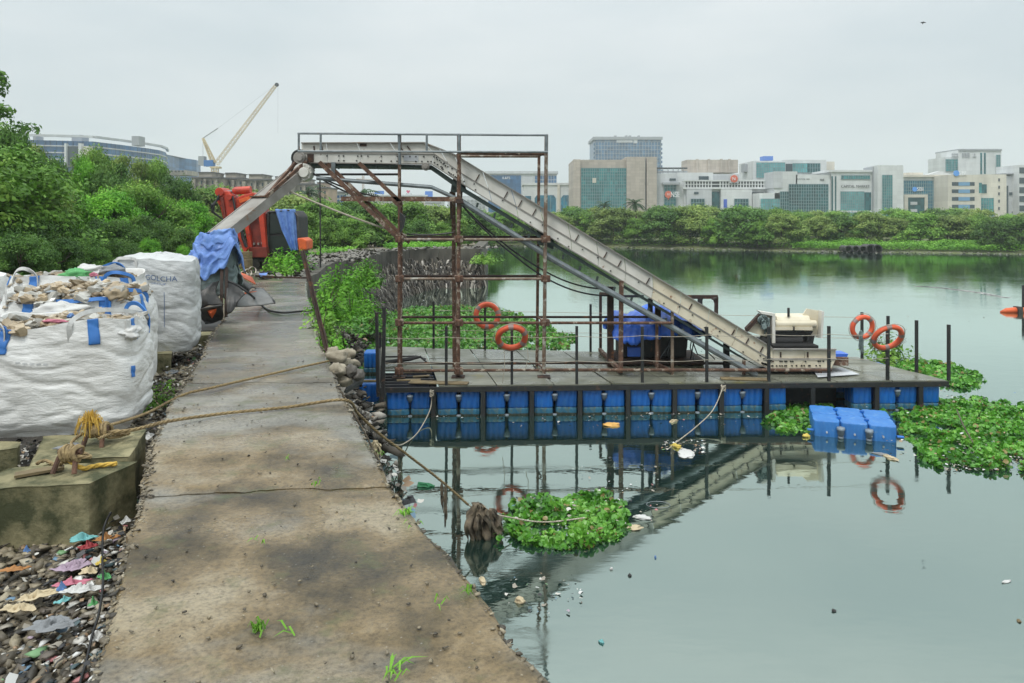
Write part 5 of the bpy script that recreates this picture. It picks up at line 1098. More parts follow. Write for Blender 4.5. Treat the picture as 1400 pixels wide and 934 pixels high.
for x0, x1 in ((1060, 1084), (1087, 1111)): mb = MB(); mb.ppx([(x0, 447), (x1, 447), (x1, 451.5), (x0, 451.5)], 16.9, .03); mb.build('flap', M['cream'], hp_)
mb = MB(); mb.tube([W(1078, 433, 17.0), W(1078, 421, 17.0)], .03, 8); mb.build('stub_pipe', M['black'], hp_)
mb = MB(); mb.ppx([(1040, 455), (1112, 453), (1100, 470), (1058, 471)], 17.05, .5); mb.tube([W(1040, 466, 17), W(1096, 466, 17)], .1, 12); mb.build('drum_belly', M['black'], hp_)
mb = MB(); mb.ppx([(1058, 472.5), (1119, 472.5), (1119, 477), (1057, 477)], 16.55, 1.2); mb.build('mount_plate', M['black'], hp_)
for x in (1103, 1108): mb = MB(); mb.bar(W(x, 473, 17), W(x + 3, 458, 17), .07); mb.build('support', M['black'], hp_)
def rag(name, label, cx, cy, Y, w_, h_, mk, seed, parent=None, cat='rag'):
    """wet cloth hung in several creased, torn layers from one point"""
    mb = MB(); p = W(cx, cy, Y); rr = random.Random(int(seed * 10)); n, nv = 7, 22
    for q in range(11):
        a0 = rr.uniform(0, 3.1); wl = w_ * rr.uniform(.22, .50); hl = h_ * rr.uniform(.35, 1.05); ox = rr.uniform(-.42, .42) * w_; oy = rr.uniform(-.2, .2) * w_; ph = rr.uniform(0, 9)
        def P(i, j):
            u = i / n - .5; v = j / nv; wv = (.5 + 1.0 * math.sin(min(1, v * 1.3) * math.pi / 2)) * (1 - .75 * max(0, v - .6)) * (1 + .5 * nz3(v * 4, ph, 3))
            hh = hl * (1 + .35 * nz3(u * 4, ph, 1)); x = u * wl * wv; f = .35 * wl * math.sin(u * 9 + 5 * nz3(v * 2, ph, seed)); s_ = min(1, v * 2.2) ** .7
            X = ox * s_ + x * math.cos(a0) - f * math.sin(a0) + .22 * w_ * nz3(v * 2.6, ph, q); Yy = oy * s_ + x * math.sin(a0) + f * math.cos(a0) + .2 * w_ * nz3(v * 2.6, q, ph)
            return p + Vector((X, Yy, -hh * v + .015 * nz3(u * 7, v * 9, ph)))
        mb.grid(P, n, nv)
    o = mb.build(name, M[mk], parent, smooth=True, solid=.006)
    if parent is None: tag(o, label, cat)
    return o
rag('crumpled_sheet', None, 1042, 430, 16.9, .28, .42, 'greycloth', 3.1, hp_)

# ================================================================== CAGE + GENERATOR
cg = thing('machine_cage', 'dark pipe cage of uprights standing over the tarpaulin covered engine', 'frame', G(880, 500, DZ))
def cbar(x1, y1, x2, y2, Ya, Yb=None, r_=.04, mk='darkrust'):
    mb = MB(); mb.bar(W(x1, y1, Ya), W(x2, y2, Yb or Ya), r_ * 2, r_ * 2); mb.build('bar', M[mk], cg)
cbar(834.5, 392, 834.5, 501, 17.2, r_=.07); cbar(849.5, 384, 848.5, 509, 16.25, r_=.045, mk='rust'); cbar(821, 401, 821, 478, 19.3, r_=.035); cbar(821, 401, 849, 404, 19.3, 18, r_=.03)
cbar(841, 405, 880, 405, 18.4, r_=.03, mk='black'); cbar(940, 406, 981, 406, 18.4, r_=.045, mk='darkrust'); cbar(979.5, 406, 979, 430, 18.4, r_=.04); cbar(980, 407, 974, 409, 18.4, 18.0, r_=.02); cbar(975, 408, 979.5, 420, 18.4, r_=.015); cbar(957, 408, 957, 424, 18.4, r_=.05, mk='black'); cbar(960, 408, 957, 418, 18.4, r_=.02)
cbar(889, 408, 889, 427, 17.4, r_=.05, mk='black'); cbar(899.5, 420, 898.5, 503, 17.1, r_=.06); cbar(908, 424, 908, 440, 17.4, r_=.05, mk='black'); cbar(993, 470, 993, 503, 17, r_=.06, mk='black')
cbar(820, 478, 848, 508, 19, 16.3, r_=.04, mk='rust'); cbar(885, 492, 917, 507, 17.6, 16.3, r_=.035, mk='rust'); cbar(833, 492, 848, 506, 17.2, 16.3, r_=.04, mk='rust')
eng = thing('generator', 'dark engine set partly hidden under the bright blue tarpaulin', 'engine', G(900, 500, DZ))
p0, p1 = W(842, 0, 17.6), W(958, 0, 17.6); z0 = DZ
mb = MB(); mb.bb(p0.x, p1.x, 17.3, 18.6, z0 + .02, z0 + .14); mb.build('skid', M['darkrust'], eng)
mb = MB(); mb.bb(p0.x + .1, p0.x + 1.0, 17.5, 18.4, z0 + .15, z0 + .80); mb.build('engine_block', M['black'], eng, bevel=.03)
mb = MB(); mb.bb(p0.x + 1.05, p1.x - .35, 17.55, 18.3, z0 + .15, z0 + .65); mb.tube([(p0.x + 1.0, 17.9, z0 + .5), (p1.x - .3, 17.9, z0 + .5)], .27, 16); mb.build('alternator', M['black'], eng, bevel=.02)
mb = MB(); mb.bb(p0.x + .25, p0.x + .55, 17.38, 17.49, z0 + .2, z0 + .42); mb.build('battery', M['tarp'], eng, bevel=.01)
for k in range(9):
    a = Vector((p1.x - .5 + random.uniform(-.3, .4), 17.3 + random.uniform(0, .5), z0 + .6)); b = a + Vector((random.uniform(-.5, .6), random.uniform(-.2, .2), -.5)); m = a.lerp(b, .5) + Vector((random.uniform(-.2, .2), -.1, random.uniform(-.2, .1))); mb = MB(); mb.tube([a, a.lerp(m, .6), m, m.lerp(b, .6), b], .014, 6); mb.build('hose', M['cable'] if k % 3 else M['galv'], eng)
def tarpP(i, j, n=80, m=46):
    u, v = i / n, j / m; px = 834 + (964 - 834) * u
    top = interp([(834, 447), (842, 433), (862, 436), (880, 431), (895, 425), (905, 424), (925, 430), (945, 441), (964, 455)], px); bot = interp([(834, 464), (850, 470), (872, 468), (900, 460), (925, 458), (945, 461), (964, 459)], px)
    a = math.pi * v; Yc = 17.95; zt, zb = W(0, top, 17.5).z, W(0, bot, 17.25).z
    y = Yc - math.cos(a) * .95; z = zb + (zt - zb) * min(1, math.sin(a) * 1.12) ** .8 if v < .999 else zb
    f = .07 * math.sin(px * .25 + 2 * nz3(px * .05, v * 2)) * (1 - math.sin(a)) + .10 * nz3(px * .08, v * 4, 7) + .05 * (1 - 2 * abs(nz3(px * .16, v * 7, 2)))
    return Vector(((px - 700) / F * 17.5, y - f, z + .09 * nz3(px * .07, v * 5, 2) + .05 * (1 - 2 * abs(nz3(px * .13, v * 9, 5)))))
mb = MB(); mb.grid(lambda i, j: tarpP(i, j), 80, 46); tag(mb.build('tarpaulin', M['tarp'], smooth=True, solid=.01), 'bright blue tarpaulin draped over the dark engine under the conveyor', 'tarpaulin')

# ================================================================== LIFE RINGS
def lifering(px, py, Y, Rr, r_, rot, label, clocks=(45, 135, 225, 315)):
    t = thing('life_ring', label, 'life ring', W(px, py, Y), 0, 'orange life rings on the fence posts'); Mx = Euler(rot).to_matrix(); c = W(px, py, Y)
    def tor(a0, a1, rr, n, grow=0):
        mb = MB(); pts = []; seg = 14; V = []; 
        for i in range(n + 1):
            a = a0 + (a1 - a0) * i / n
            for k in range(seg): b = 2 * math.pi * k / seg; q = Vector(((Rr + rr * math.cos(b)) * math.cos(a), rr * 1.0 * math.sin(b), (Rr + rr * math.cos(b)) * math.sin(a))); V.append(c + Mx @ q)
        mb.add(V, [(i * seg + k, i * seg + (k + 1) % seg, (i + 1) * seg + (k + 1) % seg, (i + 1) * seg + k) for i in range(n) for k in range(seg)]); return mb
    tor(0, 2 * math.pi, r_, 48).build('ring', M['ring'], t, smooth=True)
    for q in clocks: a = R(q); tor(a - .16, a + .16, r_ + .004, 6).build('tape_band', M['tape'], t, smooth=True)
    mb = MB(); pts = []
    for q in range(49): a = 2 * math.pi * q / 48; rr = Rr + r_ + .012 + .02 * abs(math.sin(2 * (a - R(clocks[0])))) ; pts.append(c + Mx @ Vector((rr * math.cos(a), 0, rr * math.sin(a))))
    mb.tube(pts, .008, 5, False); mb.build('grab_line', M['ropew'] if 'ropew' in M else M['rope'], t); return t
lifering(699.5, 461.5, 15.05, .278, .060, (R(33), 0, R(4)), 'front left life ring tilted on its post above the deck edge', (30, 95, 215, 330))
lifering(666, 431.5, 18.9, .285, .068, (R(-12), 0, R(10)), 'rear left orange life ring hanging against the green hyacinth', (15, 140, 265, 310))
lifering(1179, 447.5, 17.6, .255, .058, (R(12), R(8), R(10)), 'rear right life ring tied with rag to its post', (60, 150, 240, 330))
lifering(1213.5, 461.5, 15.35, .285, .055, (R(34), R(-16), R(-6)), 'front right life ring leaning askew beside the leafy shrub', (85, 175, 265, 355))
for a, b in (((689, 478), (687, 524)), ((721, 474), (718, 506))):
    o = MB(); o.tube([W(a[0], a[1], 15.0), W(a[0] + 1, (a[1] + b[1]) / 2, 15.0), W(b[0], b[1], 15.02)], .007, 5); tag(o.build('cord', M['ropew']), 'thin pale cord hanging from the front left life ring ' + ('by its left side' if a[0] < 700 else 'by its right side'), 'cord')
rag('tied_rag', 'pale strip of rag knotted below the rear right life ring', 1177, 452, 17.5, .10, .55, 'greycloth', 6)

# ================================================================== FLOATING DOCK (blue cubes)
dc = Vector((6.36, 13.72, 0)); dock = thing('floating_dock', 'small raft of sun-faded bright blue plastic cubes floating in front of the pontoon', 'raft', (dc.x, dc.y, 0))
dfm = float_mesh(.575, .575, .50, -.16, None, [M['docktop']], 'cube_float', tk=.965, crn=.05)
for i in range(3):
    for j in range(2):
        q = Vector(((i - 1) * .578, .29 + j * .585, -.004 * i)); o = link('cube_float', dfm, dock, q); o.rotation_euler = (0, 0, R(90) * ((i + j) % 4))
for i, j in ((-.5, 0), (.5, 0)): o = link('float_bolt', lugme2, dock, Vector((i * .578, -.02, .17))); o.scale = (1.5,) * 3; o = link('float_bolt', lugme2, dock, Vector((i * .578, -.01, .03))); o.scale = (1.1,) * 3
for x in (-.92, .92):
    mb = MB(); mb.box((dc.x + x, dc.y + .02, .16), (.14, .09, .03)); mb.build('corner_lug', M['floatblue'], dock, bevel=.01)
for i in range(2):
    for j in range(2): mb = MB(); mb.tube([(dc.x + (i - .5) * .578, dc.y + .58 * j + .0 + .29 * 0 + .01 + (.57 if j else .28) * 0 + .29, .33), (dc.x + (i - .5) * .578, dc.y + .58 * j + .30, .37)], .05, 8); mb.build('top_bolt', M['floatblue'], dock)
for i in range(3): mb = MB(); mb.disc((dc.x + (i - 1) * .578, dc.y - .0, .14), (0, 1, 0), .02, .03, 10); mb.build('drain_plug', M['bwhite'], dock)
dock.rotation_euler = (0, 0, R(-18)); dock.scale = (.83, 1.06, 1)
# ================================================================== RED CRANE MACHINE
rc = thing('crane_machine', 'red hydraulic crane machine with folded arm and black cab behind the chute', 'crane', G(365, 372, 2.12))
YR = 27.5
def rp(nm, pts, Y0, dp, mk, bev=.03):
    mb = MB(); mb.ppx(pts, Y0, dp); return mb.build(nm, M[mk], rc, bevel=bev)
rp('dipper_arm', [(299, 264), (303, 261), (311, 261), (318, 269), (320, 289), (316, 296), (306, 303), (301, 284), (296, 275)], YR - .3, .5, 'red')
rp('arm_rib', [(301, 270), (305, 270), (309, 298), (306, 300)], YR - .38, .08, 'reddark', .01)
mb = MB(); mb.disc(W(305, 263, YR), (0, 1, 0), .16, .75, 16); mb.disc(W(318, 270, YR - .1), (0, 1, 0), .11, .8, 14); mb.build('pivot', M['red'], rc, bevel=.01)
mb = MB(); mb.tube([W(306, 263, YR), W(324, 261, YR)], .055, 10); mb.build('ram_rod', M['galv'], rc)
mb = MB(); mb.tube([W(319, 262, YR), W(322, 261, YR), W(343, 260, YR)], [.10, .15, .15], 14); mb.build('ram_cylinder', M['red'], rc, smooth=False)
rp('boom', [(322, 272), (330, 267), (346, 263), (353, 267), (356, 283), (348, 296), (333, 306), (324, 298)], YR - .25, .5, 'red')
rp('boom_plate', [(326, 273), (344, 267), (347, 271), (328, 278)], YR - .3, .06, 'orange', .005)
rp('lower_boom', [(334, 298), (356, 282), (362, 292), (364, 350), (342, 350), (338, 330)], YR - .1, .8, 'reddark')
rp('side_flange', [(355, 283), (360, 290), (365, 350), (360, 350), (354, 300)], YR - .3, .25, 'red', .01); rp('side_flange', [(333, 300), (338, 298), (346, 350), (341, 350)], YR - .3, .25, 'red', .01)
rp('side_flange', [(321, 312), (326, 311), (338, 340), (334, 347)], YR - .6, .2, 'red', .01)
rp('base_plate', [(340, 338), (364, 338), (366, 352), (339, 352)], YR - .35, .3, 'reddark', .01)
for a in ((346, 332, 348, 335), (352, 332, 354, 335), (357, 331, 359, 334)): rp('bolt_lug', [(a[0], a[1]), (a[2], a[1]), (a[2], a[3]), (a[0], a[3])], YR - .2, .1, 'greysteel', .004)
mb = MB()
for k in range(3): mb.tube([W(300, 266 + k * 3, YR - .35), W(293 - k * 2, 280, YR - .5), W(292 - k, 290, YR - .5), W(305, 300, YR - .4), W(316, 305, YR - .4)], .03, 6)
mb.tube([W(318, 268, YR - .4), W(321, 285, YR - .5), W(323, 300, YR - .5), W(330, 330, YR - .5), W(336, 345, YR - .5)], .035, 6); mb.tube([W(330, 310, YR - .7), W(332, 325, YR - .7), W(337, 338, YR - .7)], .06, 8); mb.build('hydraulic_hoses', M['cable'], rc)
rp('cab', [(365, 292), (368, 288), (400, 288), (406, 296), (407, 350), (365, 350)], YR, 1.5, 'black', .05)
rp('cab_window', [(369, 292), (386, 292), (389, 318), (369, 320)], YR - .03, .03, 'cabglass', .005); rp('cab_door', [(368, 323), (392, 322), (394, 345), (368, 346)], YR - .03, .03, 'cabglass', .005)
mb = MB(); mb.tube([W(366, 350, YR - .06), W(366.5, 290, YR - .06), W(400, 287, YR - .06), W(407, 296, YR - .06), W(408, 345, YR - .06)], .035, 6); mb.build('cab_frame', M['rubber'], rc)
rp('fuel_tank', [(406, 326), (413, 325), (419, 329), (419, 341), (409, 345)], YR - .2, .9, 'orange', .04)
rp('undercarriage', [(342, 350), (405, 350), (400, 371), (345, 372)], YR - .1, 1.6, 'black', .05)
for x in (352, 364, 377, 390): mb = MB(); mb.disc(W(x, 362, YR - .15), (0, 1, 0), .22, .16, 16); mb.disc(W(x, 362, YR - .25), (0, 1, 0), .09, .06, 10); mb.build('wheel', M['rubber'], rc)
mb = MB()
def tq(i, j):
    u, v = i / 20, j / 40; v2 = v * 1.25
    if v2 < .25: return W(376 + 27 * u, 286.5, YR + 1.2 - v2 * 4 * 1.28) + Vector((0, 0, .03 * nz3(u * 5, v * 6)))
    f = v2 - .25; xl = interp([(0, 376), (.5, 385), (1, 398)], f); xr = interp([(0, 404), (1, 407)], f); return W(xl + (xr - xl) * u, 286.5 + 56 * f + 3 * nz3(u * 5, 1) * f, YR - .10 - .05 * math.sin(u * 17 + f * 2))
mb.grid(tq, 20, 40); tag(mb.build('tarpaulin', M['tarp_faded'], smooth=True, solid=.012), 'faded blue tarpaulin thrown over the black cab of the red machine', 'tarpaulin')
t = thing('metal_can', 'rust brown metal drum standing left of the machine undercarriage', 'drum', G(336, 375, 2.12)); p = G(336, 375, 2.12)
mb = MB(); mb.tube([p, p + Vector((0, 0, .25)), p + Vector((0, 0, .27)), p + Vector((0, 0, .52)), p + Vector((0, 0, .54)), p + Vector((0, 0, .8))], [.22, .22, .235, .235, .22, .22], 20); mb.build('body', M['wood'], t)
for k in range(7):
    p = G(random.uniform(350, 375), random.uniform(366, 378), 2.15); mb = MB(); mb.disc(p + Vector((0, 0, .05)), (random.random(), random.random(), 1), random.uniform(.1, .3), .06, 12) if k % 3 == 0 else mb.box(p + Vector((0, 0, .06)), (random.uniform(.2, .6), .15, .1), (0, 0, random.random() * 3)); tag(mb.build('scrap_part', M['black'], bevel=.01), 'oily black machine scrap lying beneath the red crane machine', 'scrap', 'machine scrap under the crane')
# leaning rusty prop
t = thing('leaning_prop', 'rusty angle iron leaning outward over the water edge of the walkway', 'prop', W(446, 476, 11.3)); mb = MB(); mb.bar(W(448, 486, 11.2), W(413, 343, 12.2), .06, .02); mb.bar(W(448, 486, 11.2) + Vector((.03, -.02, 0)), W(413, 343, 12.2) + Vector((.03, -.02, 0)), .015, .07); mb.build('angle_iron', M['darkrust'], t)
# things lying across the walkway
mb = MB(); mb.bar(G(350, 377.5, 2.24), G(377, 379, 2.24), .07); mb.bar(G(378, 379, 2.24), G(424, 380, 2.24), .05); tag(mb.build('steel_pipe', M['darkrust']), 'dark steel pipe lying across the far end of the walkway', 'pipe')
hp = [(312, 384, 2.9), (328, 392, 2.7), (345, 405, 2.45), (357, 416, 2.27), (368, 424, 2.23), (385, 427, 2.22), (405, 426, 2.22), (429, 424, 2.22)]
pts = []; Yh = [14.2, 14.4, 14.7, 15.2, 15.4, 15.2, 15.2, 15.4]
pts = [W(312, 384, 14.1), W(326, 391, 14.1), W(345, 405, 14.3)] + [G(x, y, 2.235) for x, y in ((358, 418), (370, 425), (388, 427.5), (408, 426), (430, 424))]
def smooth(pts, n=6):
    o = []; P_ = [pts[0]] + list(pts) + [pts[-1]]
    for i in range(1, len(P_) - 2):
        for k in range(n):
            t = k / n; a, b, c, d = P_[i - 1], P_[i], P_[i + 1], P_[i + 2]; o.append(.5 * ((2 * b) + (c - a) * t + (2 * a - 5 * b + 4 * c - d) * t * t + (3 * b - a - 3 * c + d) * t ** 3))
    return o + [pts[-1]]
mb = MB(); mb.tube(smooth(pts), .022, 8); tag(mb.build('hose', M['cable'], smooth=True), 'black hose curling from the rubber boat across the walkway', 'hose')
mb = MB()
for k in range(3): mb.tube(smooth([G(333 + k * 6 + 5 * math.cos(a / 2), 376 - 3 * k + 5 * math.sin(a / 2), 2.3 + .05 * k + .1 * math.sin(a)) for a in range(14)], 3), .018, 5)
tag(mb.build('rope_coil', M['ropew']), 'tangle of pale rope beside the rusty drum', 'rope')
mb = MB(); mb.add([G(354, 374, 2.26), G(366, 373, 2.3), G(364, 377, 2.26), G(356, 378, 2.25)], [(0, 1, 2, 3)]); tag(mb.build('plastic_scrap', M['tarp_faded'], solid=.01), 'small light blue plastic scrap at the far end of the walkway', 'litter')

# ================================================================== CONCRETE BLOCKS
def block(name, label, poly, zt, zb, mk='concrete'):
    mb = MB(); P_ = [Vector((p.x, p.y, zt + random.uniform(-.01, .01))) for p in [G(x, y, zt) for x, y in poly]]
    # subdivided box between four corners
    a, b, c, d = P_
    def Q(u, v, z): q = a.lerp(b, u).lerp(d.lerp(c, u), v); return Vector((q.x, q.y, z))
    n = 10
    def jit(p, e): return p + Vector((nz3(p.x * 5, p.y * 5, p.z * 5), nz3(p.y * 5, p.z * 5, p.x * 5), nz3(p.z * 5, p.x * 5, p.y * 4))) * e
    mb.grid(lambda i, j: jit(Q(i / n, j / n, zt), .012), n, n)
    for f in (lambda s: (s, 0), lambda s: (1, s), lambda s: (1 - s, 1), lambda s: (0, 1 - s)):
        mb.grid(lambda i, j: jit(Q(*f(i / n), zt + (zb - zt) * j / n), .012), n, n)
    o = mb.build(name, M[mk]); w_ = o.modifiers.new('w', 'WELD'); w_.merge_threshold = .002; b_ = o.modifiers.new('b', 'BEVEL'); b_.width = .006; b_.segments = 1; b_.limit_method = 'ANGLE'; b_.angle_limit = R(50); tag(o, label, 'concrete block'); return o
block('concrete_block', 'long mossy concrete block in the left foreground above the gravel', [(-75, 672), (122, 660), (187, 631), (20, 640)], 2.17, 1.55)
block('concrete_block', 'mossy concrete block carrying the frayed yellow rope knot', [(95, 628), (176, 624), (199, 588), (112, 588)], 2.2, 1.55)
block('concrete_block', 'dark small concrete block cut by the left edge of the photo', [(-60, 622), (24, 612), (27, 604), (-50, 604)], 2.12, 1.6)
block('concrete_block', 'green stained concrete block under the printed grey sack', [(178, 486), (234, 483), (236, 466), (190, 467)], 2.12, 1.6)
block('concrete_block', 'brown stained concrete block below the orange and black boat', [(246, 461), (300, 458), (309, 436), (258, 437)], 2.1, 1.6)
block('concrete_slab', 'thin tilted concrete slab under the front sack', [(40, 640), (95, 625), (120, 596), (60, 596)], 2.08, 2.0)

# ================================================================== SACKS
def sack(name, label, cx, cy, z0, w, d, h, rz, mk, seed, top='open', nsq=4.5, straps=(), handles=(), lean=(0, 0), bulge=.05):
    t = thing(name, label, 'sack', (cx, cy, z0), 0, 'bulk sacks of plastic waste'); cs, sn = math.cos(rz), math.sin(rz)
    def S_(u, v, off=0.0):
        a = 2 * math.pi * u; c, s = math.cos(a), math.sin(a); k = (abs(c) ** nsq + abs(s) ** nsq) ** (-1 / nsq)
        f = 1 + bulge * math.sin(math.pi * min(1, v * 1.1)) - .10 * max(0, .12 - v) / .12 - (.05 * max(0, v - .85) / .15 if top == 'open' else .06 * max(0, v - .9) / .1)
        ux, uy = c * k * w / 2 * f, s * k * d / 2 * f
        # creases: long horizontal folds, sharper low down
        px_, pz_ = (ux - uy * 0) * 2.0, v * h * .8 + .10 * ux
        q = nz3(ux * 1.3 + uy * 1.2, pz_ * 4.2, seed) ; q2 = nz3(ux * 2.4 + uy * 2.6 + 5, pz_ * 8.5 + ux * 2, seed + 3); q3 = nz3(ux * 7, pz_ * 20, seed + uy * 3)
        cr = -.020 * max(0, 1 - 4.0 * abs(q)) ** 1.3 + .013 * q - .012 * max(0, 1 - 4 * abs(q2)) ** 1.2 + .003 * q2 + .0015 * q3
        n_ = Vector((c, s, 0)); r_ = cr * (1.2 - .3 * v) + off
        x, y = ux + n_.x * r_, uy + n_.y * r_; z = v * h + .02 * nz3(u * 8, seed) * v + (.035 * math.sin(u * 4 * math.pi * 1 + seed) + .05 * nz3(c * 2, s * 2, seed)) * v
        x += lean[0] * v; y += lean[1] * v
        return Vector((cx + x * cs - y * sn, cy + x * sn + y * cs, z0 + z))
    nu, nv = 150, 84; mb = MB(); mb.grid(lambda i, j: S_((i % nu) / nu, j / nv), nu, nv)
    if top == 'open':
        def inn(i, j):
            p = S_((i % nu) / nu, 1 if j == 0 else 1 - .02 * (j == 1) - (.06 * j if j > 1 else 0)); cc = Vector((cx + lean[0], cy + lean[1], p.z)); return p.lerp(cc, [0, .03, .06, .12][j]) + Vector((0, 0, [0, .015, 0, -.05][j]))
        mb.grid(inn, nu, 3); mb.grid(lambda i, j: Vector((cx + lean[0], cy + lean[1], z0 + h - .12)).lerp(S_((i % nu) / nu, .84), 1 - j / 6 * .95) + Vector((0, 0, .04 * nz3(i * .3, j))), nu, 6)
    else:
        mb.grid(lambda i, j: (lambda p, c_: p.lerp(c_, j / 10) + Vector((0, 0, .05 * math.sin(math.pi * j / 10) + .04 * nz3(i * .12, j * .5, seed) * min(1, j / 2))))(S_((i % nu) / nu, 1), Vector((cx + lean[0], cy + lean[1], z0 + h + .03))), nu, 10)
    mb.build('fabric', M[mk], t, smooth=True)
    for u, wd, v0, v1, mk2 in straps:
        mb = MB(); mb.grid(lambda i, j: S_(u + wd * (i / 4 - .5), v0 + (v1 - v0) * j / 20, .006 + .003 * nz3(i, j)), 4, 20); mb.build('strap', M[mk2], t, smooth=True, solid=.004)
    for u0, u1, hh, mk2 in handles:
        A, B_ = S_(u0, .97, .01), S_(u1, .97, .01); pts = smooth([A + Vector((0, 0, -.16)), A + Vector((0, 0, .02)), A.lerp(B_, .2) + Vector((0, 0, hh)), A.lerp(B_, .55) + Vector((.03, -.03, hh * 1.05)), B_ + Vector((0, 0, .03)), B_ + Vector((0, 0, -.15))], 6)
        nrm = (Vector((cx, cy, 0)) - Vector((A.x, A.y, 0))).normalized() * -1; mb = MB()
        for a, b in zip(pts, pts[1:]): mb.bar(a, b + (b - a) * .1, .045, .012, up=(nrm.x, nrm.y, .3))
        mb.build('handle', M[mk2], t)
    return t, S_
fr = lambda deg: (deg % 360) / 360.0
s1, F1 = sack('bulk_sack', 'front white sack with blue straps, resting behind the rope knots', -4.66, 7.75, 2.02, 1.50, 1.0, 1.10, R(12), 'bag', 3.1,
    straps=((fr(270 - 29), .018, .78, 1.0, 'strap'), (fr(270 + 29), .018, .78, 1.0, 'strap'), (fr(180 + 30), .015, .70, 1.0, 'strap'), (fr(322), .010, .48, .58, 'strap'), (fr(330), .016, .80, .99, 'strap'), (fr(90 - 25), .018, .8, 1, 'strap'), (fr(90 + 25), .018, .8, 1, 'strap')),
    handles=((fr(215), fr(240), .10, 'whitestrap'), (fr(241), fr(222), .05, 'strap'), (fr(322), fr(338), -.25, 'whitestrap'), (fr(60), fr(30), .16, 'strap'), (fr(285), fr(40), .12, 'whitestrap')))
s2, F2 = sack('bulk_sack', 'open white sack heaped with beige bottles in the middle row', -5.22, 8.95, 2.05, 1.58, .95, 1.20, R(12), 'bag', 7.7,
    straps=((fr(270 - 28), .02, .8, 1.0, 'strap'), (fr(270 + 28), .02, .8, 1.0, 'strap'), (fr(330), .016, .5, 1, 'strap')), handles=((fr(300), fr(345), .10, 'strap'), (fr(225), fr(200), .12, 'whitestrap'), (fr(250), fr(300), .03, 'strap')))
s3, F3 = sack('bulk_sack', 'rear open white sack holding green and grey scraps', -5.90, 10.1, 2.08, 1.62, .95, 1.32, R(12), 'bag', 12.3,
    straps=((fr(270 - 27), .02, .78, 1.0, 'strap'), (fr(270 + 27), .02, .78, 1.0, 'strap'), (fr(315), .02, .78, 1.0, 'strap'), (fr(215), .02, .8, 1.0, 'strap')), handles=((fr(300), fr(325), .09, 'strap'), (fr(225), fr(245), .13, 'whitestrap'), (fr(60), fr(90), .12, 'strap')))
s4, F4 = sack('bulk_sack', 'slumped white sack at the left edge behind the bottles', -7.55, 9.9, 2.08, 1.3, 1.0, 1.34, R(12), 'bag', 17.1, top='closed', handles=((fr(300), fr(330), .14, 'whitestrap'), (fr(200), fr(230), .14, 'whitestrap')))
s6, F6 = sack('bulk_sack', 'white sack partly out of view left of the bottles', -6.85, 8.6, 2.05, 1.3, 1.0, 1.12, R(12), 'bag', 19.4, straps=((fr(290), .02, .75, 1, 'strap'),), handles=((fr(290), fr(325), .14, 'whitestrap'), (fr(320), fr(280), .1, 'strap')))
s5, F5 = sack('bulk_sack', 'closed grey white sack with faded blue printed lettering', -5.62, 11.75, 2.10, 1.22, 1.05, 1.42, R(16), 'bag2', 23.9, top='closed', nsq=6, handles=((fr(250), fr(230), .05, 'whitestrap'),), bulge=.015, lean=(-.02, 0))
# print on the sacks: flat ink that follows the cloth
def print_text(s, S_, uc, vc, hgt, mk, parent, width, name='printed_lettering'):
    c = bpy.data.curves.new('t', 'FONT'); c.body = s; c.align_x = 'CENTER'; c.align_y = 'CENTER'; c.size = 1; o = bpy.data.objects.new('t', c); COL.objects.link(o); bpy.context.view_layer.update(); dims = o.dimensions.copy()
    me = bpy.data.meshes.new_from_object(o); bpy.data.objects.remove(o); import bmesh
    bm = bmesh.new(); bm.from_mesh(me); bmesh.ops.subdivide_edges(bm, edges=[e for e in bm.edges if e.calc_length() > .12], cuts=2, use_grid_fill=False); bmesh.ops.triangulate(bm, faces=bm.faces); bm.to_mesh(me); bm.free()
    o0 = wpos(parent); per = width / max(dims.x, .1)
    for v in me.vertices:
        # walk along the front face: convert metres to u through the chord
        x = v.co.x * per; y = v.co.y * hgt / max(dims.y, .1)
        a = math.atan2(-.5, (x / 1.15)) ; u = (a / (2 * math.pi)) % 1; v.co = S_(u + uc, vc + y, .007) - o0
    me.name = name; me.materials.clear(); me.materials.append(M[mk]); q = bpy.data.objects.new(name, me); COL.objects.link(q); q.parent = parent; return q
print_text('GOLCHA', F5, .034, .80, .055, 'ink', s5, .40); print_text('GROUP', F5, .026, .745, .020, 'ink', s5, .20)
mb = MB(); a = [F5(.708 + .0, .775, .006), F5(.7, .80, .006), F5(.690, .775, .006)]
def patch(S_, parent, u0, u1, v0, v1, mk, n=8, off=.006):
    mb = MB(); mb.grid(lambda i, j: S_(u0 + (u1 - u0) * i / n, v0 + (v1 - v0) * j / n, off), n, n); mb.build('printed_mark', M[mk], parent, smooth=True)
for v_ in (.60, .56, .50, .38, .34, .26): patch(F5, s5, .695 - .02 * (v_ > .5), .735 + .02 * nz3(v_ * 9, 1), v_, v_ + .010, 'ink')
patch(F5, s5, .795, .797, .28, .66, 'ink'); patch(F5, s5, .722, .734, .775, .80, 'ink')
for k in range(5): patch(F1, s1, .695 + .012 * k, .703 + .012 * k, .70 - .01 * k, .712 - .01 * k, 'bag2', off=.005)
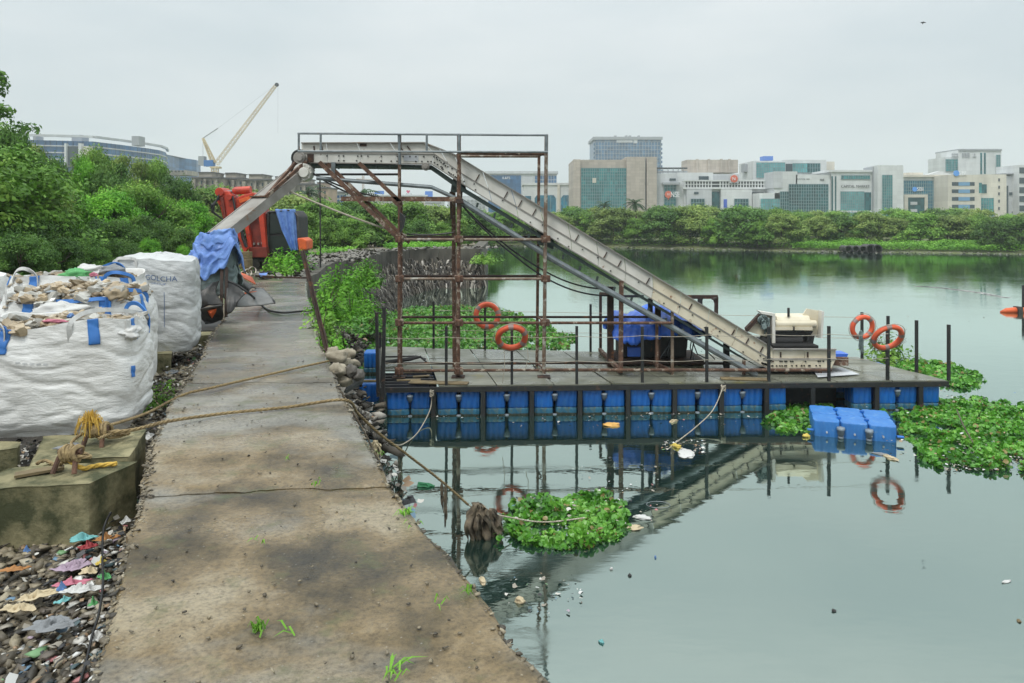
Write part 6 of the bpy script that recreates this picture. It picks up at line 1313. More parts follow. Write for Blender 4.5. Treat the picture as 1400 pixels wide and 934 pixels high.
# bottles heaped in the sacks
def bottle_mesh(name, mk, seed):
    r_ = random.Random(seed); V = []; seg = 12; pr = [(0, .0), (.035, .0), (.04, .01), (.037, .05), (.04, .09), (.036, .13), (.04, .16), (.030, .19), (.014, .215), (.013, .235), (.0, .235)]; mb = MB()
    for r0, z in pr:
        for k in range(seg):
            a = 2 * math.pi * k / seg; q = r0 * (1 + .75 * nz3(math.cos(a) * 1.5, math.sin(a) * 1.5, z * 16 + seed)); V.append(Vector((q * math.cos(a) * 1.1, q * math.sin(a) * (.72), z - .12)))
    mb.add(V, [(j * seg + k, j * seg + (k + 1) % seg, (j + 1) * seg + (k + 1) % seg, (j + 1) * seg + k) for j in range(len(pr) - 1) for k in range(seg)]); o = mb.build(name, M[mk], smooth=False, origin=(0, 0, 0)); me = o.data; bpy.data.objects.remove(o); return me
BM = [bottle_mesh('plastic_bottle', k, i * 3.3) for i, k in enumerate(('plastic', 'plastic', 'plastic_clear', 'plastic', 'plastic_clear'))]
def heap(cx, cy, z, w, d, hh, n, lab, grp, rz=.2, sc=1.0):
    for k in range(n):
        u, v = random.uniform(-1, 1), random.uniform(-1, 1); x, y = u * w / 2 * .86, v * d / 2 * .82; zz = z + hh * (1 - .75 * (u * u + v * v) / 2) * random.uniform(.55, 1.0)
        o = link('plastic_bottle', BM[k % 5], None, (cx + x * math.cos(rz) - y * math.sin(rz), cy + x * math.sin(rz) + y * math.cos(rz), zz)); o.rotation_euler = (random.uniform(1.0, 2.1), random.uniform(-.5, .5), random.uniform(0, 6.3)); s_ = sc * random.uniform(.8, 1.5); o.scale = (s_ * random.uniform(.9, 1.5), s_ * random.uniform(.9, 1.4), s_ * random.uniform(.7, 1.1)); tag(o, lab, 'bottle', grp)
heap(-5.20, 8.92, 3.14, 1.5, .9, .24, 170, 'crushed beige or greyish bottle heaped on the middle sack', 'bottles on the middle sack')
heap(-4.64, 7.75, 3.0, 1.4, .9, .15, 80, 'crushed plastic bottle lying in the front sack', 'bottles in the front sack')
heap(-5.90, 10.1, 3.28, 1.5, .9, .14, 36, 'crumpled plastic bottle lying in the rear sack', 'bottles in the rear sack', sc=1.15)
def crump(name, label, p, sx, sy, sz, mk, seed, rz=0, cat='litter', n=14):
    """a crumpled lump or scrap: dented closed shell with real thickness"""
    mb = MB(); p = Vector(p)
    def P(i, j):
        a = 2 * math.pi * (i % (2 * n)) / (2 * n); b = math.pi * j / n - math.pi / 2; d_ = Vector((math.cos(b) * math.cos(a), math.cos(b) * math.sin(a), math.sin(b))); q = 1 + .55 * nz3(d_.x * 1.6 + seed, d_.y * 1.6, d_.z * 1.6) + .30 * nz3(d_.x * 5, d_.y * 5 + seed, d_.z * 5)
        x, y = d_.x * sx * q, d_.y * sy * q; return p + Vector((x * math.cos(rz) - y * math.sin(rz), x * math.sin(rz) + y * math.cos(rz), d_.z * sz * q))
    mb.grid(P, 2 * n, n); o = mb.build(name, M[mk] if isinstance(mk, str) else mk, smooth=True); tag(o, label, cat); return o
bmat('spink', 'pink_film', (.50, .16, .22)); bmat('sturq', 'turquoise_film', (.16, .42, .42)); bmat('sgreen', 'green_film', (.10, .36, .12)); bmat('slilac', 'lilac_film', (.36, .27, .34), scale_=0) if False else bmat('slilac', 'lilac_film', (.36, .27, .34)); bmat('sred', 'red_cloth', (.28, .03, .035)); bmat('sbrown', 'orange_brown_cloth', (.38, .17, .05)); bmat('swhite', 'white_film', (.66, .66, .64), (.45, .44, .42), rough=.4); bmat('sblue', 'blue_film', (.10, .20, .42)); bmat('sbeige', 'beige_foam', (.60, .50, .34), (.42, .34, .2)); bmat('sgrey', 'grey_film', (.22, .23, .24)); bmat('syellow', 'yellow_scrap', (.62, .48, .10)); bmat('sfoam', 'orange_foam', (.75, .42, .10), (.6, .35, .12)); bmat('glassgreen', 'green_bottle', (.02, .16, .06), rough=.15)
crump('plastic_scrap', 'bright pink plastic scrap lying on the rim of the front sack', F1(fr(268), 1.0) + Vector((.02, .1, .04)), .12, .03, .02, 'spink', 2, -.15)
crump('plastic_scrap', 'dark blue bottle cap scrap beside the pink piece on the front sack', W(97, 432, 7.7), .03, .03, .025, 'sblue', 5)
crump('film_scrap', 'green mottled film sheet bunched on the rear sack', W(103, 376, 9.8), .17, .12, .07, 'leaf_olive' if False else 'sgreen', 4)
crump('film_scrap', 'white crumpled film beside the green sheet on the rear sack', W(125, 370, 10), .22, .15, .08, 'swhite', 9)
crump('film_scrap', 'small red and white wrapper on the rear sack', W(128, 376, 9.75), .05, .05, .03, 'spink', 13)
crump('film_scrap', 'dark grey film bunched at the right of the rear sack', W(152, 370, 9.9), .16, .1, .07, 'sgrey', 15)
crump('film_scrap', 'white film bulging between the middle and front sacks', W(85, 425, 8.3), .28, .1, .09, 'swhite', 19)
crump('film_scrap', 'white crumpled film on the right rim of the front sack', W(176, 455, 7.6), .12, .18, .06, 'swhite', 22, .5)
crump('film_scrap', 'beige film lump at the right end of the bottle heap', W(158, 402, 8.7), .12, .12, .09, 'plastic', 25)
crump('film_scrap', 'brown paper lump in the front sack near its right strap', W(140, 444, 7.5), .08, .05, .07, 'wood', 27)
# ================================================================== GRAVEL, LITTER
ico_v = np.array([(0, 0, 1), (.894, 0, .447), (.276, .851, .447), (-.724, .526, .447), (-.724, -.526, .447), (.276, -.851, .447), (.724, .526, -.447), (-.276, .851, -.447), (-.894, 0, -.447), (-.276, -.851, -.447), (.724, -.526, -.447), (0, 0, -1)])
ico_f = np.array([(0, 1, 2), (0, 2, 3), (0, 3, 4), (0, 4, 5), (0, 5, 1), (1, 6, 2), (2, 7, 3), (3, 8, 4), (4, 9, 5), (5, 10, 1), (6, 7, 2), (7, 8, 3), (8, 9, 4), (9, 10, 5), (10, 6, 1), (11, 7, 6), (11, 8, 7), (11, 9, 8), (11, 10, 9), (11, 6, 10)])
def stones(P, size, flat=.55):
    n = len(P); V = np.repeat(ico_v[None], n, 0) * (1 + .55 * rng.normal(size=(n, 12, 1)).clip(-1, 1)); s = size[:, None, None] * np.stack([1 + .5 * rng.random(n), .7 + .4 * rng.random(n), flat * (.6 + .7 * rng.random(n))], 1)[:, None, :]
    V = V * s; a = rng.random(n) * 6.28; c, sn = np.cos(a)[:, None], np.sin(a)[:, None]; X = V[..., 0] * c - V[..., 1] * sn; Y = V[..., 0] * sn + V[..., 1] * c
    tl = (rng.random(n) - .5)[:, None] * .9; Z = V[..., 2] + X * tl; V = np.stack([X, Y, Z], -1) + P[:, None, :]
    Fc = (ico_f[None] + (np.arange(n) * 12)[:, None, None]).reshape(-1, 3); return V.reshape(-1, 3), Fc
def islandmat(name, stops, rough=.7):
    m, t, o = new_mat(name); g = N(t, 'ShaderNodeNewGeometry'); p = N(t, 'ShaderNodeBsdfPrincipled'); p.inputs['Roughness'].default_value = rough
    c = ramp(t, g.outputs['Random Per Island'], stops); n_ = ramp(t, tex(t, 26, 6, .7), [(.3, (.6, .6, .6)), (.7, (1.25, 1.25, 1.25))]); c = mixc(t, .8, c, n_, 'MULTIPLY'); t.links.new(c, p.inputs['Base Color']); t.links.new(p.outputs[0], o.inputs[0]); return m
M['gravel'] = islandmat('wet_rubble_gravel', [(0, (.035, .03, .022)), (.35, (.095, .078, .052)), (.75, (.20, .165, .11)), (.94, (.33, .28, .19)), (1, (.48, .43, .33))], .55)
P_ = []
while len(P_) < 15000:
    y = 2.3 + 5.5 * random.random() ** 1.25; x = XL(y) - random.random() ** .9 * (2.6 + .2 * y) + .02
    if y > 6.2 and x < XL(y) - 1.3: continue
    P_.append((x, y, land_h(x, y) + .005 + random.random() * .025))
for k in range(2500): y = random.uniform(7.4, 13.6); x = XL(y) - random.random() * 1.0; P_.append((x, y, land_h(x, y) + random.random() * .03))
P_ = np.array(P_); sz = .012 + .034 * rng.random(len(P_)) ** 1.7; sz *= (.8 + .06 * P_[:, 1])
V, Fc = stones(P_, sz); tag(link('gravel', fast_mesh('gravel', V, Fc, M['gravel'])), kind='stuff')
M['filling'] = islandmat('sack_filling', [(0, (.06, .045, .03)), (.3, (.22, .16, .10)), (.6, (.42, .34, .24)), (.85, (.60, .56, .48)), (1, (.30, .36, .42))], .45)
FP = []
for cx_, cy_, cz_, ww, dd, hh in ((-5.20, 8.92, 3.12, 1.5, .9, .26), (-4.64, 7.75, 2.98, 1.4, .9, .16), (-5.90, 10.1, 3.26, 1.5, .9, .17)):
    for k in range(420): u, v = random.uniform(-1, 1), random.uniform(-1, 1); x, y = u * ww / 2 * .88, v * dd / 2 * .86; FP.append((cx_ + x * .98 - y * .2, cy_ + x * .2 + y * .98, cz_ + hh * (1 - .75 * (u * u + v * v) / 2) * random.uniform(.5, 1.05)))
FP = np.array(FP); V, Fc = stones(FP, .012 + .05 * rng.random(len(FP)) ** 2, .45); tag(link('sack_filling', fast_mesh('sack_filling', V, Fc, M['filling'])), kind='stuff')
def scraps(pts, smin, smax, up=.5):
    """small bent sheets lying about"""
    P = np.array(pts); n = len(P); s = (smin + (smax - smin) * rng.random(n) ** 2)[:, None]; Nn = rand_unit(n) * .7 + np.array([0, 0, up + .5]); Nn /= np.linalg.norm(Nn, axis=1, keepdims=True); r = rand_unit(n); t = np.cross(Nn, r); t /= np.linalg.norm(t, axis=1, keepdims=True); b = np.cross(Nn, t)
    V = np.empty((n, 6, 3)); w_ = .35 + .5 * rng.random((n, 1)); k = (rng.random((n, 1)) - .3) * .8
    V[:, 0] = P - t * s - b * s * w_; V[:, 1] = P - t * s * .9 + b * s * w_ * (.6 + .5 * rng.random((n, 1))); V[:, 2] = P + Nn * s * k + b * s * w_ * 1.1; V[:, 3] = P + t * s + b * s * w_ * rng.random((n, 1)); V[:, 4] = P + t * s * .8 - b * s * w_ + Nn * s * .2; V[:, 5] = P + Nn * s * k - b * s * w_
    Fc = np.array([(0, 5, 2, 1), (5, 4, 3, 2)]); Fc = (Fc[None] + (np.arange(n) * 6)[:, None, None]).reshape(-1, 4); return V.reshape(-1, 3), Fc
pts = []
for k in range(650):
    y = 2.4 + 4.2 * random.random(); x = XL(y) - .02 - abs(random.gauss(0, .36)); pts.append((x, y, land_h(x, y) + .03 + random.random() * .05 * (1 + .6 * (x > XL(y) - .3))))
for k in range(900): y = random.uniform(6.4, 13.5); x = XL(y) - random.random() * .9; pts.append((x, y, land_h(x, y) + .04 + random.random() * .08))
for k in range(260): p = G(random.uniform(25, 105), random.uniform(598, 640), 1.95); pts.append((p.x, p.y, 1.9 + random.random() * .05))
LP = []
for k in range(1000): y = 2.4 + 4.2 * random.random(); x = XL(y) - .02 - abs(random.gauss(0, .42)); LP.append((x, y, land_h(x, y) + .02 + random.random() * .035))
LP = np.array(LP); V, Fc = stones(LP, .008 + .034 * rng.random(len(LP)) ** 2.2, .28); tag(link('litter', fast_mesh('litter', V, Fc, M['scrap'])), kind='stuff')
V, Fc = scraps(pts, .008, .036); tag(link('litter', fast_mesh('litter', V, Fc, M['scrap'])), kind='stuff')
def drape(name, label, cx, cy, w_, l_, rz, mk, seed, z=None, amp=.035, cat='litter'):
    """flat crumpled film lying on rubble"""
    p = G(cx, cy, 1.78) if z is None else G(cx, cy, z); n = 26; mb = MB(); cs, sn = math.cos(rz), math.sin(rz); edge = lambda a: (1 + .5 * nz3(math.cos(a) * 1.7, math.sin(a) * 1.7, seed) + .25 * nz3(math.cos(a) * 4, math.sin(a) * 4, seed)) * .85
    def P(i, j):
        a = 2 * math.pi * (i % 40) / 40; r_ = j / n * edge(a); x, y = r_ * math.cos(a) * w_ / 2, r_ * math.sin(a) * l_ / 2; X, Y = p.x + x * cs - y * sn, p.y + x * sn + y * cs
        f = amp * .8 * (1 - 3 * abs(nz3(x * 13, y * 13, seed))) + amp * .8 * (1 - 3 * abs(nz3(x * 34, y * 30, seed)))
        return Vector((X, Y, p.z + .005 + f * (1 - .85 * j / n)))
    mb.grid(P, 40, n); o = mb.build(name, M[mk], smooth=True, solid=.004); tag(o, label, cat); return o
for a in (('turquoise film bag on the rubble beside the walkway', 113, 737, .26, .13, .1, 'sturq'), ('orange brown cloth strip lying next to the turquoise bag', 146, 738, .22, .09, .5, 'sbrown'), ('dark red cloth lying under the orange brown strip', 119, 749, .17, .12, .3, 'sred'),
          ('dirty lilac cloth spread over the gravel', 102, 775, .34, .22, .5, 'slilac'), ('beige crumpled paper right of the lilac cloth', 122, 782, .16, .12, .2, 'sbeige'), ('bright green plastic bag against the walkway edge', 143, 790, .15, .1, -.3, 'sgreen'),
          ('pink plastic film below the lilac cloth', 98, 799, .30, .09, .3, 'spink'), ('white shredded film in front of the pink piece', 112, 808, .36, .11, .2, 'swhite'), ('dark blue wrapper left of the white film', 84, 807, .08, .06, .5, 'sblue'), ('small lime green wrapper near the cable', 127, 828, .08, .05, .8, 'sgreen'),
          ('pale blue scrap near the lime wrapper', 86, 823, .12, .07, .3, 'sturq'), ('long beige film strewn over the left gravel', 50, 815, .42, .16, .5, 'sbeige'), ('beige crumpled film in the lower left gravel', 25, 833, .26, .13, .1, 'sbeige'), ('white wrapper leaning on the walkway edge low down', 132, 872, .10, .14, .9, 'swhite'),
          ('dark grey film sheet across the lower gravel', 72, 855, .40, .22, .1, 'sgrey'), ('tiny blue wrapper in the upper left gravel', 37, 755, .06, .04, .1, 'sblue'), ('yellow card scrap beside the lilac cloth', 138, 771, .12, .05, .2, 'syellow'), ('brown film on the far left gravel', 20, 780, .24, .08, .4, 'sbrown'),
          ('black plastic strips piled under the concrete block corner', 130, 716, .34, .2, .5, 'rubber'), ('white film scrap at the right of the black strips', 172, 714, .12, .1, .3, 'swhite'), ('beige scrap between black strips and walkway', 165, 702, .2, .08, .3, 'sbeige')):
    drape('film_scrap', a[0], a[1], a[2], a[3] * .8, a[4] * .85, a[5], a[6], a[1] * .37 + a[2])
drape('film_scrap', 'white and mint wrapper wedged between block and walkway', 203, 598, .10, .26, .2, 'swhite', 3.3, z=1.9)
drape('film_scrap', 'grey film bundle on the gravel right of the grey sack', 236, 510, .3, .2, .2, 'sgrey', 4.3, z=1.85)
mb = MB(); mb.tube(smooth([G(152, 700, 1.95), G(142, 722, 1.86), G(140, 760, 1.82), G(141, 795, 1.83), G(136, 835, 1.81), G(126, 870, 1.81), G(118, 905, 1.80), G(108, 940, 1.80), G(95, 990, 1.8)]), .008, 6); tag(mb.build('cable', M['cable'], smooth=True), 'thin black cable snaking down the gravel beside the walkway', 'cable')
# weeds beside the front sack and dark chips
def leafclump(name, label, c, rad, hgt, n, leaf, mk, cat='plant', group=None, stems=8):
    c = Vector(c); t = thing(name, label, cat, c, 0, group); d = rand_unit(n); r_ = rng.random((n, 1)) ** .5; P = d * r_ * np.array([rad[0], rad[1], hgt * .55]) ; P[:, 2] = np.abs(P[:, 2]) * 1.3 + .02 * rng.random(n); P *= (1 + .3 * np.sin(5 * np.arctan2(P[:, 1:2], P[:, 0:1]) + rng.random() * 6))
    V, Fc = leaves_at(P, d * .6 + rand_unit(n) * .5 + np.array([0, 0, .8]), leaf, .45); link('foliage', fast_mesh('foliage', V, Fc, M[mk]), t); mb = MB()
    for k in range(stems): a = random.random() * 6.3; e = c + Vector((math.cos(a) * rad[0] * .7, math.sin(a) * rad[1] * .7, hgt * random.uniform(.5, 1))); mb.tube([c, c.lerp(e, .5) + Vector((0, 0, hgt * .12)), e], [.012, .008, .003], 5)
    mb.build('stems', M['sgreen'] if False else M['bark'], t); return t
leafclump('weed', 'pale green weed growing on the gravel right of the front sack', G(216, 555, 1.75), (.22, .45), .22, 700, .02, 'grass')
leafclump('weed', 'low weeds beside the block behind the front sack', G(228, 535, 1.75), (.2, .3), .15, 400, .02, 'grass')
# ================================================================== ROPES
def rope(name, label, pts, r_, mk, parent=None, cat='rope', twist=26):
    P_ = smooth(pts, 10); L_ = sum((b - a).length for a, b in zip(P_, P_[1:])); n = max(12, int(L_ / .022)); out = []; 
    seg = [0]; 
    for a, b in zip(P_, P_[1:]): seg.append(seg[-1] + (b - a).length)
    j = 0; Q = []
    for i in range(n + 1):
        s = L_ * i / n
        while j < len(seg) - 2 and seg[j + 1] < s: j += 1
        Q.append(P_[j].lerp(P_[j + 1], (s - seg[j]) / max(1e-6, seg[j + 1] - seg[j])))
    mb = MB()
    for k in range(3):
        st = []
        for i, p in enumerate(Q):
            d = (Q[min(n, i + 1)] - Q[max(0, i - 1)]).normalized(); u = d.cross(Vector((0, .1, 1))).normalized(); v = u.cross(d); a = i * .022 * twist / max(.5, r_ / .014) * 1.6 + k * 2.094; st.append(p + (u * math.cos(a) + v * math.sin(a)) * r_ * .55)
        mb.tube(st, r_ * .62, 5)
    o = mb.build(name, M[mk], parent, smooth=True)
    if parent is None: tag(o, label, cat)
    return o
e1 = G(471, 547, 2.235)
rope('rope', 'thick mooring rope crossing the walkway from the yellow knot and hanging over the water', [G(134, 592, 2.30), G(180, 588, 2.30), G(230, 576, 2.27), G(300, 566, 2.235), G(390, 557, 2.23), e1, W(490, 566, 8.3), W(520, 594, 8.6), W(560, 624, 9.0), W(600, 655, 9.3), W(640, 690, 9.5)], .015, 'rope')
rope('rope', 'thinner rope running from the rag bundle to the near hyacinth mat', [W(640, 690, 9.5), W(655, 698, 9.55), W(690, 706, 9.7), W(730, 713, 9.85), G(760, 713, .12), G(800, 708, .15)], .010, 'ropew')
rope('rope', 'second mooring rope crossing the walkway higher up behind the sack', [G(148, 582, 2.32), W(200, 565, 7.6), W(250, 540, 8.2), G(290, 530, 2.25), G(350, 516, 2.23), G(420, 500, 2.23), G(458, 492, 2.225)], .014, 'rope')
rope('rope', 'slack pale rope looping from the left strut of the pontoon', [on_front(591) + Vector((0, -.08, -.13)), W(588, 560, 15.1), W(572, 590, 14.2), W(555, 605, 13.3), W(540, 608, 12.4), W(515, 590, 10.6), W(485, 560, 8.6), G(474, 552, 2.2)], .010, 'ropew')
rope('rope', 'dark wet rope down the walkway face from the mooring point', [G(463, 530, 2.22), W(478, 555, 8.5), W(492, 580, 8.4), W(503, 600, 8.3), W(522, 640, 8.2)], .011, 'rag')
rope('rope', 'pale rope slanting from the pontoon edge into the floating scum', [on_front(987.5) + Vector((0, -.08, -.05)), W(975, 560, 14.7), W(950, 585, 14.1), G(917, 611, .05), G(890, 638, .03), G(850, 672, .02)], .010, 'ropew')
mb = MB(); p = on_front(987.5) + Vector((0, -.08, -.1))
for k in range(5): mb.tube([p + Vector((.045 * math.cos(a + k), -.04 * math.sin(a + k), -.025 * k + .05 + .015 * math.sin(a * 2))) for a in np.linspace(0, 6.28, 12)], .012, 5, False)
tag(mb.build('rope_knot', M['ropew']), 'coiled rope knot on the pontoon edge at the slanting rope', 'knot')
mb = MB(); p = on_front(591) + Vector((0, -.08, -.14))
for k in range(4): mb.tube([p + Vector((.035 * math.cos(a + k), -.035 * math.sin(a + k), -.03 * k + .05 + .02 * math.sin(a * 2))) for a in np.linspace(0, 6.28, 12)], .012, 5, False)
tag(mb.build('rope_knot', M['ropew']), 'frayed rope knot on the left strut of the pontoon', 'knot')
# anchor irons with knots
def staple(px, py, label, s=1.0):
    p = G(px, py, 2.19); t = thing('anchor_iron', label, 'anchor', p); 
    for dx in (-.07, .06): mb = MB(); mb.tube([p + Vector((dx * 1.3, -.05, 0)), p + Vector((dx, 0, .11 * s)), p + Vector((dx * .4, .03, .17 * s))], .020, 8); mb.build('leg', M['rust'], t)
    mb = MB(); mb.tube([p + Vector((-.09, .03, .15 * s)), p + Vector((.09, .03, .15 * s))], .024, 8); mb.build('crossbar', M['rust'], t); return p
p = staple(131, 610, 'rusty anchor iron under the frayed yellow rope end')
p2 = staple(93, 645, 'rusty anchor iron on the front concrete block')
for q, n_, mk, lab in ((p, 9, 'rope', 'rope wound thickly round the rear anchor iron'), (p2, 7, 'rope', 'rope wound round the front anchor iron')):
    mb = MB()
    for k in range(n_):
        cx_, cz = q.x + .02 + .03 * (k - n_ / 2) * .6, q.z + .13; mb.tube([Vector((cx_ + .012 * math.sin(a * 2 + k), q.y + .03 + .06 * math.cos(a), cz + .055 * math.sin(a) + .01 * (k % 2))) for a in np.linspace(0, 6.28, 14)], .014, 6, False)
    tag(mb.build('rope_winding', M[mk]), lab, 'rope')
for k in range(1):
    rope('rope', 'loose rope bundle lying right of the rear anchor iron', [G(140, 596, 2.24), G(160, 592, 2.27), G(176, 590, 2.25), G(166, 596, 2.24), G(146, 598, 2.27), G(158, 589, 2.3), G(178, 593, 2.24), G(150, 594, 2.29), G(135, 600, 2.3)], .013, 'rope')
rope('rope', 'rope tail hanging from the rear knot to the front anchor iron', [p + Vector((-.10, -.02, .12)), p + Vector((-.16, -.10, .04)), p2 + Vector((.14, .06, .10)), p2 + Vector((.06, .0, .12))], .014, 'rope')
rope('rope', 'yellow ended rope lying on the front concrete block', [p2 + Vector((0, 0, .1)), G(112, 640, 2.21), G(130, 637, 2.2), G(160, 634, 2.2)], .018, 'ropey')
rope('rope', 'rope end running left from the front anchor iron', [p2 + Vector((0, 0, .1)), G(78, 636, 2.2), G(62, 630, 2.19), G(50, 634, 2.16)], .014, 'rope')
mb = MB(); c = p + Vector((-.05, .0, .22))
for k in range(110):
    a = random.uniform(0, 6.3); el = random.uniform(-.2, 1.3); d = Vector((math.cos(a) * math.cos(el), math.sin(a) * math.cos(el) * .7, math.sin(el))); l = random.uniform(.05, .11); e = c + d * l; e2 = e + Vector((d.x * .04, d.y * .03, -random.uniform(.04, .16))); mb.tube([c, e, e2], [.004, .0035, .002], 4)
tag(mb.build('frayed_rope_end', M['ropey']), 'frayed yellow rope tuft standing on the rear anchor iron', 'rope'); 
crump('crumpled_foil', 'grey plastic sheet folded behind the rear anchor iron', G(97, 612, 2.2), .10, .04, .03, 'sgrey', 31, .4)
mb = MB(); mb.bar(G(20, 650, 2.19), G(88, 638, 2.2), .10, .02); tag(mb.build('plank', M['wood']), 'narrow grey plank on the front concrete block', 'plank')

# rags on the rope
rag('rag_bundle', 'large muddy rag bundle hanging from the mooring rope above the water', 652, 688, 9.5, .26, .55, 'rag', 2.2)
rag('rag_bundle', 'second muddy rag strand hanging right of the first on the rope', 672, 696, 9.6, .22, .72, 'rag', 7.9)
rag('rag_bundle', 'pale torn sack scrap dangling at the walkway face below the ropes', 513, 603, 8.4, .14, .28, 'sbeige', 4.4)
for x, h_ in ((604, .3), (609, .5)): rag('rag_strip', 'thin wet strip hanging from the rope left of the rag bundle' if x == 604 else 'longer wet strip hanging from the rope right beside the thin one', x, 660, 9.3, .035, h_, 'rag', x * .1)

# ================================================================== WATER HYACINTH
def inpoly(x, y, poly):
    c = False; j = len(poly) - 1
    for i in range(len(poly)):
        if (poly[i][1] > y) != (poly[j][1] > y) and x < (poly[j][0] - poly[i][0]) * (y - poly[i][1]) / (poly[j][1] - poly[i][1]) + poly[i][0]: c = not c
        j = i
    return c
def hyacinth(poly, n, rad, hmax, name='water_hyacinth', lift=.5, mk='hyacinth', gap=-.35):
    W_ = [G(x, y, .06) for x, y in poly]; q = [(p.x, p.y) for p in W_]; x0, x1 = min(a for a, b in q), max(a for a, b in q); y0, y1 = min(b for a, b in q), max(b for a, b in q); P = []; H_ = []
    while len(P) < n:
        x, y = random.uniform(x0, x1), random.uniform(y0, y1)
        e = .55 * nz3(x * 1.1, y * 1.1, 3) + .5 * nz3(x * 3, y * 3, 5)
        if not inpoly(x + e * .6, y + e * .8, q) or nz3(x * 2.2, y * 2.2, 9) < gap: continue
        hz = .03 + hmax * (.35 + .65 * (nz3(x * 1.3, y * 1.3, 1) + .5)) * random.random(); P.append((x, y, max(.02, hz)))
    P = np.array(P); n = len(P); Nn = rand_unit(n) * 1.0 + np.array([0, -.35, .85]); Nn /= np.linalg.norm(Nn, axis=1, keepdims=True); r = rand_unit(n); t = np.cross(Nn, r); t /= np.linalg.norm(t, axis=1, keepdims=True); b = np.cross(Nn, t); s = (rad * (.45 + 1.1 * rng.random(n) ** 1.3))[:, None]
    V = np.empty((n, 7, 3))
    for k, (u, v, w_) in enumerate(((-1.0, 0, 0), (-.55, .78, .18), (.25, .85, .25), (1.05, .12, .1), (.3, -.8, .25), (-.5, -.8, .18))): V[:, k] = P + (t * u + b * v + Nn * w_) * s
    V[:, 6] = P + t * s * .1
    Fc = np.array([(6, 0, 1), (6, 1, 2), (6, 2, 3), (6, 3, 4), (6, 4, 5), (6, 5, 0)]); Fc = (Fc[None] + (np.arange(n) * 7)[:, None, None]).reshape(-1, 3)
    o = link(name, fast_mesh(name, V.reshape(-1, 3), Fc, M[mk], smooth=True)); tag(o, kind='stuff')
    # stalks
    k = n // 3; B_ = P[:k] * np.array([1, 1, 0]) + rng.normal(size=(k, 3)) * np.array([.02, .02, 0]); sd_ = rand_unit(k) * np.array([1, .3, 0]) * .006; V2 = np.stack([B_ - sd_, B_ + sd_, P[:k]], 1).reshape(-1, 3); o2 = link(name + '_stalks', fast_mesh(name + '_stalks', V2, np.arange(3 * k).reshape(-1, 3), M['grass'])); tag(o2, kind='stuff')
hyacinth([(455, 500), (462, 468), (490, 445), (530, 430), (560, 421), (620, 418), (690, 424), (740, 443), (786, 462), (778, 476), (700, 480), (515, 480), (505, 500), (480, 522)], 15000, .052, .12)
hyacinth([(676, 716), (700, 690), (735, 680), (800, 674), (850, 690), (866, 722), (838, 746), (800, 752), (755, 750), (735, 738), (700, 728)], 3300, .034, .14, gap=-.28)
hyacinth([(1040, 578), (1062, 562), (1090, 554), (1130, 551), (1142, 556), (1112, 585), (1075, 592)], 1200, .042, .10, gap=-.5)
hyacinth([(1165, 552), (1200, 545), (1260, 546), (1330, 545), (1420, 562), (1430, 650), (1370, 642), (1320, 640), (1275, 634), (1245, 618), (1236, 590), (1225, 562)], 13500, .037, .15, gap=-.20)
hyacinth([(1222, 502), (1240, 492), (1285, 494), (1330, 508), (1352, 520), (1330, 532), (1302, 534), (1262, 512)], 1900, .048, .13, gap=-.4)
hyacinth([(432, 455), (440, 430), (462, 420), (500, 430), (500, 470), (480, 500), (462, 505)], 3600, .045, .45, 'creeper', mk='leaf_bright')
# dead leaves and litter in the mats, floating scum along the pontoon
pts = []
def pxs(x0, x1, y0, y1, n, z=.058):
    for k in range(n): p = G(random.uniform(x0, x1), random.uniform(y0, y1), 0); pts.append((p.x, p.y, z + random.random() * .02))
pxs(520, 1075, 570, 576, 130); pxs(700, 1040, 574, 590, 40); pxs(1290, 1400, 618, 650, 420, .07); pxs(1180, 1400, 545, 640, 160, .16); pxs(690, 860, 680, 748, 50, .13); pxs(1240, 1340, 540, 560, 60, .1); pxs(905, 965, 606, 625, 120); pxs(845, 900, 700, 722, 60, .03); pxs(1270, 1350, 520, 536, 80, .03); pxs(780, 900, 630, 700, 60); pxs(690, 800, 790, 850, 40); pxs(700, 1400, 380, 560, 60); pxs(760, 782, 455, 475, 50, .1); pxs(520, 640, 405, 425, 120, .06)
V, Fc = scraps(pts, .008, .034, 1.5); tag(link('floating_scum', fast_mesh('floating_scum', V, Fc, M['scrap'])), kind='stuff')
pts = []
for k in range(2600):
    x = random.uniform(-40, 62); pts.append((x, shoreY(x) + random.gauss(.6, .8), .05 + random.random() * .15))
for k in range(700): p = cwr[random.randrange(5, len(cwr))]; pts.append((p.x + random.uniform(-1, 1), p.y + random.uniform(.1, 1.5), PT + .01 + random.random() * .06))
for k in range(1500): y = random.uniform(24, 44); x = Rb(y) - abs(random.gauss(.9, .9)); pts.append((x, y, land_h(x, y) + .02 + random.random() * .05))
V, Fc = scraps(pts, .05, .16, 1); tag(link('shore_litter', fast_mesh('shore_litter', V, Fc, M['debris'])), kind='stuff')
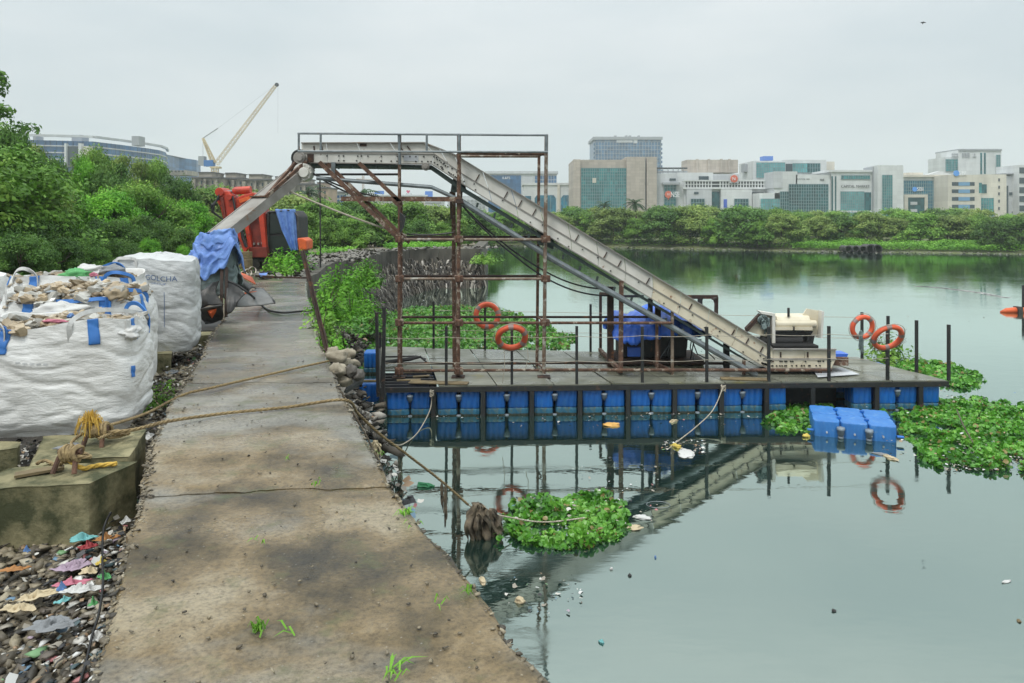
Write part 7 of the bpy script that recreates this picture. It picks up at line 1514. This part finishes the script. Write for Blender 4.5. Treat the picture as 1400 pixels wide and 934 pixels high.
fl = [('foam_block', 'orange beige foam slab floating just below the pontoon edge', 838, 581, .17, .11, .04, 'sfoam', 0), ('foam_scrap', 'beige curved foam scrap floating under the sixth float pair', 921, 576, .10, .04, .04, 'sbeige', 1), ('film_scrap', 'pale grey film patch floating where the slanting rope meets the water', 938, 620, .24, .14, .02, 'swhite', 2), ('leaf_pile', 'yellowish clump beside the pale film patch', 925, 611, .12, .05, .05, 'syellow', 3),
      ('foam_block', 'white foam piece right of the near hyacinth mat', 877, 708, .11, .06, .03, 'swhite', 4), ('foam_block', 'beige flat stone lying at the edge of the near hyacinth', 866, 722, .12, .07, .03, 'sbeige', 5), ('foam_block', 'small round white foam ball near the near hyacinth', 853, 716, .04, .04, .03, 'swhite', 6), ('foam_block', 'beige oblong foam in the dark reflection near the walkway', 660, 794, .10, .035, .02, 'sbeige', 7),
      ('foam_block', 'round pale lump in the dark reflection low in the photo', 711, 822, .055, .05, .04, 'sbeige', 8), ('plastic_scrap', 'dark speck floating on open water near the lower centre', 861, 787, .02, .015, .02, 'rubber', 9), ('plastic_scrap', 'white speck floating left of the dark one', 836, 778, .02, .014, .02, 'swhite', 10), ('plastic_scrap', 'tiny dark blue scrap on the open water', 896, 762, .02, .012, .02, 'sblue', 11),
      ('plastic_scrap', 'blue and white scrap floating at the bottom centre', 822, 878, .035, .02, .02, 'sturq', 12), ('plastic_scrap', 'small black scrap in the open water at right', 1140, 835, .022, .02, .015, 'rubber', 13), ('plastic_scrap', 'white film floating at the right edge', 1376, 795, .07, .02, .01, 'swhite', 14), ('plastic_scrap', 'brown scrap at the lower right edge', 1393, 849, .03, .02, .012, 'wood', 15),
      ('dead_fish', 'pale bloated shape floating in front of the blue raft', 1218, 626, .18, .06, .03, 'sbeige', 16), ('film_scrap', 'grey film behind the pale shape in front of the raft', 1205, 621, .14, .05, .02, 'sgrey', 17), ('paper_scrap', 'yellow crumpled leaf left of the blue raft', 1102, 597, .06, .05, .05, 'syellow', 18), ('cloth_scrap', 'red brown scrap lying on the right hyacinth mat', 1330, 614, .06, .04, .03, 'sbrown', 19),
      ('foam_block', 'white foam heap at the right edge of the hyacinth', 1372, 632, .16, .08, .05, 'swhite', 20), ('cloth_scrap', 'orange scrap among the white foam at right', 1375, 628, .06, .04, .04, 'sfoam', 21), ('film_scrap', 'pale film lying on the right hyacinth mat by the photo edge', 1397, 588, .12, .05, .04, 'swhite', 22), ('foam_scrap', 'white scrap floating at the second float pair', 615, 567, .04, .02, .03, 'sbeige', 23), ('plastic_scrap', 'yellow leaf scrap in the hyacinth front edge at right', 1340, 634, .03, .03, .02, 'syellow', 24)]
for nm, lab, x, y, a, b, c_, mk, sd2 in fl: crump(nm, lab, G(x, y, .055), a, b, c_, mk, sd2 * 1.7, sd2 * .7)
o = link('glass_bottle', BM[0].copy(), None, G(583, 664, .06)); o.data.materials.clear(); o.data.materials.append(M['glassgreen']); o.rotation_euler = (1.57, 0, 1.4); o.scale = (1.3, 1.3, 1.1); tag(o, 'green bottle floating close to the walkway edge', 'bottle')
mb = MB(); mb.tube([G(1030, 0, 0) if False else G(1308, 560, .3), G(1316, 580, .34), G(1330, 605, .2)], .012, 5); tag(mb.build('stick', M['bark']), 'curved brown stick lying on the right hyacinth mat', 'stick')
mb = MB(); mb.tube([G(886, 716, .02), G(905, 720, .03), G(921, 722, .02)], .008, 5); mb.tube([G(905, 720, .03), G(912, 715, .05)], .005, 4); tag(mb.build('twig', M['bark']), 'dark twig floating right of the white foam piece', 'twig')
for k, (x, y, r_, lab) in enumerate(((900, 690, .12, 'thin wire loop floating beside the conveyor reflection'),)):
    p = G(x, y, .06); mb = MB(); mb.tube([p + Vector((r_ * 1.4 * math.cos(a), r_ * math.sin(a), 0)) for a in np.linspace(0, 6.28, 24)], .005, 4, False); tag(mb.build('wire_loop', M['galv']), lab, 'wire')
# distant orange boom at the right edge with its pole, and the streak of foam
t = thing('orange_float', 'faded orange float boom drifting at the right edge of the river', 'float', G(1385, 428, 0)); p = G(1368, 427, .06); mb = MB(); mb.tube([p, p + Vector((.25, 0, .05)), p + Vector((.7, .05, .07)), p + Vector((1.3, .05, .05)), p + Vector((2.2, .1, .04))], [.05, .13, .15, .14, .12], 12); mb.build('tube', M['orange'], t, smooth=True)
mb = MB(); mb.box(p + Vector((.75, 0, .1)), (.18, .36, .3)); mb.build('band', M['rubber'], t); p = G(1399, 428, 0); mb = MB(); mb.bar(p, p + Vector((0, 0, 1.2)), .08); mb.build('pole', M['black'], t)
def foampatch(name, pts2, w_, mk):
    mb = MB(); P2_ = smooth([G(x, y, .056) for x, y in pts2], 8)
    for i, (a, b) in enumerate(zip(P2_, P2_[1:])):
        for k in range(9):
            q = a.lerp(b, random.random()) + Vector((random.gauss(0, .1), random.gauss(0, w_), 0)); s = random.uniform(.03, .16); mb.add([q + Vector((-s * 2, 0, 0)), q + Vector((0, -s * .6, 0)), q + Vector((s * 2, 0, 0)), q + Vector((0, s * .6, 0))], [(0, 1, 2, 3)])
    tag(mb.build(name, M[mk]), kind='stuff')
foampatch('foam_streak', [(1256, 391.5), (1290, 394), (1330, 399), (1375, 407)], .10, 'swhite')

# ================================================================== WASTE ON THE WALL FACE
def ribbons(base, n, lmin, lmax, wmin, wmax, out_, zlo, zhi, name):
    V = []; Fc = []
    b0 = 0
    for k in range(n):
        i = random.uniform(0, len(base) - 1.001); a = base[int(i)].lerp(base[int(i) + 1], i - int(i)); d = (base[int(i) + 1] - base[int(i)]).normalized(); o_ = Vector((d.y, -d.x, 0)); off = random.random(); p = a + o_ * (off * out_); zt = zlo + (zhi - zlo) * (1 - off * .8) * random.uniform(.3, 1) * (1 + .35 * nz3(i * 1.1, 2)); p = Vector((p.x, p.y, zt)); l = random.uniform(lmin, lmax); w_ = random.uniform(wmin, wmax); dr = Vector((random.uniform(-.5, .5), 0, 0)) * .4 + o_ * random.uniform(.1, .5); sdv = d * w_; lat = d * random.uniform(-.7, .7); bend = random.uniform(-1.2, 1.2); ar = random.uniform(0, .55); pw_ = random.uniform(1.2, 3); zt2 = zlo + (zhi - zlo) * (1 - abs(off - .3) * 1.25) * random.uniform(.45, 1.05) * (1 + .4 * nz3(i * 1.7, 2)); p.z = zt2
        for s in range(5): f = s / 4; q = p + dr * l * f * .8 + lat * l * (f * .6 + bend * f * (1 - f)) + Vector((0, 0, ar * l * math.sin(f * 2.4) - l * f ** pw_)); q.z = max(q.z, .01); V += [q - sdv, q + sdv]
        Fc += [(b0 + 2 * s, b0 + 2 * s + 1, b0 + 2 * s + 3, b0 + 2 * s + 2) for s in range(4)]; b0 += 10
    return tag(link(name, fast_mesh(name, np.array([tuple(v) for v in V]), np.array(Fc), M['strips'])), kind='stuff')
far = cwr[len(cwr) // 3:]
mid_ = [p for p in cwr if p.y < 36]
slope = [Vector((XR(y), y, 0)) for y in np.arange(9.5, 24, .8)] + cwr[:6]
ribbons(cwr[4:], 9500, .4, 1.1, .015, .06, 2.3, .10, 1.45, 'hanging_waste')
ribbons(cwr[1:8], 2400, .3, .8, .015, .045, 2.2, .2, 1.6, 'hanging_waste')
ribbons(slope, 900, .2, .6, .01, .04, .9, .2, 1.7, 'hanging_waste')
# mound beneath
mb = MB(); full = [Vector((XR(y), y, 0)) for y in np.arange(9.8, 23, .8)] + cwr
def mP(i, j):
    a = full[i]; b = full[min(len(full) - 1, i + 1)] if i < len(full) - 1 else full[i]; c_ = full[max(0, i - 1)]; d = (b - c_).normalized(); o_ = Vector((d.y, -d.x, 0)); f = j / 12; wd = (1.0 if a.y < 20 else 2.0) * (1 + .3 * nz3(i * .5, 4)); z = (1.25 if a.y < 24 else .95) * (1 - f) ** .9 * (1 + .35 * nz3(i * .4, f * 3)) - .08 + .12 * nz3(i * .9, f * 9)
    if i > len(full) - 4: z *= .5
    return Vector((a.x, a.y, 0)) + o_ * (wd * f - .05) + Vector((0, 0, z))
mb.grid(mP, len(full) - 1, 12); tag(mb.build('waste_mound', M['gravelbed'], smooth=True), kind='stuff')
pts = []
for k in range(2600):
    i = random.randrange(len(full) - 2); q = mP(i, random.randrange(12)); pts.append((q.x + random.uniform(-.4, .4), q.y + random.uniform(-.4, .4), q.z + .06))
V, Fc = scraps(pts, .03, .11, .6); tag(link('slope_litter', fast_mesh('slope_litter', V, Fc, M['scrap'])), kind='stuff')
WP = np.array([tuple(mP(random.randrange(2, len(full) - 2), random.randrange(10)) + Vector((random.uniform(-.5, .5), random.uniform(-.4, .4), random.uniform(0, .14)))) for k in range(3600)])
V, Fc = stones(WP, .02 + .11 * rng.random(len(WP)) ** 2, .6); tag(link('waste_lumps', fast_mesh('waste_lumps', V, Fc, M['strips'])), kind='stuff')
# bushes on the wall face
for px, py, Y, ra, hg, n, lf, mk, lab in ((470, 388, 20.5, .75, 1.3, 3200, .06, 'leaf_bright', 'bright green bush sprouting from the wall foot left of the scaffold'), (501, 372, 24, .55, 1.1, 1800, .06, 'leaf_bright', 'feathery light green bush right of the larger one on the wall foot'), (446, 420, 15, .45, .8, 1500, .05, 'leaf_bright', 'green bush filling the gap between walkway and rusty prop'), (440, 448, 13.2, .35, .7, 1000, .045, 'leaf', 'small green bush at the walkway edge below the prop'), (480, 420, 17.5, .8, .75, 2400, .05, 'leaf_bright', 'spreading bush above the hyacinth beside the waste heap'), (665, 352, 43.5, .9, .8, 1200, .09, 'leaf', 'dark green shrub at the tip of the wall in the water'), (452, 470, 11.8, .3, .45, 700, .04, 'leaf_bright', 'low green growth by the pale stones'), (500, 440, 16.5, .7, .45, 1700, .045, 'hyacinth', 'mass of broad green leaves where the heap meets the hyacinth')):
    b = W(px, py, Y); leafclump('bush', lab, (b.x, b.y, max(.05, b.z - hg * .45)), (ra, ra), hg, n, lf, mk, stems=10)
leafclump('shrub', 'broad leaved shrub growing in the water behind the front right life ring', G(1212, 497, 0), (.75, .6), 1.05, 620, .075, 'leaf', stems=16)
leafclump('weed', 'light green leafy weed beside the machine undercarriage', G(392, 372, 2.15), (.9, .7), 1.0, 1300, .085, 'leaf_bright', stems=12)
leafclump('weed', 'yellow green weed at the near edge of the machine weeds', G(385, 377, 2.15), (.6, .4), .5, 500, .07, 'grass', stems=8)
# stones at the walkway edge
for k, (x, y, a, b, c_) in enumerate(((463, 487, .15, .10, .08), (470, 497, .16, .09, .07), (462, 505, .17, .11, .08), (476, 484, .10, .08, .07), (455, 480, .10, .07, .06), (480, 507, .11, .09, .08), (468, 520, .16, .10, .08), (484, 497, .08, .07, .06), (490, 512, .09, .08, .07))):
    nm = ['uppermost pale stone of the heap beside the walkway edge', 'long beige stone in the middle of the edge heap', 'large flat beige stone touching the walkway edge', 'grey stone behind the long beige stone', 'small stone nearest the leaning prop', 'dark stone closest to the blue float', 'lowest pale stone of the heap above the ropes', 'small rounded stone right of the long beige one', 'grey stone between heap and pontoon corner'][k]
    q = W(x, y, 9.9 + .1 * k if y < 500 else 9.6); crump('stone', nm, q, a, b, c_, 'stone2' if k not in (5, 8) else 'stone', k * 2.3, k, 'stone', 8)
mb = MB(); mb.prism([W(480, 516, 12.2), W(496, 512, 12.6), W(493, 522, 12.4), W(470, 536, 12)], (.02, .1, -.05)); tag(mb.build('rubber_scrap', M['rubber']), 'dark rubber flap between the stones and the blue float', 'scrap')
mb = MB(); mb.tube([G(482, 521, .9), G(518, 521, .7)], .03, 7); tag(mb.build('plank', M['wood']), 'pale stick laid from the stones to the pontoon', 'plank')
# culvert pipes on the far shore
for k, (x, y) in enumerate(((1160, 340.5), (1170, 341), (1180, 341.5), (1191, 341.5), (1200, 341.5))):
    Y = shoreY((x - 700) / F * 90) + .8; c_ = W(x, 0, Y); c_.z = .45; r_ = .38 if k < 3 else .55; t = thing('culvert_pipe', ['leftmost', 'second from the left', 'middle', 'second from the right', 'rightmost'][k] + ' dark culvert pipe on the far grassy shore', 'pipe', c_, 0, 'culvert pipes on the far shore')
    mb = MB(); V = []
    for rr, yy in ((r_, 0), (r_, 1.6), (r_ * .8, 1.6), (r_ * .8, 0)):
        for q in range(18): a = 2 * math.pi * q / 18; V.append(c_ + Vector((rr * math.cos(a), yy, rr * math.sin(a))))
    mb.add(V, [(j * 18 + q, j * 18 + (q + 1) % 18, ((j + 1) % 4) * 18 + (q + 1) % 18, ((j + 1) % 4) * 18 + q) for j in range(4) for q in range(18)]); mb.build('ring', M['rubber'], t)
# sprigs, pebbles on the walkway
def sprig(px, py, n, l, label, mk='grass'):
    n = max(3, int(n * .7)); l *= .75
    p = G(px, py, PT + .012); mb = MB()
    for k in range(n):
        a = random.uniform(0, 6.3); ll = l * random.uniform(.5, 1.1); d = Vector((math.cos(a), math.sin(a) * .8, 0)); q = p + Vector((random.gauss(0, .02), random.gauss(0, .02), 0)); m_ = q + d * ll * .5 + Vector((0, 0, .02 + random.random() * .02)); e = q + d * ll + Vector((0, 0, .005)); sd_ = Vector((-d.y, d.x, 0)) * .005
        mb.add([q - sd_, q + sd_, m_ + sd_ * 1.2, m_ - sd_ * 1.2, e], [(0, 1, 2, 3), (3, 2, 4)])
    tag(mb.build('grass_sprig', M[mk]), label, 'grass sprig')
sprig(353, 862, 40, .06, 'tuft of cut grass lying in the lower middle of the walkway'); sprig(395, 866, 4, .16, 'long pale blades right of the grass tuft'); sprig(535, 912, 9, .2, 'sprig of long green blades at the bottom of the walkway'); sprig(540, 925, 10, .1, 'broad green leaf at the very bottom of the walkway'); sprig(602, 827, 6, .1, 'green blades near the right edge of the near slab')
sprig(556, 703, 26, .12, 'yellow green grass at the walkway edge beside the water'); sprig(350, 740, 5, .1, 'dark green blades left of the middle of the walkway'); sprig(640, 812, 10, .07, 'brown green tuft at the eroded walkway edge'); sprig(565, 718, 5, .12, 'pale blades below the yellow green grass'); sprig(432, 663, 10, .05, 'small tuft growing in the walkway crack'); sprig(395, 628, 4, .08, 'small sprig behind the walkway crack'); sprig(520, 622, 6, .08, 'tuft at the walkway edge by the torn sack scrap')
pts = []
for k in range(420): y = 2.6 + 9 * random.random() ** 1.7; s = random.random(); x = XL(y) + (XR(y) - XL(y)) * s; pts.append((x, y, PT + .012 + .014 * nz3(x * .9, y * .9)))
P_ = np.array(pts); V, Fc = stones(P_, .004 + .008 * rng.random(len(P_)) ** 2, .6); tag(link('grit', fast_mesh('grit', V, Fc, M['gravel'])), kind='stuff')
# moss and dirt crumbs along the ragged walkway edges
pts = []
for k in range(1300): y = 2.6 + 12 * random.random() ** 1.4; e = random.random() < .72; x = (XL(y) + abs(random.gauss(0, .035)) if e else XR(y) - abs(random.gauss(0, .03))); pts.append((x, y, PT - .008 + random.random() * .008))
P_ = np.array(pts); V, Fc = stones(P_, .006 + .016 * rng.random(len(P_)) ** 2, .5); tag(link('edge_crumbs', fast_mesh('edge_crumbs', V, Fc, M['gravel'])), kind='stuff')
# remove the hidden prototypes that were never placed
for p in FARP + NEARP:
    if p.location.z < -40:
        for ch in list(p.children): bpy.data.objects.remove(ch)
        bpy.data.objects.remove(p)

# ------------------------------------------------------------------ haze
mb = MB(); mb.bb(-3700, 3700, -420, 1700, -2.6, 150); hz = mb.build('haze', [], None, origin=(0, 0, 0)) if False else None
hm = bpy.data.materials.new('haze_air'); hm.use_nodes = True; t = hm.node_tree; t.nodes.clear(); o_ = N(t, 'ShaderNodeOutputMaterial'); v_ = N(t, 'ShaderNodeVolumePrincipled')
v_.inputs['Color'].default_value = (.90, .95, .97, 1); v_.inputs['Density'].default_value = .00042; v_.inputs['Anisotropy'].default_value = .1; t.links.new(v_.outputs[0], o_.inputs['Volume'])
hz = mb.build('haze', hm, None, origin=(0, 0, 0)); tag(hz, kind='stuff')
